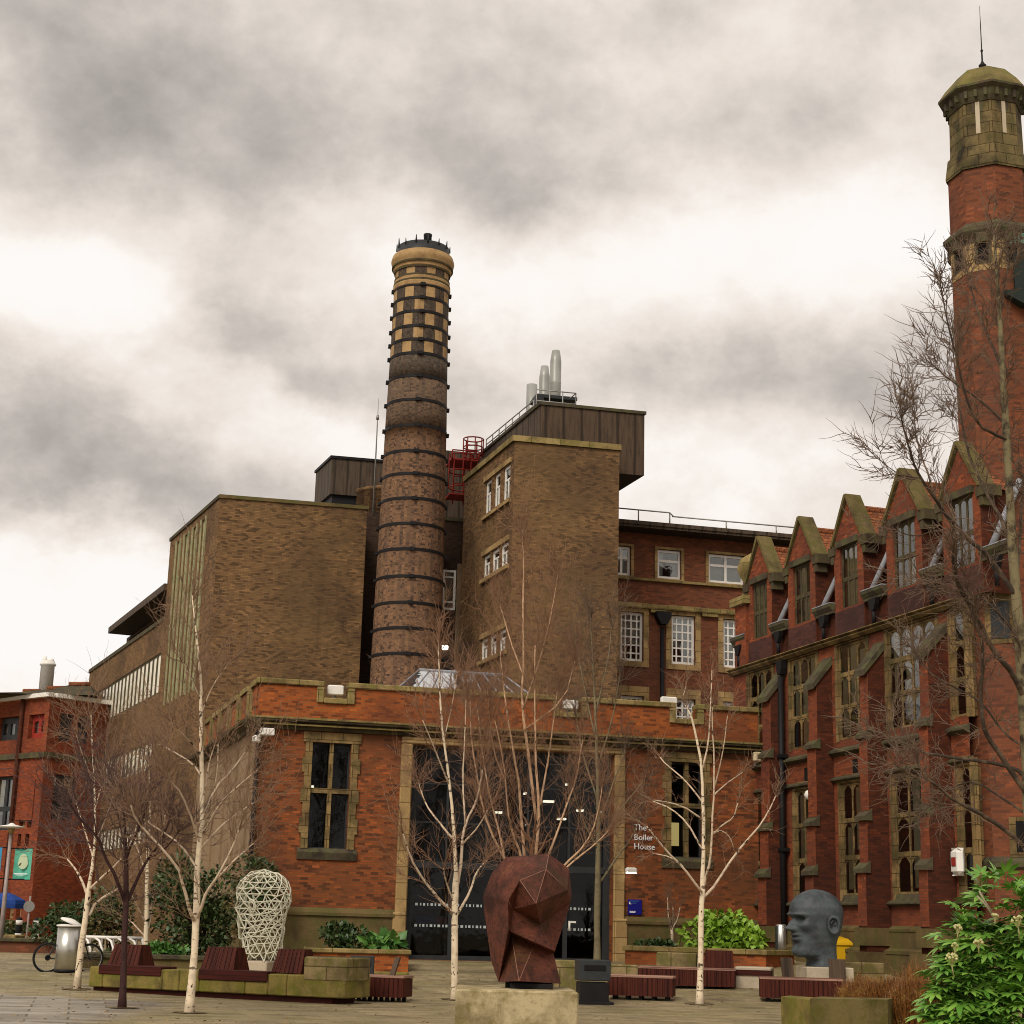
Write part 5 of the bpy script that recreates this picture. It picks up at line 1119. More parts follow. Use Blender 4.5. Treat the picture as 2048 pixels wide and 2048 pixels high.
    n = MB(); n.prism([(ox-.3, zb+.2), (ox-.3, zb+.08), (ox+.1, zb-.15), (ox+1.6, zb-.35), (ox+1.6, zb+.2)], oy-.2, oy+1.8, 'y'); n.build('bracket_moulding', M['green_black'], no)
    n = MB(); n.mesh([(ox-.16, oy-.18, zt_), (ox+1.75, oy-.18, zt_), (ox+1.75, oy+1.9, zt_), (ox-.16, oy+1.9, zt_), (ox+.45, oy+.35, zr+.35), (ox+1.3, oy+.35, zr+.35), (ox+1.3, oy+1.5, zr+.35), (ox+.45, oy+1.5, zr+.35)], [(3, 2, 1, 0), (4, 5, 6, 7), (0, 1, 5, 4), (1, 2, 6, 5), (2, 3, 7, 6), (3, 0, 4, 7)]); n.build('copper_roof', M['copper'], no)
    # body of the tower behind, mostly out of frame
    m_ = MB(); P = at(2046, 900, Y+1.2); m_.box(P.x-cx+.05, P.x-cx+6, 1.0, 7, 0, zz(360)); m_.build('tower_body', M['brick_buttress'], t)
M['stone_moss2'] = stone('mossy_dome_stone', (.19, .15, .055), (.06, .05, .022), (.12, .12, .028), 1.3, .7)
turret()
# ---------------------------------------------------------------- trees
def px_line(pts, Y, dz, base=None):
    """photo points with a depth drift -> 3D polyline"""
    n = len(pts); out = []
    for i, p in enumerate(pts): out.append(at(p[0], p[1], Y+dz*i/max(1, n-1)))
    return out
def resample(pts, step):
    out = [pts[0]]
    for a, b in zip(pts, pts[1:]):
        k = max(1, int((b-a).length/step))
        for i in range(1, k+1): out.append(a.lerp(b, i/k))
    return out
def smooth_line(pts, it=1):
    for _ in range(it):
        q = [pts[0]]
        for a, b in zip(pts, pts[1:]): q += [a.lerp(b, .25), a.lerp(b, .75)]
        q.append(pts[-1]); pts = q
    return pts
def rvec(rng): return Vector((rng.gauss(0, 1), rng.gauss(0, 1), rng.gauss(0, 1))).normalized()
def twig(mb, p, d, L, r, lev, rng, up, kids, mi=0):
    seg = 6 if lev else 4; pts = [p]; q = p.copy(); dd = d.normalized()
    for i in range(seg):
        dd = (dd+rvec(rng)*.30+Vector((0, 0, up))*.16).normalized(); q = q+dd*(L/seg); pts.append(q.copy())
    k = 4 if r > .014 else 3
    mb.tube(pts, [r*(1-.72*i/seg) for i in range(seg+1)], k, mi, cap=False)
    if lev:
        for _ in range(kids):
            t = rng.uniform(.15, 1.0)*seg; i = min(int(t), seg-1); o = pts[i].lerp(pts[i+1], t-i); ax = (pts[i+1]-pts[i]).normalized()
            sd = rvec(rng); sd = (sd-ax*sd.dot(ax)).normalized(); nd = (ax*rng.uniform(.55, 1.0)+sd*rng.uniform(.45, .95)).normalized()
            twig(mb, o, nd, L*rng.uniform(.35, .7), max(r*.6, TW_MIN), lev-1, rng, up, kids, mi)
TW_MIN = .0055
def tree(name, label, Y, trunk, limbs, mats, seed, twn=7, twl=1.3, twr=.013, lev=2, kids=5, up=.5, group=None, z=None, tips=True, t0=.3, limb_mat=None, cat='tree', spread=.9, pit=0):
    """trunk: [(px, py, width px)], limbs: [(points, width px at its start, at its end, depth drift)]"""
    rng = random.Random(seed); base = at(trunk[0][0], trunk[0][1], Y)
    gzz = gz(base.x, base.y) if z is None else z
    root = thing(name, label, cat, (base.x, base.y, gzz), 0, group); O = Vector((base.x, base.y, gzz)); sc = Y/3403.
    mb = MB(); pts = [at(p[0], p[1], Y) for p in trunk]; pts[0].z = gzz-.15
    wd = [p[2]*sc/2 for p in trunk]; wd[0] *= 1.12
    fine = []; fr = []
    for i in range(len(pts)-1):
        k = max(1, int((pts[i+1]-pts[i]).length/.35))
        for j in range(k):
            u = j/k; fine.append(pts[i].lerp(pts[i+1], u)+Vector((rng.gauss(0, 1), rng.gauss(0, 1), 0))*wd[i]*.08); fr.append((wd[i]*(1-u)+wd[i+1]*u)*rng.uniform(.95, 1.05))
    fine.append(pts[-1]); fr.append(wd[-1]); fr[0] *= 1.25
    mb.tube([p-O for p in fine], fr, 10, 0); mb.build('trunk', M[mats[0]], root)
    lm = MB(); tw = MB(); srcs = [(fine[int(len(fine)*.45):], fr[int(len(fine)*.45)], fr[-1])]
    for ln, w0, w1, dz in limbs:
        a = smooth_line(px_line(ln, Y, dz)); n = len(a); rr = [(w0+(w1-w0)*i/(n-1))*sc/2 for i in range(n)]
        a = [p+rvec(rng)*rr[i]*.35 for i, p in enumerate(a)]
        lm.tube([p-O for p in a], rr, 7, 0); srcs.append((a, rr[0], rr[-1]))
    if limbs: lm.build('limb', M[limb_mat or mats[0]], root)
    for ln, r0, r1 in srcs:
        L = sum((b-a).length for a, b in zip(ln, ln[1:]))
        if L < .05: continue
        n = max(2, int(L*twn))
        for _ in range(n):
            t = t0+(1-t0)*sqrt(rng.random()) if rng.random() < .85 else rng.random(); f_ = t*(len(ln)-1); i = min(int(f_), len(ln)-2); p = ln[i].lerp(ln[i+1], f_-i); ax = (ln[i+1]-ln[i]).normalized()
            sd = rvec(rng); sd = (sd-ax*sd.dot(ax)).normalized(); d = (ax*rng.uniform(.5, 1.0)+sd*rng.uniform(.4, spread)).normalized()
            twig(tw, p-O, d, twl*rng.uniform(.5, 1.15)*(1.1-.4*t), twr*rng.uniform(.7, 1.2), lev-1, rng, up, kids)
        if tips:
            ax = (ln[-1]-ln[-2]).normalized()
            for _ in range(3): twig(tw, ln[-1]-O, (ax+rvec(rng)*.3).normalized(), twl*rng.uniform(.6, 1.1), max(r1*.75, twr*.8), lev-1, rng, up, kids)
    c = tw.build('crown', M[mats[1]], root)
    if pit:
        q = MB(); k = 22; q.poly([(pit*cos(2*pi*i/k)*rng.uniform(.8, 1.1), pit*sin(2*pi*i/k)*rng.uniform(.8, 1.1), 0) for i in range(k)]); q.v = [(x, y, gz(base.x+x, base.y+y)-gzz+.012) for x, y, _ in q.v]; q.build('soil_ring', M['pit'], root)
    return root

BIRCHES = 'white barked birches on the square'
tree('birch_tree', 'slim white birch with forked low limbs, nearest tree on the left', 28.6,
     [(380, 2022, 18), (384.6, 1950, 15.5), (389, 1903, 14), (391, 1838, 14), (394, 1748, 12), (399, 1680, 11), (404.5, 1648, 10), (404.5, 1552, 9), (402.6, 1493, 8.5), (400.7, 1416, 7), (402.6, 1370, 6), (396, 1300, 4.5), (389, 1235, 3), (384, 1190, 2)],
     [([(390, 1842), (381, 1830), (367.7, 1776), (354, 1730), (309.7, 1683), (271, 1640), (261, 1610)], 8, 3, -1.2), ([(397, 1740), (383, 1722), (360, 1687), (313.6, 1656), (267, 1625)], 6, 2.5, .8), ([(399, 1688), (387, 1648), (364, 1586), (340.7, 1563), (337, 1544)], 5, 2.5, -1),
      ([(393, 1838), (400.7, 1822), (414, 1780), (437, 1753), (464.5, 1695), (478, 1660)], 8, 3, -.8), ([(437, 1753), (480, 1710), (507, 1687)], 4.5, 2.5, .6), ([(402, 1695), (437, 1656), (476, 1625), (515, 1602)], 5, 2.2, .9), ([(404, 1670), (437, 1610), (472, 1575), (515, 1540)], 5, 2.2, -.9),
      ([(406, 1640), (429.6, 1575), (464.5, 1540), (495.5, 1497)], 5.5, 2.2, .8), ([(429.6, 1575), (435.5, 1532), (436.6, 1486)], 4, 2, -.4), ([(408, 1590), (418, 1524.5), (429.6, 1490)], 4, 2, .5), ([(403, 1552), (387, 1528), (337, 1497), (310, 1487)], 4, 1.8, .8), ([(402, 1508), (379, 1482), (341, 1443)], 3.5, 1.6, -.8),
      ([(401, 1430), (425, 1370), (455, 1330)], 3, 1.2, .7), ([(401, 1400), (375, 1340), (350, 1300)], 3, 1.2, -.7)],
     ('birch', 'birch_twig'), 11, 9, 1.1, .0085, 2, 7, .5, BIRCHES, limb_mat='birch_limb', pit=.30)
tree('cherry_tree', 'dark trunked bare tree with a dense purple brown crown on the left', 29.5,
     [(246.5, 2001, 15), (247.5, 1934, 12), (251.5, 1810, 12), (252, 1760, 10), (252, 1722, 9), (250, 1660, 6), (246, 1600, 4)],
     [([(251, 1806), (242, 1785), (232, 1757), (209, 1710), (193.5, 1671), (155, 1633), (135, 1600)], 9, 3, -.8), ([(253, 1806), (263, 1780), (275, 1757), (294, 1718), (321, 1687), (340, 1640)], 9, 3, .8), ([(252, 1725), (263, 1687), (285, 1640), (300, 1590)], 6, 2.5, -1), ([(251, 1700), (238, 1640), (225, 1570)], 5, 2, 1),
      ([(209, 1710), (190, 1690), (160, 1680), (130, 1668)], 4, 2, .8), ([(294, 1718), (330, 1700), (360, 1660)], 4, 2, -.8), ([(193, 1671), (185, 1620), (180, 1560)], 4, 2, .5)],
     ('bark_dark', 'twig_dark'), 12, 13, 1.15, .010, 2, 8, .42, spread=1.1, pit=.28)
tree('birch_tree', 'leaning white birch beside the steel bin', 35.5,
     [(154, 1968, 13), (162, 1895, 12.5), (171, 1833, 11.5), (176, 1790, 10.5), (180, 1760, 7), (184, 1735, 6.5), (189.6, 1687, 5), (190, 1600, 4), (185, 1500, 3), (182, 1430, 1.8)],
     [([(175, 1795), (168, 1770), (155, 1745), (135, 1718)], 6.5, 3, .6), ([(179, 1780), (201, 1757), (232, 1730), (245, 1715)], 6, 2.5, -.6), ([(177, 1832), (193.5, 1803), (236, 1778)], 7, 4, .5), ([(187, 1720), (170, 1660), (150, 1600)], 4, 1.8, .9), ([(189, 1690), (215, 1630), (235, 1560)], 4, 1.8, -.9), ([(190, 1620), (205, 1560), (212, 1500)], 3, 1.4, .7), ([(188, 1570), (165, 1510), (150, 1460)], 3, 1.4, -.7)],
     ('birch', 'birch_twig'), 13, 8, 1.2, .009, 2, 7, .5, BIRCHES, limb_mat='birch_limb', pit=.30)
tree('birch_tree', 'twin stemmed white birch standing in the planting bed behind the curved white rack', 42.,
     [(292.7, 1912, 12), (293.5, 1841, 9.5), (294, 1763, 8), (296, 1700, 6), (300, 1620, 4), (298, 1540, 2.5)],
     [([(295, 1860), (302, 1822), (309, 1785), (317, 1753), (322, 1700), (330, 1630)], 7, 3, .7), ([(293, 1848), (279, 1820), (267, 1799), (255, 1770)], 4, 2, -.6), ([(291, 1875), (270, 1850), (256, 1838)], 4, 2, .6), ([(294, 1750), (275, 1700), (262, 1650)], 4, 2, .8)],
     ('birch', 'birch_twig'), 14, 9, 1.3, .009, 2, 7, .5, BIRCHES, limb_mat='birch_limb', pit=.30)
tree('birch_tree', 'white birch in front of the entrance, left of the rusted head', 35.5,
     [(908, 1996, 13), (909, 1903, 14), (909.5, 1834, 14), (911, 1770, 13), (912, 1745, 8.5), (908, 1668, 7), (904, 1610, 6), (894.5, 1532, 5), (885, 1462, 4.5), (881, 1408, 4), (879, 1350, 3), (876, 1280, 2)],
     [([(912, 1775), (919.7, 1745), (923.5, 1687), (931, 1648), (954.5, 1598), (965, 1540)], 8, 3, .7), ([(906, 1828), (873, 1791.6), (850, 1764.5), (818, 1710), (806, 1668)], 7, 3, -.9), ([(913, 1832), (943, 1780), (950.6, 1745), (974, 1720)], 6.5, 2.5, .8), ([(907, 1800), (896, 1775), (888.7, 1749), (886.7, 1737)], 4, 2, -.5), ([(906, 1678), (873, 1637), (850, 1609), (836, 1560)], 5, 2, .7), ([(924, 1690), (960, 1650), (975, 1620)], 4, 2, -.6),
      ([(899, 1570), (870, 1500), (845, 1440)], 4, 1.8, -.8), ([(931, 1648), (925, 1560), (930, 1470), (932, 1400)], 4, 1.6, .5), ([(888, 1480), (905, 1410), (915, 1340)], 3, 1.4, .7)],
     ('birch', 'twig_red'), 15, 7.5, 1.15, .0085, 2, 8, .6, BIRCHES, limb_mat='birch_limb', pit=.30)
tree('multi_stemmed_tree', 'bare multi stemmed tree of russet fanned stems behind the rusted head', 39.,
     [(1062, 1960, 16), (1062, 1900, 15), (1062, 1840, 14), (1062, 1770, 12)],
     [([(1060, 1800), (1048, 1710), (1039.7, 1602), (1036, 1551), (1020, 1466), (1008, 1385), (1000, 1300)], 8, 2, .6), ([(1064, 1800), (1074, 1706), (1078, 1610), (1072.6, 1551), (1070.6, 1474), (1068.7, 1377), (1070, 1290)], 8, 2, -.6), ([(1072, 1640), (1051, 1462), (1043.5, 1400), (1047, 1320), (1046, 1200), (1048, 1120), (1044, 1060)], 7, 1.8, .4), ([(1058, 1800), (1043, 1710), (1024, 1668), (1016, 1621), (1006.8, 1517), (990, 1440)], 6, 1.8, -.9),
      ([(1056, 1800), (1012, 1730), (1001, 1675), (981.6, 1602), (966, 1517), (955, 1420)], 6, 1.8, .9), ([(1054, 1800), (1008, 1715), (977.7, 1660), (958, 1579), (943, 1486), (940, 1400)], 6, 1.8, -1.2), ([(1066, 1800), (1097.7, 1706), (1117, 1660), (1136.5, 1598), (1152, 1563), (1165, 1480)], 6, 1.8, .9), ([(1068, 1800), (1128.7, 1730), (1171, 1691), (1194.5, 1637), (1205, 1570)], 6, 1.8, -.9), ([(1068, 1800), (1132, 1735), (1198, 1683), (1221, 1656)], 5, 1.8, .8),
      ([(1080, 1610), (1093, 1540), (1105, 1455), (1115, 1380)], 5, 1.6, .6), ([(1046, 1420), (1080, 1320), (1105, 1220), (1115, 1150)], 4, 1.4, -.6), ([(1046, 1350), (1020, 1280), (1000, 1210)], 4, 1.4, .6), ([(1048, 1460), (1130, 1400), (1150, 1320)], 4, 1.4, .8), ([(1010, 1560), (985, 1500), (975, 1380)], 4, 1.4, -.8)],
     ('stem_red', 'twig_red'), 16, 8.5, 1.3, .0082, 2, 8, .75, spread=.8)
tree('young_tree', 'straight grey trunked tree with a bare twiggy crown by the right entrance pier', 44.,
     [(1195, 1921, 14), (1194.5, 1850, 13), (1194.5, 1764, 12), (1196, 1700, 10), (1196.5, 1648, 9), (1194.5, 1532, 7), (1190.6, 1416, 5), (1186, 1330, 3), (1180, 1230, 2)],
     [([(1196, 1770), (1206, 1755), (1237, 1710), (1256, 1687), (1280, 1640)], 6, 2, .7), ([(1196, 1700), (1160, 1630), (1140, 1560)], 5, 2, -.7), ([(1196, 1650), (1225, 1570), (1250, 1500)], 5, 2, .7), ([(1195, 1600), (1165, 1510), (1150, 1420)], 4.5, 1.8, .7), ([(1194, 1540), (1225, 1440), (1240, 1350)], 4.5, 1.8, -.7), ([(1192, 1480), (1170, 1380), (1150, 1280)], 4, 1.6, .5), ([(1190, 1430), (1215, 1330), (1225, 1240)], 4, 1.6, .5), ([(1196, 1690), (1240, 1620), (1290, 1560)], 4, 1.8, -1)],
     ('bark_grey', 'twig_grey'), 17, 8, 1.3, .0082, 2, 8, .65)
tree('birch_tree', 'open branched white birch standing alone before the right hall window', 35.8,
     [(1398, 1999, 15), (1401, 1950, 12.5), (1401.5, 1903, 11.5), (1402.6, 1810, 11), (1405.7, 1779, 10.5), (1405, 1764, 9.5), (1407, 1706, 8), (1407, 1640, 7), (1405, 1571, 6), (1401, 1517, 5), (1389.7, 1462, 4.5), (1382, 1431, 4), (1371, 1410, 2.5)],
     [([(1407, 1775), (1413, 1750), (1420, 1726), (1424.5, 1648), (1428.4, 1578), (1428, 1517), (1424.5, 1447), (1424, 1400)], 6, 2, -.5), ([(1406, 1535), (1416.8, 1486), (1420.6, 1416), (1422.6, 1377), (1424, 1340)], 4.5, 1.5, .4), ([(1404, 1785), (1401, 1780), (1366, 1733), (1331.6, 1702), (1293, 1652)], 6, 3, -.7), ([(1366, 1733), (1343, 1714), (1304.5, 1706)], 3.5, 1.8, .5), ([(1404, 1698), (1374, 1644), (1343, 1617), (1304.5, 1602)], 4.5, 2.2, .7), ([(1405, 1640), (1362.6, 1610), (1308, 1600)], 4.5, 2, -.7),
      ([(1405, 1605), (1374, 1563), (1331.6, 1528), (1320, 1515)], 4, 2, .6), ([(1408, 1795), (1432, 1768), (1471, 1706), (1509.7, 1664), (1536.8, 1625), (1552, 1590)], 6.5, 2, .6), ([(1424, 1670), (1447.7, 1648), (1467, 1637), (1476, 1606)], 4, 2, -.5), ([(1428, 1664), (1447.7, 1662), (1460, 1675), (1467, 1695)], 3.5, 1.8, .4), ([(1428, 1590), (1447.7, 1571), (1486, 1544)], 3.5, 1.6, .5), ([(1430, 1572), (1440, 1530), (1447.7, 1493), (1455, 1431)], 3.5, 1.5, -.5), ([(1378, 1425), (1365, 1400), (1372, 1370)], 3, 1.2, .4)],
     ('birch', 'birch_twig'), 18, 4.2, .75, .0075, 2, 5, .45, BIRCHES, limb_mat='birch_limb', pit=.30)
# the big bare tree at the right edge; its trunk stands just out of frame
tree('lichen_covered_tree', 'large bare tree with lichen covered trunk at the right edge, branches reaching over the turret', 19.,
     [(2085, 2120, 50), (2075, 1800, 40), (2062, 1600, 33), (2046, 1380, 26), (2032, 1180, 21), (2020, 1020, 18), (2012, 850, 16), (2003, 700, 12), (1995, 560, 9), (1988, 470, 5)],
     [([(2064, 1610), (2048, 1579), (2002.7, 1512), (1978, 1478), (1964, 1450), (1961, 1383), (1965, 1336), (1967, 1290), (1950, 1240)], 13, 5, -.8), ([(2052, 1400), (2030, 1355), (1981, 1293), (1957.6, 1243), (1931, 1200), (1911, 1158), (1905, 1110)], 13, 6, -1.2), ([(2036, 1200), (1978, 1109), (1945, 1085), (1917, 1059), (1883, 1018), (1872, 1000), (1841, 957), (1825.6, 920), (1807, 858), (1802, 830)], 12, 2.5, -1.),
      ([(1872, 1000), (1857, 949), (1847, 924), (1835, 886), (1830, 858), (1827, 790)], 5, 2, .4), ([(2068, 1720), (2048, 1690), (1981, 1636), (1917, 1608), (1864.5, 1565), (1839.6, 1549), (1800, 1535)], 11, 3, -1.2), ([(2062, 1580), (2048, 1546), (2004, 1527), (1919, 1518), (1888, 1512), (1849, 1507), (1794.6, 1479), (1770, 1468), (1744, 1462)], 10, 2.5, .6), ([(1794, 1479), (1784, 1450), (1788, 1425)], 4, 2, .2),
      ([(2028, 1130), (2010, 1050), (1975, 990), (1955, 950), (1935, 905), (1925, 850), (1912, 760), (1905, 690)], 9, 2.5, 1.), ([(2014, 880), (1990, 870), (1955, 850), (1930, 790), (1915, 720), (1893, 640), (1880, 560)], 8, 2, -.8), ([(2006, 740), (1985, 690), (1960, 640), (1940, 570), (1930, 520)], 7, 2, .8), ([(2012, 850), (1960, 800), (1900, 760), (1865, 730)], 6, 2, .3),
      ([(2050, 1330), (2030, 1260), (1990, 1220), (1950, 1185), (1900, 1190), (1850, 1165)], 7, 2, -.4), ([(2060, 1500), (2010, 1470), (1960, 1400), (1900, 1370), (1850, 1340), (1830, 1300)], 6, 2, .7), ([(1917, 1059), (1870, 1060), (1830, 1075), (1790, 1060)], 4, 1.5, .3), ([(2070, 1640), (2010, 1600), (1950, 1560), (1900, 1575), (1860, 1610)], 6, 2, 1.), ([(1841, 957), (1800, 950), (1770, 930)], 3, 1.5, -.2),
      ([(2000, 640), (2010, 560), (2025, 500)], 6, 2, .3), ([(2034, 1170), (2040, 1060), (2046, 960)], 8, 4, .5)],
     ('bark_lichen', 'twig_grey'), 19, 14, .62, .0052, 2, 8, .22, limb_mat='bark_limb', spread=.8)
tree('garden_shrub', 'bare pale stemmed shrub in the right planter bed against the hall wall', 45.2,
     [(1345, 1888, 6), (1344, 1870, 6), (1343, 1860, 5)], [([(1343, 1862), (1338, 1845), (1336, 1825), (1335, 1795)], 4, 1.5, .2), ([(1344, 1862), (1348, 1850), (1355, 1840), (1360, 1815)], 3.5, 1.5, -.2), ([(1344, 1868), (1347, 1845), (1346, 1815)], 3.5, 1.3, .1)],
     ('birch_limb', 'twig_grey'), 20, 8, .5, .006, 2, 4, .5, cat='shrub', z=.95)
# ---------------------------------------------------------------- leaves, shrubs, low plants
def leaf(mb, p, d, n, L, W, fold=.25):
    """a folded leaf blade along d with face normal n"""
    d = d.normalized(); s = d.cross(n); s = s.normalized() if s.length > 1e-4 else d.orthogonal(); n = s.cross(d).normalized()
    a = p; b = p+d*L*.45+n*L*.06; c = p+d*L-n*L*.1
    l = p+d*L*.42-s*W-n*W*fold; r = p+d*L*.42+s*W-n*W*fold
    v = len(mb.v); mb.v += [tuple(a), tuple(l), tuple(b), tuple(r), tuple(c)]
    for f in ((0, 2, 1), (0, 3, 2), (1, 2, 4), (2, 3, 4)): mb.f.append(tuple(v+i for i in f)); mb.mi.append(0); mb.sm.append(True)
def cloud(name, label, px, py, Y, w_px, h_px, depth, n, L, mat, seed, cat='shrub', group=None, lumps=6, stems=True, up=.35, zb=None, narrow=.42):
    """shrub filling a photo box: lumps of leaves spread through its volume, bare gaps between them"""
    rng = random.Random(seed); sc = Y/3403.; c = at(px, py, Y); rx, rz = w_px*sc/2, h_px*sc/2; zb = c.z-rz if zb is None else zb
    root = thing(name, label, cat, (c.x, c.y, zb), 0, group); O = Vector((c.x, c.y, zb)); mb = MB(); st = MB()
    cs = []
    for i in range(lumps):
        a = rng.uniform(0, 2*pi); r = sqrt(rng.random())*.62; cs.append((Vector((cos(a)*r*rx, sin(a)*r*depth, rng.uniform(-.55, .52)*rz)), rng.uniform(.42, .62)))
    cs.append((Vector((0, 0, -.3*rz)), .8))
    for i in range(n):
        o, k = cs[rng.randrange(len(cs))]; v = rvec(rng); rr = k*(.55+.45*rng.random()**.5)
        p = o+Vector((v.x*rx*rr, v.y*depth*rr, v.z*rz*rr))
        if p.z < -rz: p.z = -rz+rng.random()*.1
        d = (v+rvec(rng)*.7+Vector((0, 0, up))).normalized(); nn = (v+rvec(rng)*.5+Vector((0, 0, .7)))
        l = L*rng.uniform(.6, 1.25); leaf(mb, c+p-O, d, nn, l, l*narrow)
    if stems:
        for o, k in cs: st.tube([Vector((rng.uniform(-.1, .1)*rx, rng.uniform(-.1, .1)*depth, -.1)), (c+o*.5-O)*1.0, c+o-O], [.025, .018, .008], 5)
        st.build('stem', M['bark_dark'], root)
    mb.build('foliage', M[mat], root); return root
cloud('evergreen_shrub', 'rounded bright green leafy bush in the right planter bed', 1442, 1866, 45.2, 175, 92, .85, 1500, .17, 'leaf_bright', 31, lumps=9, narrow=.5)
cloud('evergreen_shrub', 'low spreading dark green bush beyond the steel bin', 122, 1846, 44.5, 112, 78, .9, 1700, .11, 'leaf_dark', 32, lumps=8)
cloud('evergreen_shrub', 'tall dark mixed shrub with rusty leaves left of the white wire head', 395, 1810, 42.5, 190, 215, 1.0, 3600, .13, 'leaf_mixed', 33, lumps=14, narrow=.36)
cloud('evergreen_shrub', 'dark shrub filling the bed behind the dark trunked tree', 225, 1840, 44.5, 120, 130, .9, 1500, .12, 'leaf_mixed', 34, lumps=8)
cloud('climbing_shrub', 'dark leafy shrub against the left corner of the brick hall above the wire head', 523, 1760, 45.3, 105, 120, .6, 1200, .12, 'leaf_dark', 35, lumps=7)
cloud('bedding_plant', 'dark leafy bedding plant in the planter left of the entrance', 690, 1876, 44.2, 95, 54, .5, 620, .16, 'leaf_dark', 36, 'plant', lumps=6)
cloud('bedding_plant', 'bright broad leaved plant spilling over the planter corner left of the entrance', 762, 1889, 43.2, 85, 30, .4, 130, .30, 'leaf_low', 37, 'plant', lumps=5, stems=False, narrow=.4)
cloud('bedding_plant', 'low green leafy plant at the foot of the twin stemmed birch', 335, 1900, 41.2, 90, 26, .5, 420, .15, 'leaf_low', 38, 'plant', lumps=6, stems=False)
cloud('low_hedge', 'low dark hedge with orange tips at the far left edge', 22, 1853, 52, 75, 34, .8, 800, .12, 'leaf_mixed', 39, 'hedge', lumps=6, stems=False)
cloud('bedding_plant', 'small dark bedding plant under the bare shrub in the right planter', 1310, 1886, 44.8, 80, 16, .4, 260, .12, 'leaf_dark', 40, 'plant', lumps=4, stems=False)

def leaf_litter():
    rng = random.Random(77); mb = MB()
    for i in range(420):
        px, py = rng.uniform(0, 1750), rng.uniform(1940, 2060)
        if rng.random() < .5: px = rng.choice((380, 247, 160, 900, 1400, 700, 1250, 1600))+rng.gauss(0, 60)
        p = ground(px, py); a = rng.uniform(0, 2*pi); l = rng.uniform(.025, .06); u = Vector((cos(a), sin(a), 0)); w = Vector((-sin(a), cos(a), 0))*.4; z = Vector((0, 0, gz(p.x, p.y)-p.z+.012)); p = p+z
        mb.poly([p-u*l, p-w*l+Vector((0, 0, rng.uniform(0, .02))), p+u*l+Vector((0, 0, rng.uniform(0, .02))), p+w*l])
    o = mb.build('fallen_leaves', M['leaf_litter']); o['kind'] = 'stuff'; o['label'] = 'fallen brown leaves scattered over the paving'; o['category'] = 'leaves'
M['leaf_litter'] = leafmat('fallen_leaf', (.16, .085, .03), (.30, .19, .07), (.06, .035, .02), 4., .8)
leaf_litter()
def heather(px, py, Y, w, h, n, seed, label):
    rng = random.Random(seed); sc = Y/3403.; c = at(px, py, Y); z0 = 0.0; H = c.z+h*sc/2; root = thing('heather', label, 'plant', (c.x, c.y, z0), 0, 'heather clumps in the front bed'); mb = MB(); W = w*sc/2; g = MB()
    for i in range(n):
        a = rng.uniform(0, 2*pi); r = sqrt(rng.random()); x, y = cos(a)*r*W, sin(a)*r*.55; top = H*(1-.35*r*r)*rng.uniform(.72, 1.08); b = Vector((x*.8, y*.8, top*rng.uniform(.1, .55)))
        d = Vector((x*.5+rng.gauss(0, .13), y*.5+rng.gauss(0, .13), 1)).normalized(); L = max(.15, top-b.z); s = d.cross(rvec(rng)).normalized()*rng.uniform(.004, .009)
        m1 = b+d*L*.5+rvec(rng)*.02; t = b+d*L
        mb.poly([b-s, b+s, m1+s*1.6, t, m1-s*1.6])
        for k in range(2):
            q = b+d*L*rng.uniform(.35, .95); dd = (d+rvec(rng)*.9).normalized(); ss = dd.cross(rvec(rng)).normalized()*.006; mb.poly([q-ss, q+ss, q+dd*rng.uniform(.05, .11)])
    mb.build('shoots', M['heather'], root)
    for i in range(90):
        a = rng.uniform(0, 2*pi); r = sqrt(rng.random()); g.tube([(cos(a)*r*W*.4, sin(a)*r*.25, 0), (cos(a)*r*W*.85, sin(a)*r*.5, H*.6)], [.008, .004], 3, cap=False)
    g.build('stem', M['twig_dark'], root)
heather(1772, 2000, 26.4, 150, 96, 2600, 51, 'brown heather clump behind the near mossy stone wall')
heather(1838, 2004, 25.2, 120, 110, 2200, 52, 'reddish brown heather clump beside the large glossy bush')
heather(1722, 1978, 28.4, 100, 56, 1500, 53, 'low brown heather clump in front of the long dark bench')
heather(1835, 1950, 27.4, 80, 60, 900, 54, 'dark brown heather clump farthest back beside the glossy bush')

def palmate(mb, p, d, n, L, rng):
    d = d.normalized(); s = d.cross(n).normalized(); n = s.cross(d).normalized(); k = 7
    for i in range(k):
        a = (i-(k-1)/2)/((k-1)/2)*radians(112); dl = (d*cos(a)+s*sin(a)); l = L*(1-.32*abs(a)/radians(112))*rng.uniform(.9, 1.08); w = l*.15; sd = dl.cross(n).normalized()
        dn = n*(-.10*l); q = [p+dl*l*.12-sd*w*.35, p+dl*l*.12+sd*w*.35, p+dl*l*.42+sd*w*.95+n*.0, p+dl*l*.7+sd*w*.8+dn*.4, p+dl*l+dn*1.5, p+dl*l*.7-sd*w*.8+dn*.4, p+dl*l*.42-sd*w*.95]
        m1, m2 = p+dl*l*.4+n*w*.25, p+dl*l*.7+n*w*.2+dn*.4; v = len(mb.v); mb.v += [tuple(x) for x in q+[m1, m2]]
        for f in ((0, 1, 7), (1, 2, 7), (2, 3, 8, 7), (3, 4, 8), (4, 5, 8), (5, 6, 7, 8), (6, 0, 7)): mb.f.append(tuple(v+j for j in f)); mb.mi.append(0); mb.sm.append(True)
    mb.tube([p-d*L*.55-n*L*.1, p], [.008, .006], 3, cap=False)
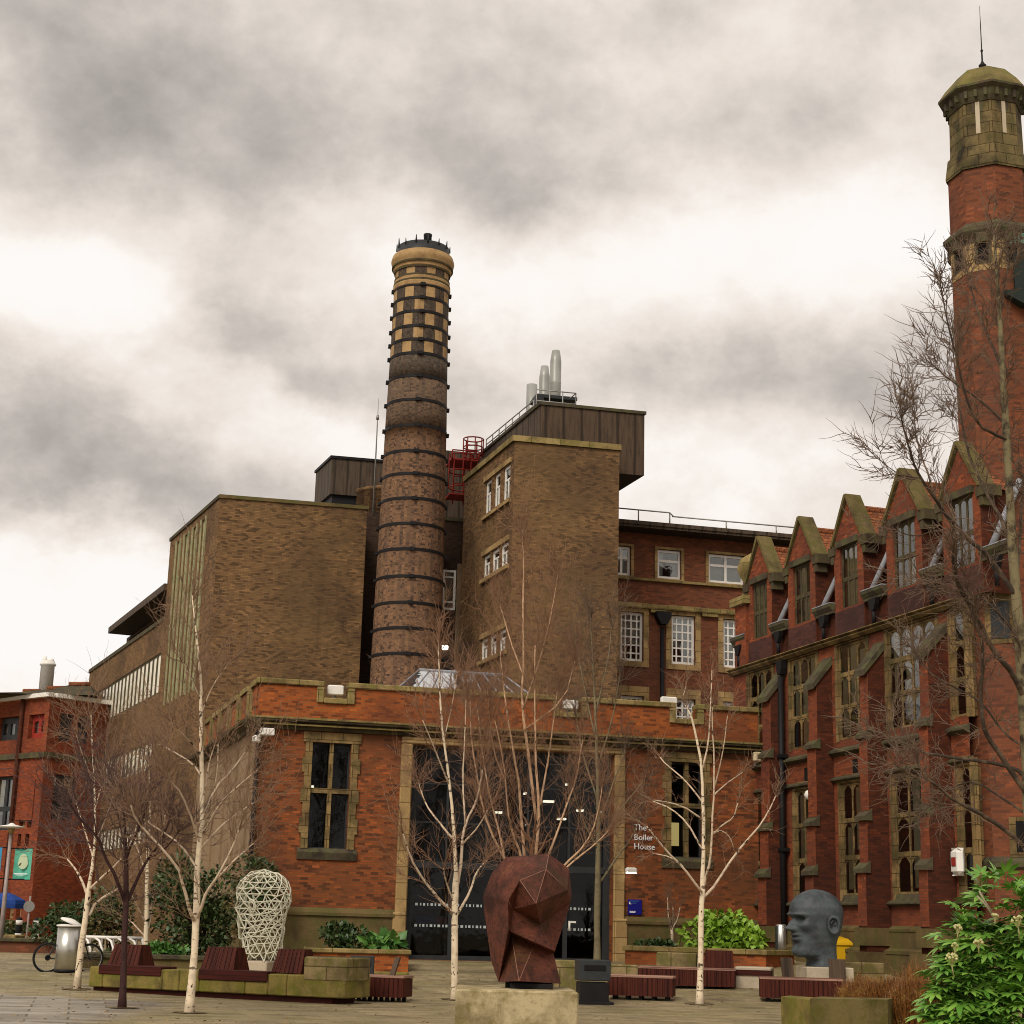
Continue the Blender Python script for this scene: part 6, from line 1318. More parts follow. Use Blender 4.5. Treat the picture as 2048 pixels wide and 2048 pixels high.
def fatsia():
    rng = random.Random(61); Y = 22.3; c = at(1992, 1925, Y); rx, ry, rz = 1.1, .95, 1.16; O = Vector((c.x+.12, c.y, 0)); root = thing('glossy_shrub', 'large glossy bush with palmate leaves and cream flower heads in the bottom right corner', 'shrub', O); mb = MB(); st = MB(); cc = Vector((0, 0, .95))
    lumps = [(Vector((.0, 0, .55)), 1.0), (Vector((-.55, -.2, -.1)), .62), (Vector((-.72, -.15, -.55)), .62), (Vector((-.45, -.35, -.75)), .6), (Vector((.5, -.25, .7)), .7), (Vector((.3, -.4, -.2)), .8), (Vector((-.1, -.45, -.5)), .7), (Vector((.8, 0, .2)), .8), (Vector((-.35, 0, .35)), .55)]
    for i in range(1250):
        o, k = lumps[rng.randrange(len(lumps))]; v = rvec(rng)
        if v.y > .35: v.y *= -1
        rr = k*(.62+.38*rng.random()**.6)*.78; p = cc+o+Vector((v.x*rx, v.y*ry, v.z*rz))*rr
        if p.z < .08: continue
        d = (Vector((v.x, v.y, 0))*1.0+rvec(rng)*.35+Vector((0, 0, -.12+.35*v.z))).normalized(); n = (Vector((v.x*.3, v.y*.5, .9))+rvec(rng)*.28)
        palmate(mb, p, d, n, rng.uniform(.17, .30), rng)
    mb.build('foliage', M['leaf_fatsia'], root)
    for o, k in lumps: st.tube([(rng.uniform(-.2, .2), rng.uniform(-.2, .2), 0), cc*.5+o*.4, cc+o], [.03, .025, .015], 6)
    st.build('stem', M['bark_grey'], root)
    for i, (px, py, s) in enumerate(((1915, 1862, .5), (1903, 1922, .8), (1957, 1890, .5), (2036, 1848, .8), (1910, 1896, .35), (1990, 1836, .35))):
        f = MB(); P = at(px, py, Y-1.12)-O; k = int(16*s)+5
        for j in range(k):
            v = rvec(rng); v.z = abs(v.z); e = P+v*.10*s+Vector((0, 0, .02)); f.tube([P-Vector((0, 0, .05)), e], .004, 3, cap=False); r = .018*rng.uniform(.8, 1.3)
            f.lathe([(0, -r), (r*.8, -r*.5), (r, 0), (r*.7, r*.6), (0, r)], 6, cap=False); n = 5*6
            for q in range(len(f.v)-n, len(f.v)): f.v[q] = (f.v[q][0]+e.x, f.v[q][1]+e.y, f.v[q][2]+e.z)
        f.tube([P-Vector((-.08*s, -.15, .25*s)), P-Vector((0, 0, .04))], .008, 4); f.build('flower_head', M['flower'], root)
    s = MB()
    for a, b in (((1958, 1782), (1970, 1803)), ((1954, 1792), (1972, 1811))): s.tube([at(*a, Y-.9)-O, at(*b, Y-.9)-O, at(b[0]+14, b[1]+22, Y-.8)-O], .012, 5)
    s.build('bare_shoot', M['pale_stone'], root)
fatsia()
# ---------------------------------------------------------------- street furniture
class GF(Fr):
    """front plane over two points of the paving"""
    def __init__(s, ax, ay, bx, by):
        A, B = ground(ax, ay), ground(bx, by); super().__init__(0, 0, 0, atan2(B.y-A.y, B.x-A.x), P=A); s.zg = min(A.z, B.z); s.A = A; s.len = ((B-A).xy).length
    def thing(s, name, label, cat, group=None): return thing(name, label, cat, s.o, s.th, group)
# long stone bench wall with timber seats and backs
f = GF(175, 1981, 690, 2010); t = f.thing('stone_bench', 'long low mossy stone bench wall with dark red timber seats and backs', 'bench')
S1 = f.s(690, 1975); zt = f.z(430, 1943); zb = f.z(430, 1985)
b = MB(); b.box(.05, S1-.35, .12, 1.0, -.1, zb-.002); b.build('recessed_base', M['timber_flat'], t)
b = MB(); xs = [0, .35, f.s(324, 1960), f.s(358, 1960), f.s(398, 1960), f.s(490, 1960), f.s(536, 1960), f.s(573, 1965), S1]
for a, c in zip(xs, xs[1:]): b.bbox(a+.004, c-.004, 0, 1.0, zb, zt, .018)
b.build('stone_base', M['stone_bench'], t)
b = MB(); b.bbox(f.s(606, 1960), S1+.01, -.015, .95, zt-.1, f.z(650, 1914), .03); b.build('end_block', M['stone_block'], t)
for (l, r, ty, by) in ((199, 324, 1932.5, 1950), (398, 536, 1942, 1962)):
    m = (l+r)/2; b = MB(); b.bbox(f.s(l, ty), f.s(r, ty), -.03, .52, f.z(m, by), f.z(m, ty)+.012, .012); b.build('seat', M['timber_flat'], t)
for (l, r, ty, by) in ((219, 281, 1889, 1932), (405, 472, 1894, 1941), (547, 608, 1898, 1948)):
    n = -.42; m = (l+r)/2; s0, s1, z0, z1 = f.s(l, by, n), f.s(r, by, n), zt+.014, f.z(m, ty, n); b = MB(); h = z1-z0
    nb = 7; w = (s1-s0)/nb
    for i in range(nb):
        u0, u1 = i/nb, (i+1)/nb; k = .06; a0, a1 = s0+w*i+.006, s0+w*(i+1)-.006; m_ = (s0+s1)/2; q0, q1 = a0+(m_-a0)*2*k, a1+(m_-a1)*2*k
        vs = [(a0, -n-.1, z0), (a1, -n-.1, z0), (a1, -n+.5, z0), (a0, -n+.5, z0), (q0, -n+.06, z1), (q1, -n+.06, z1), (q1, -n+.34, z1), (q0, -n+.34, z1)]; b.mesh(vs, [(0, 3, 2, 1), (4, 5, 6, 7), (0, 1, 5, 4), (1, 2, 6, 5), (2, 3, 7, 6), (3, 0, 4, 7)])
    b.build('backrest', M['timber'], t)
# planters
def planter(al, ar, top, cop, label, wallm, copm, depth, soil=True, tall=None):
    f = GF(*al, *ar); t = f.thing('planter', label, 'planter'); S = f.len; m = (al[0]+ar[0])/2; z1 = f.z(m, top); zc = f.z(m, cop); b = MB(); b.box(0, S, 0, depth, -.3+f.zg*0, zc-.003); b.build('planter_wall', M[wallm], t)
    b = MB(); b.bbox(-.06, S+.06, -.07, .28, zc, z1, .02); b.bbox(-.06, .25, .284, depth, zc, z1, .02); b.bbox(S-.25, S+.06, .284, depth, zc, z1, .02); b.build('coping', M[copm], t)
    b = MB(); b.box(.25, S-.25, .28, depth-.01, zc-.1, z1-.06); b.build('soil', M['soil'], t); return f, t
planter((612, 1941), (816, 1944), 1897.5, 1907, 'brick planter with mossy stone coping left of the entrance', 'brick_parapet', 'stone_moss', 2.0)
planter((1250, 1930), (1532, 1938), 1895, 1906, 'brick planter with mossy stone coping right of the entrance', 'brick_parapet', 'stone_moss', 1.6)
planter((164, 1936), (606, 1948), 1911, 1921, 'long low dark edged planter behind the stone bench', 'plinth', 'stone_soot_gothic', 3.0)
planter((-60, 1903), (118, 1907), 1876, 1884, 'low brick planter with dark coping and a stone pier at the far left', 'brick_wing', 'stone_soot_gothic', 1.2)
def stone_block(al, ar, top, depth, label, mat='stone_block', name='stone_block', lead=0):
    f = GF(*al, *ar); b = MB(); S = f.len; b.bbox(0, S, 0, depth, f.zg-.15, f.z((al[0]+ar[0])/2, top), .025); return one(b, name, M[mat], label, 'stone block', f.o, f.th), f
stone_block((3, 1903), (27, 1904), 1869, .5, 'squat stone pier on the low planter at the far left', 'stone_moss')
stone_block((700, 1976), (814, 1979), 1944, .5, 'low green stone block beside the timber bench left of the entrance', 'stone_bench')
stone_block((1312, 1962), (1391, 1964), 1905, .5, 'tan stone block behind the timber bench right of the entrance')
stone_block((1222, 1962), (1275, 1963), 1929, .4, 'low stone kerb block at the foot of the right entrance pier')
stone_block((1692, 1966), (1770, 1968), 1925, .7, 'tan stone block behind the brown heather')
stone_block((1108, 1986), (1156, 1987), 1920, .6, 'tan stone block between the rusted head and the black box')
o, f = stone_block((1470, 1975), (1543, 1978), 1934, .8, 'stone block with a timber strip beside the bronze head', 'pale_stone'); b = MB(); b.box(0, f.len, -.03, .4, f.z(1505, 1951), f.z(1505, 1940)); ob = b.build('timber_strip', M['timber_flat'], o)
o, f = stone_block((470, 1952), (532, 1955), 1922, .9, 'pale stone base under the white wire head', 'pale_stone', 'sculpture_base')
WIRE_BASE = f.P(f.len/2, -.45, f.z(500, 1922))
# timber benches on little black feet
def timber_bench(al, ar, top, depth, label, legs=5, endmat=None):
    f = GF(*al, *ar); t = f.thing('timber_bench', label, 'bench', 'dark red timber block benches'); S = f.len; m = (al[0]+ar[0])/2; z0 = gz(f.o.x, f.o.y); z1 = f.z(m, top); f_ = z0+.09
    b = MB(); n = max(6, int(S/.1)); w = S/n
    for i in range(n): b.box(w*i+.004, w*(i+1)-.004, 0.0, .05, f_, z1-.05)
    b.box(.0, S, .051, depth-.05, f_+.01, z1-.055); b.build('slatted_body', M['timber'], t)
    b = MB(); k = 5
    for i in range(k): b.bbox(-.01, S+.01, -.012+depth/k*i+.004, -.012+depth/k*(i+1)-.004, z1-.048, z1, .006)
    b.build('seat', M['timber_top'], t)
    for i in range(legs):
        x = S*(i+.5)/legs
        for y in (.12, depth-.18): b = MB(); b.box(x-.035, x+.035, y-.03, y+.03, z0-.05, f_+.005); b.build('leg', M['black_metal'], t)
    return f, t, z1
M['timber_top'] = boards('painted_highlight_hardwood', (.34, .20, .15), (.12, .05, .04), .09, 1)  # pale highlight on the bench tops is put into the colour
timber_bench((1214, 1999), (1345, 2004), 1951, .65, 'short dark red timber bench right of the black box')
f, t, z1 = timber_bench((1276, 1977), (1471, 1980), 1935, .65, 'long dark red timber bench with an upright back behind the lone birch')
b = MB(); b.box(f.s(1408, 1936, -.4), f.s(1468, 1936, -.4), .4, .62, z1+.002, f.z(1438, 1901, -.4), 0, .03); b.build('backrest', M['timber'], t)
timber_bench((1521, 2004), (1686, 2010), 1956, .7, 'long dark red timber bench in front of the bronze head')
f, t, z1 = timber_bench((690, 2001), (805, 2006), 1950, .65, 'dark red timber bench with a leaning dark post left of the entrance')
b = MB(); b.mesh([(f.s(774, 1960), .02, z1-.1), (f.s(784, 1960), .02, z1-.1), (f.s(784, 1960), .1, z1-.1), (f.s(774, 1960), .1, z1-.1), (f.s(781, 1915), .3, f.z(785, 1914, -.3)), (f.s(790, 1915), .3, f.z(785, 1914, -.3)), (f.s(790, 1915), .4, f.z(785, 1914, -.3)), (f.s(781, 1915), .4, f.z(785, 1914, -.3))], [(0, 3, 2, 1), (4, 5, 6, 7), (0, 1, 5, 4), (1, 2, 6, 5), (2, 3, 7, 6), (3, 0, 4, 7)]); b.build('leaning_post', M['dark_metal'], t)
# dark steel boxes
def steel_box(al, ar, top, mid, depth, label):
    f = GF(*al, *ar); t = f.thing('steel_box', label, 'litter bin'); S = f.len; m = (al[0]+ar[0])/2; z0 = gz(f.o.x, f.o.y); z1 = f.z(m, top); zm = f.z(m, mid)
    b = MB(); b.bbox(.03, S-.03, .03, depth-.03, z0-.05, zm, .01); b.bbox(-.06, S+.06, -.06, depth+.06, z0-.06, z0+.06, .01); b.build('lower_box', M['black_metal'], t)
    b = MB(); b.bbox(0, S, 0, depth, zm+.03, z1, .015); b.build('upper_box', M['charcoal'], t)
    b = MB(); b.bbox(S*.15, S*.85, -.012, .02, z1-.22, z1-.1, .01); b.build('slot', M['dark_void'], t); return f, t
steel_box((1158, 2009), (1221, 2010), 1920, 1965, .62, 'black steel litter bin standing right of the rusted head')
steel_box((697, 1985), (746, 1986), 1912, 1960, .5, 'dark grey steel litter bin behind the timber bench left of the entrance')
# round steel bin with tilted lid
g0 = ground(131, 1944); sc = g0.y/3403.; t = thing('steel_bin', 'tall round brushed steel bin with a white tilted lid', 'litter bin', g0); r = 22.5*sc; h = 86*sc
b = MB(); b.lathe([(r, 0), (r, h)], 32); b.build('drum', M['steel'], t); b = MB(); b.lathe([(r*1.01, 0), (r*1.01, .05)], 32); b.build('base_ring', M['black_metal'], t)
b = MB(); b.lathe([(r*1.0, h+.01), (r*1.12, h+.02), (r*1.12, h+.05), (r*.6, h+.07)], 32); lid = b.build('lid', M['white_paint'], t)
b = MB(); b.lathe([(r*.95, 0), (r*1.0, .02), (r*.9, .05), (r*.3, .09)], 24); fl = b.build('lid_flap', M['white_paint'], t); fl.location = (r*.08, 0, h+.10); fl.rotation_euler = (0, radians(20), 0)
# bicycle leaning behind the bin
def bicycle():
    g0 = ground(92, 1943.5); Y = g0.y; sc = Y/3403.; th = radians(28); t = thing('bicycle', 'dark bicycle parked behind the steel bin', 'bicycle', g0, th, None); R_ = .33; k = 27*sc/R_*1.0; R_ *= k; wb = 1.02*k
    def wheel(x):
        b = MB(); b.tube([(x+R_*cos(a), 0, R_+R_*sin(a)) for a in [2*pi*i/40 for i in range(41)]], .026, 8, cap=False); w = b.build('wheel', M['rubber'], t)
        b = MB(); b.tube([(x+R_*.93*cos(a), 0, R_+R_*.93*sin(a)) for a in [2*pi*i/40 for i in range(41)]], .012, 5, cap=False); b.build('rim', M['galv'], w)
        b = MB()
        for i in range(16):
            a = 2*pi*i/16; b.tube([(x, .02*(-1)**i, R_), (x+R_*.93*cos(a), 0, R_+R_*.93*sin(a))], .0022, 3, cap=False)
        b.build('spoke', M['galv'], w); b = MB(); b.tube([(x, -.05, R_), (x, .05, R_)], .025, 8); b.build('hub', M['black_metal'], w)
    wheel(0); wheel(wb); bb = (.43*k, 0, .27*k); st = (.33*k, 0, .78*k); hd = (.86*k, 0, .80*k); hb = (.90*k, 0, .66*k); b = MB()
    for p, q in ((bb, st), (st, hd), (bb, hb), (bb, (0, 0, R_)), (st, (0, 0, R_)), (hd, hb), (hb, (wb, 0, R_))): b.tube([p, q], .017, 6)
    b.build('frame', M['charcoal'], t); b = MB(); b.bbox(.18*k, .42*k, -.07, .07, .9*k, .95*k, .02); b.tube([st, (.31*k, 0, .9*k)], .013, 6); b.build('saddle', M['rubber'], t)
    b = MB(); b.tube([hd, (.84*k, 0, .92*k)], .014, 6); b.tube([(.78*k, -.26, .96*k), (.86*k, -.2, .95*k), (.86*k, .2, .95*k), (.78*k, .26, .96*k)], .013, 6); b.build('handlebar', M['black_metal'], t)
    b = MB(); b.tube([(bb[0]+.1*k*cos(a), -.05, bb[2]+.1*k*sin(a)) for a in [2*pi*i/20 for i in range(21)]], .012, 5, cap=False); b.tube([(.05*k*cos(a), -.05, R_+.05*k*sin(a)) for a in [2*pi*i/14 for i in range(15)]], .022, 5, cap=False); b.tube([bb, (bb[0]-.05, -.06, bb[2]-.17)], .012, 5); build_each(b, 'crank', M['black_metal'], t)
bicycle()
# curved white rack
f = GF(166, 1916, 282, 1918); t = f.thing('cycle_rack', 'low white metal rack with curved arms behind the leaning birch', 'rack'); zt = f.z(220, 1875); z0 = f.z(220, 1908); b = MB(); S = f.len
b.tube([(0, 0, zt), (S, 0, zt)], .045, 6); b.build('top_rail', M['white_paint'], t)
for i in range(5):
    x = S*(i+.5)/5; b = MB(); w = S/8; b.tube([(x-w, 0, zt-.02), (x-w*.2, -.25, zt-.08), (x+w*.35, -.42, zt-.28), (x+w*.5, -.45, zt-.5)], .032, 5); b.tube([(x+w*1.0, -.2, zt-.35), (x+w*.3, -.35, zt-.42), (x-w*.3, -.3, zt-.4)], .03, 5); b.build('curved_arm', M['white_paint'], t)
    b = MB(); b.tube([(x, 0, zt), (x, 0, z0-.5)], .03, 5); b.build('leg', M['steel_dull'], t)
b = MB(); b.tube([(S, 0, zt), (S+.05, 0, zt-.2), (S+.05, 0, z0-.5)], .045, 6); b.build('end_leg', M['white_paint'], t)
# lamp post with two banners
Yl = 46.; b0 = at(2, 1870, Yl); ztp = at(26, 1666, Yl).z; t = thing('lamp_post', 'slim grey lamp post with a flat white head', 'lamp post', (b0.x, Yl, gz(b0.x, Yl))); H = ztp-gz(b0.x, Yl)
b = MB(); b.tube([(0, 0, -.1), (0, 0, H*.35), (0, 0, H)], [.07, .06, .045], 10); b.build('pole', M['steel_dull'], t)
b = MB(); b.lathe([(.05, H-.02), (.09, H+.05), (.10, H+.12)], 12); b.build('collar', M['stone_warm'], t); b = MB(); b.lathe([(.12, H+.12), (.36, H+.15), (.37, H+.17), (.1, H+.22), (.03, H+.27)], 20); b.build('lamp_head', M['white_paint'], t)
def banner(l, tp, r, bt, label, mat, right):
    n = .0; z1, z0 = at((l+r)/2, tp, Yl).z, at((l+r)/2, bt, Yl).z; x0, x1 = at(l, (tp+bt)/2, Yl).x-b0.x, at(r, (tp+bt)/2, Yl).x-b0.x; zz = gz(b0.x, Yl); t = thing('banner', label, 'banner', (b0.x, Yl, zz)); z0 -= zz; z1 -= zz; xa = .06 if right else -.06
    if right: x0, x1 = xa+.1, xa+.1+(x1-x0)
    else: x0, x1 = xa-.12-.62, xa-.12
    b = MB(); n_ = 10
    for i in range(n_):
        u0, u1 = i/n_, (i+1)/n_; y = lambda u: .05*sin(u*5)
        b.poly([(x0+(x1-x0)*u0, y(u0), z0), (x0+(x1-x0)*u1, y(u1), z0), (x0+(x1-x0)*u1, y(u1), z1), (x0+(x1-x0)*u0, y(u0), z1)], 0, True); b.poly([(x0+(x1-x0)*u0, y(u0)+.008, z0), (x0+(x1-x0)*u0, y(u0)+.008, z1), (x0+(x1-x0)*u1, y(u1)+.008, z1), (x0+(x1-x0)*u1, y(u1)+.008, z0)], 0, True)
    b.build('cloth', M[mat], t); b = MB()
    for z in (z0, z1): b.tube([(0, 0, z), (x1 if right else x0, 0, z)], .018, 5)
    build_each(b, 'arm', M['black_metal'], t); return t, x0, x1, z0, z1
t, x0, x1, z0, z1 = banner(24, 1697, 60, 1759, 'teal banner with a pale rounded print on the right of the lamp post', 'banner_teal', True)
w, h = x1-x0, z1-z0; b = MB(); b.poly([(x0+w*(.54+.30*cos(a)*(1.0 if sin(a) < 0 else .85)), -.075, z0+h*(.58+.25*sin(a))) for a in [2*pi*i/20 for i in range(20)]]); b.build('pale_print', M['banner_pale'], t); b = MB(); b.poly([(x0+w*.28, -.08, z0+h*.42), (x0+w*.40, -.08, z0+h*.44), (x0+w*.47, -.08, z0+h*.54), (x0+w*.38, -.08, z0+h*.52)]); b.build('dark_print', M['leaf_dark'], t)
b = MB(); b.box(x0+w*.1, x0+w*.84, -.08, -.075, z0+h*.165, z0+h*.195); b.box(x0+w*.2, x0+w*.6, -.08, -.075, z0+h*.13, z0+h*.15); b.build('print_line', M['sign_white'], t)
t, x0, x1, z0, z1 = banner(-20, 1695, 18, 1757, 'blue banner printed with a dark figure on the left of the lamp post', 'banner_blue', False)
w, h = x1-x0, z1-z0; b = MB(); b.poly([(x0+w*(.45+.5*u), -.075, z0+h*v) for u, v in ((-.6, .08), (.85, .08), (.8, .2), (.35, .3), (-.3, .3))]); b.poly([(x0+w*(.5+.2*cos(a)), -.072, z0+h*(.42+.13*sin(a))) for a in [2*pi*i/14 for i in range(14)]]); b.build('dark_print', M['rubber'], t); b = MB(); b.poly([(x0+w*(.52+.11*cos(a)), -.08, z0+h*(.42+.07*sin(a))) for a in [2*pi*i/14 for i in range(14)]]); b.build('face_print', M['skin'], t)
# round sign seen from the back, bollards, parasol
Ys = 50.; P = at(59, 1813, Ys); z0 = gz(P.x, Ys); t = thing('round_sign', 'round grey sign seen from the back on a thin pole at the far left', 'sign', (P.x, Ys, z0)); b = MB(); b.tube([(0, 0, -.2), (0, 0, P.z-z0+.3)], .03, 6); b.build('pole', M['steel_dull'], t); b = MB(); b.lathe([(.16, 0), (.16, .02)], 24); o = b.build('disc', M['galv'], t); o.location = (0, -.05, P.z-z0); o.rotation_euler = (pi/2, 0, .3)
for px, lab in ((36, 'black bollard with white bands left of the low green bush'), (71, 'black bollard with a white cap half hidden in the low green bush')):
    Yb = 48.; P = at(px, 1870, Yb); t = thing('bollard', lab, 'bollard', (P.x, Yb, gz(P.x, Yb)), 0, 'bollards at the far left'); b = MB(); b.lathe([(.09, 0), (.09, .8), (.05, .86)], 12); b.build('post', M['black_metal'], t); b = MB(); b.lathe([(.093, .12), (.093, .42)], 12); b.lathe([(.093, .66), (.093, .78)], 12); build_each(b, 'white_band', M['white_paint'], t)
P = at(10, 1800, 60.); z0 = gz(P.x, 60.); t = thing('parasol', 'dark blue canvas parasol in front of the corner building', 'parasol', (P.x, 60., z0)); zt = P.z-z0; b = MB(); b.lathe([(.75, zt-.12), (.72, zt), (.35, zt+.18), (.02, zt+.28)], 8, smooth=False); b.lathe([(.74, zt-.28), (.75, zt-.12)], 8, smooth=False, cap=False); b.build('canopy', M['blue_cloth'], t); b = MB(); b.tube([(0, 0, -.1), (0, 0, zt)], .03, 6); b.build('pole', M['galv'], t)
# right-hand side: steel cylinder, grit bin, dark panels
g0 = ground(1563, 1931); sc = g0.y/3403.; r = 10.5*sc; h = 78*sc; t = thing('steel_cylinder', 'tall narrow polished steel cylinder behind the bronze head face', 'litter bin', g0); b = MB(); b.lathe([(r, 0), (r, h), (r*.8, h+.02)], 24); b.build('drum', M['white_steel'] if 'white_steel' in M else M['steel'], t); b = MB(); b.lathe([(r*1.05, 0), (r*1.05, .08)], 24); b.build('base_ring', M['charcoal'], t); b = MB(); b.box(-r*1.02, -r*.55, -r*.7, r*.7, .1, h-.02); b.build('dark_left_side', M['charcoal'], t)  # charcoal strip makes the left side of the drum dark
f = GF(1673, 1929, 1706, 1930); t = f.thing('grit_bin', 'yellow plastic grit bin standing against the red brick range', 'grit bin'); S = f.len; z0 = f.zg; zl = f.z(1690, 1892); zt = f.z(1690, 1873); e = .08
b = MB(); b.mesh([(0, 0, z0), (S, 0, z0), (S, .55, z0), (0, .55, z0), (-e, -e, zl), (S+e, -e, zl), (S+e, .55+e, zl), (-e, .55+e, zl)], [(0, 3, 2, 1), (4, 5, 6, 7), (0, 1, 5, 4), (1, 2, 6, 5), (2, 3, 7, 6), (3, 0, 4, 7)]); b.build('bin_body', M['yellow'], t)
b = MB(); b.bbox(-e-.04, S+e+.04, -e-.04, .55+e+.04, zl+.003, zl+.09, .02); b.prism([(-e-.02, zl+.092), (.62, zl+.092), (.5, zt), (.1, zt-.06)], -e-.02, S+e+.02, 'x'); b.build('lid', M['yellow'], t)
def panel(l, tp, r, bt, Y, lean, label):
    sc = Y/3403.; P = at((l+r)/2, bt, Y); b = MB(); w = (r-l)*sc/2; h = (bt-tp)*sc
    b.mesh([(-w, 0, -.35), (w, 0, -.35), (w, .05, -.35), (-w, .05, -.35), (-w-lean, .1, h), (w-lean, .1, h), (w-lean, .15, h), (-w-lean, .15, h)], [(0, 3, 2, 1), (4, 5, 6, 7), (0, 1, 5, 4), (1, 2, 6, 5), (2, 3, 7, 6), (3, 0, 4, 7)]); return one(b, 'information_board', M['dark_metal'], label, 'panel', P)
panel(1569, 1917, 1593, 1956, 37.6, .07, 'narrow dark leaning steel panel left of the bronze head neck'); panel(1660, 1920, 1693, 1957, 37.6, .0, 'wide dark steel panel right of the bronze head neck')
# near mossy stone wall of the front bed
P = [at(1562, 1999, 25.0), at(1620, 1997, 24.0), at(1775, 2004, 24.3), at(1785, 1996, 25.0), at(1640, 1990, 24.9), at(1580, 1994, 25.6)]; zt = P[1].z; b = MB(); t = thing('bed_wall', 'near mossy stone wall edging the heather bed at bottom right', 'wall', (P[1].x, P[1].y, 0))
q = [(p.x-P[1].x, p.y-P[1].y) for p in P]; b.prism([q[0], q[1], q[4], q[5]], -.1, zt-.02, 'z'); b.build('end_stone', M['stone_bench'], t); b = MB(); b.prism([q[1], q[2], q[3], q[4]], -.1, zt, 'z'); b.build('side_stone', M['bed_stone'], t)
b = MB(); f = GF(1676, 2062, 1790, 2066); b.bbox(0, f.len, 0, .2, -.05, f.z(1720, 2042), .02); one(b, 'bed_kerb', M['stone_moss'], 'low yellow green mossy kerb at the bottom edge before the heather', 'kerb', f.o, f.th)
g0 = at(1800, 1985, 27.); b = MB(); b.mesh([(g0.x-1.3, 26.2, .12), (g0.x+2.2, 23.5, .12), (g0.x+2.4, 28.6, .12), (g0.x-1.0, 29.2, .12), (g0.x-1.3, 26.2, -.1), (g0.x+2.2, 23.5, -.1), (g0.x+2.4, 28.6, -.1), (g0.x-1., 29.2, -.1)], [(0, 1, 2, 3), (0, 4, 5, 1), (1, 5, 6, 2), (2, 6, 7, 3), (3, 7, 4, 0)]); o = b.build('soil_bed', M['soil']); o['kind'] = 'structure'; o['label'] = 'dark soil of the front bed'
# bins inside the glazed entrance
for px, mt, lab in ((846, 'blue_cloth', 'blue lidded bin seen through the entrance glass'), (884, 'red_steel', 'red lidded bin seen through the entrance glass')):
    n = -1.3; s0 = BH.s(px, 1900, n); z0 = BH.z(828, 1919)+.01; t = thing('lobby_bin', lab, 'litter bin', BH.P(s0, n, z0), BH.th, 'bins inside the entrance'); b = MB(); b.bbox(-.25, .25, -.25, .25, 0, .95, .03); b.build('bin_body', M['charcoal'], t); b = MB(); b.bbox(-.27, .27, -.27, .27, .955, 1.15, .05); b.build('lid', M[mt], t)
    if px > 860: b = MB(); b.lathe([(.09, 0), (.09, .01)], 12); o = b.build('label_patch', M['brick_parapet'], t); o.location = (.05, -.252, .6); o.rotation_euler = (pi/2, 0, 0)
# ---------------------------------------------------------------- three head sculptures
def interp(T, h):
    for (a, va), (b, vb) in zip(T, T[1:]):
        if h <= b:
            u = (h-a)/(b-a); u = u*u*(3-2*u)*.5+u*.5; return va+(vb-va)*u
    return T[-1][1]
FRONT = [(-.36, .16), (-.2, .12), (-.10, .09), (-.03, .16), (.01, .30), (.05, .375), (.10, .40), (.15, .385), (.20, .395), (.255, .40), (.30, .40), (.36, .405), (.45, .405), (.54, .395), (.60, .43), (.68, .425), (.78, .395), (.87, .325), (.94, .22), (.98, .12), (1.0, .0)]
BACK = [(-.36, .44), (-.2, .37), (-.05, .335), (.10, .335), (.22, .35), (.35, .41), (.5, .45), (.65, .46), (.78, .425), (.87, .355), (.94, .25), (.98, .14), (1.0, .0)]
HALF = [(-.36, .31), (-.2, .255), (-.08, .235), (.0, .235), (.08, .235), (.2, .272), (.32, .30), (.45, .318), (.58, .335), (.7, .335), (.80, .30), (.88, .245), (.94, .18), (.98, .10), (1.0, .0)]
def gs(x, c, w): return math.exp(-((x-c)/w)**2)
def head_point(h, a, feat=True):
    xf, xb, w = interp(FRONT, h), interp(BACK, h), interp(HALF, h); c, s = cos(a), sin(a)
    p = .88; x = (xf if c > 0 else xb)*(abs(c)**p)*(1 if c > 0 else -1); y = w*(abs(s)**p)*(1 if s > 0 else -1)
    if h < .06 and c > 0: y *= 1
    if feat and c > 0:
        fr = c**1.5; ay = abs(y)
        nz = gs(h, .375, .035)*.135+gs(h, .43, .05)*.085+gs(h, .49, .05)*.045
        x += nz*gs(y, 0, .055)*1.0+gs(h, .36, .03)*.06*(gs(ay, .055, .03))
        x -= .115*gs(h, .525, .042)*gs(ay, .128, .06)                      # sockets
        x += .055*gs(h, .512, .020)*gs(ay, .128, .042)                      # lids
        x += .058*gs(h, .592, .028)*gs(ay, .12, .11)                        # brow
        x += .04*gs(h, .42, .05)*gs(ay, .19, .05); x -= .03*gs(h, .30, .06)*gs(ay, .20, .05); y += (.016 if y > 0 else -.016)*gs(h, .42, .06)*gs(ay, .22, .07)
        x += .055*gs(h, .285, .018)*gs(y, 0, .09)+.05*gs(h, .232, .02)*gs(y, 0, .08)
        x -= .045*gs(h, .260, .011)*gs(y, 0, .11); x -= .04*gs(h, .19, .02)*gs(y, 0, .10)
        x += .018*gs(h, .32, .02)*0
        x += .035*gs(h, .10, .05)*gs(y, 0, .09)
    z = h-.24*x*max(0., 1-abs(h-.02)/.26) if x > -.28 else h+.067*max(0., 1-abs(h-.02)/.26)
    return Vector((x, y, z))
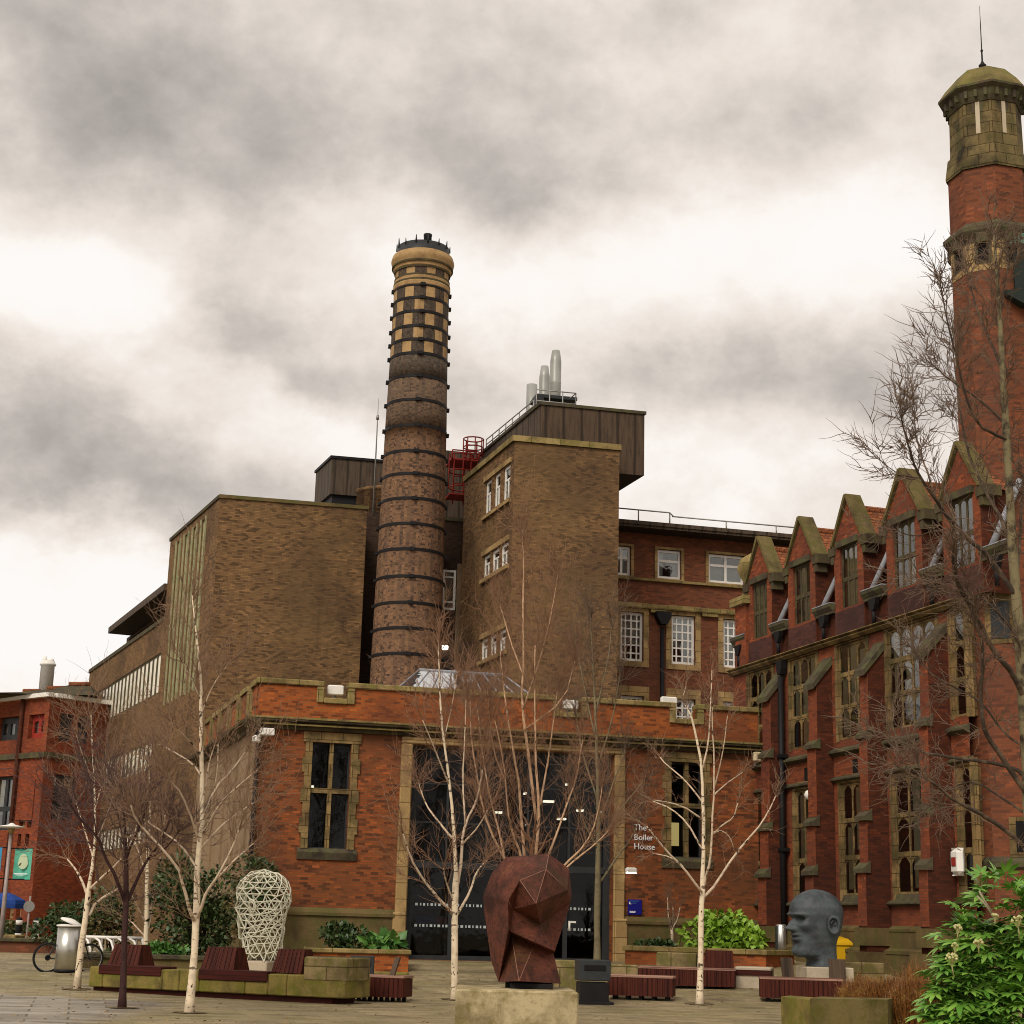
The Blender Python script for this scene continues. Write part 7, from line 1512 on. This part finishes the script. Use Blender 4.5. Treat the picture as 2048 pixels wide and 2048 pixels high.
def ear_mesh(side):
    mb = MB(); n = 22; w0 = .335
    rim = []
    for i in range(n+1):
        u = i/n*2*pi; ex, ez = -.10+.078*cos(u)*(1+.12*sin(u)), .44+.125*sin(u)
        rim.append(Vector((ex-.035*sin(u)*0, side*(w0+.035+(.03 if cos(u) < 0 else -.025*cos(u))), ez)))
    mb.tube(rim, [.022+.008*sin(i/n*2*pi) for i in range(n+1)], 8, cap=False)
    inner = [Vector((-.095+.045*cos(i/14*pi+.6), side*(w0+.022), .455+.07*sin(i/14*pi*1.1))) for i in range(15)]; mb.tube(inner, .016, 6)
    vs = [Vector((-.10, side*(w0-.02), .44))]+[r-Vector((0, side*.012, 0)) for r in rim[:-1]]; mb.mesh(vs, [(0, 1+i, 1+(i+1) % n) for i in range(n)], smooth=True)
    mb.tube([Vector((-.045, side*(w0-.02), .47)), Vector((-.04, side*(w0+.012), .435)), Vector((-.05, side*(w0-.01), .40))], [.012, .02, .012], 6)
    mb.lathe([(0, -.03), (.028, -.015), (.032, .01), (0, .035)], 8, cap=False); k = 4*8
    for q in range(len(mb.v)-k, len(mb.v)): mb.v[q] = (mb.v[q][0]-.085, mb.v[q][1]*.5+side*(w0+.005), mb.v[q][2]+.325)
    return mb
def scale_mb(mb, k): mb.v = [(x*k, y*k, z*k) for x, y, z in mb.v]
# bronze portrait head, looking left
Y = 38.4; sc = Y/3403.; top = at(1630, 1778, Y); chin = at(1590, 1914, Y); Hh = (top.z-chin.z)/1.06
t = thing('bronze_head', 'large dark blue grey bronze head looking left on a pale plinth', 'sculpture', (top.x, Y, top.z-Hh), radians(180+21))
mb = MB(); nh, na = 110, 120; hs = [-.36+1.36*(1-(1-i/(nh-1))**1.25) for i in range(nh)]; vs = []
for h in hs:
    for j in range(na): vs.append(head_point(h, 2*pi*j/na))
mb.mesh(vs, [(i*na+j, i*na+(j+1) % na, (i+1)*na+(j+1) % na, (i+1)*na+j) for i in range(nh-1) for j in range(na)], smooth=True); mb.poly([vs[j] for j in range(na-1, -1, -1)])
scale_mb(mb, Hh); o = mb.build('head', M['bronze'], t)
for sd in (1, -1): e = ear_mesh(sd); scale_mb(e, Hh); e.build('ear', M['bronze'], o)
P = top; b = MB(); k = Hh; b.bbox(-.33*k, .42*k, -.5, .5, -(top.z-Hh)-.1, -.20*k, .02); bo = one(b, "sculpture_base", M["pale_stone"], "pale stone plinth under the bronze head", "plinth", (top.x+.12, Y, top.z-Hh), radians(4))
# white wire head, looking left and away
Hw = at(500, 1749, 38).z-at(500, 1890, 38).z; t = thing('wire_head', 'open head sculpture of white welded steel rods standing in the left bed', 'sculpture', (WIRE_BASE.x+.02, WIRE_BASE.y, WIRE_BASE.z+.355*Hw), radians(180-28))
rng = random.Random(5); rows = [-.35, -.24, -.13, -.03, .06, .15, .24, .33, .42, .52, .62, .72, .81, .89, .95]; na = 17; P = []
for i, h in enumerate(rows):
    ring = []
    for j in range(na):
        a = 2*pi*(j+.5*(i % 2)+rng.gauss(0, .08))/na; hh = max(-.36, min(.985, h+rng.gauss(0, .012))); q = head_point(hh, a); wt = .62*max(0, min(1, (.38-h)/.3)); k = 1-.13*max(0, (.3-h)/.65)**1.3
        e = Vector(((.36 if cos(a) > 0 else .40)*k*cos(a)-.02, .33*k*sin(a), q.z)); ring.append((q.lerp(e, wt)+rvec(rng)*.012)*Hw)
    P.append(ring)
b = MB(); tp = Vector((.0, 0, 1.0))*Hw
def rod(p, q, r=.014):
    b.tube([p, q], r, 5, cap=False)
for i in range(len(rows)):
    for j in range(na):
        p = P[i][j]
        if rng.random() < .86 and i > 0: rod(p, P[i][(j+1) % na])
        if i+1 < len(rows):
            o_ = j if i % 2 == 0 else (j+1) % na; rod(p, P[i+1][o_])
            if rng.random() < .62: rod(p, P[i+1][(o_-1) % na if i % 2 == 0 else (o_-1) % na])
for j in range(0, na, 2): rod(P[-1][j], tp)
for sd in (1, -1):
    c = [Vector((-.06+.075*cos(u)*(1-u/20), sd*(.34+.02*sin(u)), .44+.11*sin(u)*(1-u/20)))*Hw for u in [i*.5 for i in range(26)]]; b.tube(c, .0165, 5)
b.build('rod_frame', M['wire'], t)
# rusted faceted steel head on its concrete plinth
Y = 20.0; V = dict(T0=(1012, 1714, .1), T1=(1098, 1708, .15), T2=(1138, 1737, .25), R1=(1144, 1790, .3), R2=(1141, 1806, .28), L1=(983, 1747, .1), L2=(966, 1792, .2), L3=(969, 1826, .2), P1=(1040, 1760.6, -.36), P2=(1092, 1739, -.26), P3=(1072, 1807, -.52), P4=(1134.5, 1780, -.05),
    E1=(1016, 1801, -.34), E2=(1026, 1819, -.16), E3=(1017, 1857, -.33), J1=(1021, 1863, -.22), J2=(1068, 1884, -.26), J3=(1110, 1902, .0), C=(1080, 1850, -.06), N0=(1023, 1869, .04), N2=(1068, 1890, .02), NR=(1107, 1907, .14), N1=(1038, 1959, -.42), BR=(1122, 1964, .0), BL=(997, 1964, .0), LL=(982, 1921, .1), LM=(1004, 1925, -.12),
    K=(1052, 1740, .95), K2=(1052, 1850, 1.1), K3=(1056, 1955, .75))
c0 = at(1058, 1964, Y); W = {k: at(v[0], v[1], Y+v[2])-c0 for k, v in V.items()}
zb = W['BL'].z
for k in ('BL', 'BR', 'N1', 'K3'): W[k].z = min(W[k].z, zb) if k != 'N1' else zb+.03
W['K3'].z = zb
F = 'T0 T1 P2|T0 P2 P1|T0 P1 L1|T1 T2 P4|T1 P4 P2|P1 P2 P3|P2 P4 P3|L1 P1 E1|L1 E1 L2|L2 E1 L3|L3 E1 E3|L3 E3 LL|P1 P3 E2|P1 E2 E1|E1 E2 E3|E2 P3 C|E2 C J1|E2 J1 E3|P3 P4 R2|P3 R2 C|P4 R1 R2|P4 T2 R1|C R2 J3|C J3 J2|C J2 J1|J1 J2 N2|J1 N2 N0|J2 J3 NR|J2 NR N2|N0 N2 N1|N2 NR BR|N2 BR N1|E3 J1 N0|E3 N0 LM|E3 LM LL|N0 N1 BL|N0 BL LM|LM BL LL'.split('|')
ol = 'T0 T1 T2 R1 R2 J3 NR BR'.split(); ol2 = 'T0 L1 L2 L3 LL BL'.split()
t = thing('rusted_head', 'rust brown faceted steel head on a stained concrete plinth', 'sculpture', c0)
b = MB()
for f_ in F: b.poly([W[k] for k in f_.split()][::-1])
def back(p, q, flip):
    kk = 'K' if max(V[p][1], V[q][1]) < 1795 else ('K2' if max(V[p][1], V[q][1]) < 1915 else 'K3'); x = [W[p], W[q], W[kk]]; b.poly(x if not flip else x[::-1]); return kk
for lst, fl in ((ol, False), (ol2, True)):
    prev = None
    for p, q in zip(lst, lst[1:]):
        k_ = back(p, q, fl)
        if prev and prev != k_: x = [W[p], W[k_], W[prev]]; b.poly(x if not fl else x[::-1])
        prev = k_
b.poly([W['BR'], W['K3'], W['BL'], W['N1']]); b.build('faceted_shell', M['corten'], t)
b = MB()
for e in ('P1 P3', 'P2 P3', 'P1 P2', 'N0 N1', 'N2 N1', 'E1 E2', 'P2 T1', 'P4 P2'):
    p, q = e.split(); b.tube([W[p], W[q]], .004, 5)
build_each(b, 'weld_seam', M['rust_edge'], t)
b = MB(); b.box(W['N1'].x-.1, W['BR'].x-.1, -.2, .5, zb-.062, zb-.002); b.box(W['BL'].x+.08, W['BL'].x+.22, .0, .2, zb-.062, zb-.002); b.build('base_plate', M['black_metal'], t)
A, B_ = at(912, 1971, 19.2), at(1158, 1976, 19.2); zt = c0.z+zb-.063; b = MB(); w = B_.x-A.x; b.bbox(0, w, 0, 1.55, -.1, zt, .02); pb = one(b, 'concrete_plinth', M['concrete'], 'stained grey concrete plinth under the rusted steel head', 'plinth', (A.x, 19.2, 0), radians(1.5))
# ---------------------------------------------------------------- groups for repeats of a kind
GROUPS = dict(floodlight='floodlights on the brick hall', evergreen_shrub='evergreen shrubs in the planting beds', bedding_plant='low plants in the planters', planter='planters round the square', stone_block='stone blocks round the square',
              information_board='dark steel boards by the bronze head', banner='banners on the lamp post', wall_light='small lamps on the walls', steel_box='steel litter bins on the square', sculpture_base='stone bases of the head sculptures')
for o in list(SC.objects):
    if o.parent is None and 'label' in o and 'group' not in o:
        k = o.name.split('.')[0]
        if k in GROUPS: o['group'] = GROUPS[k]
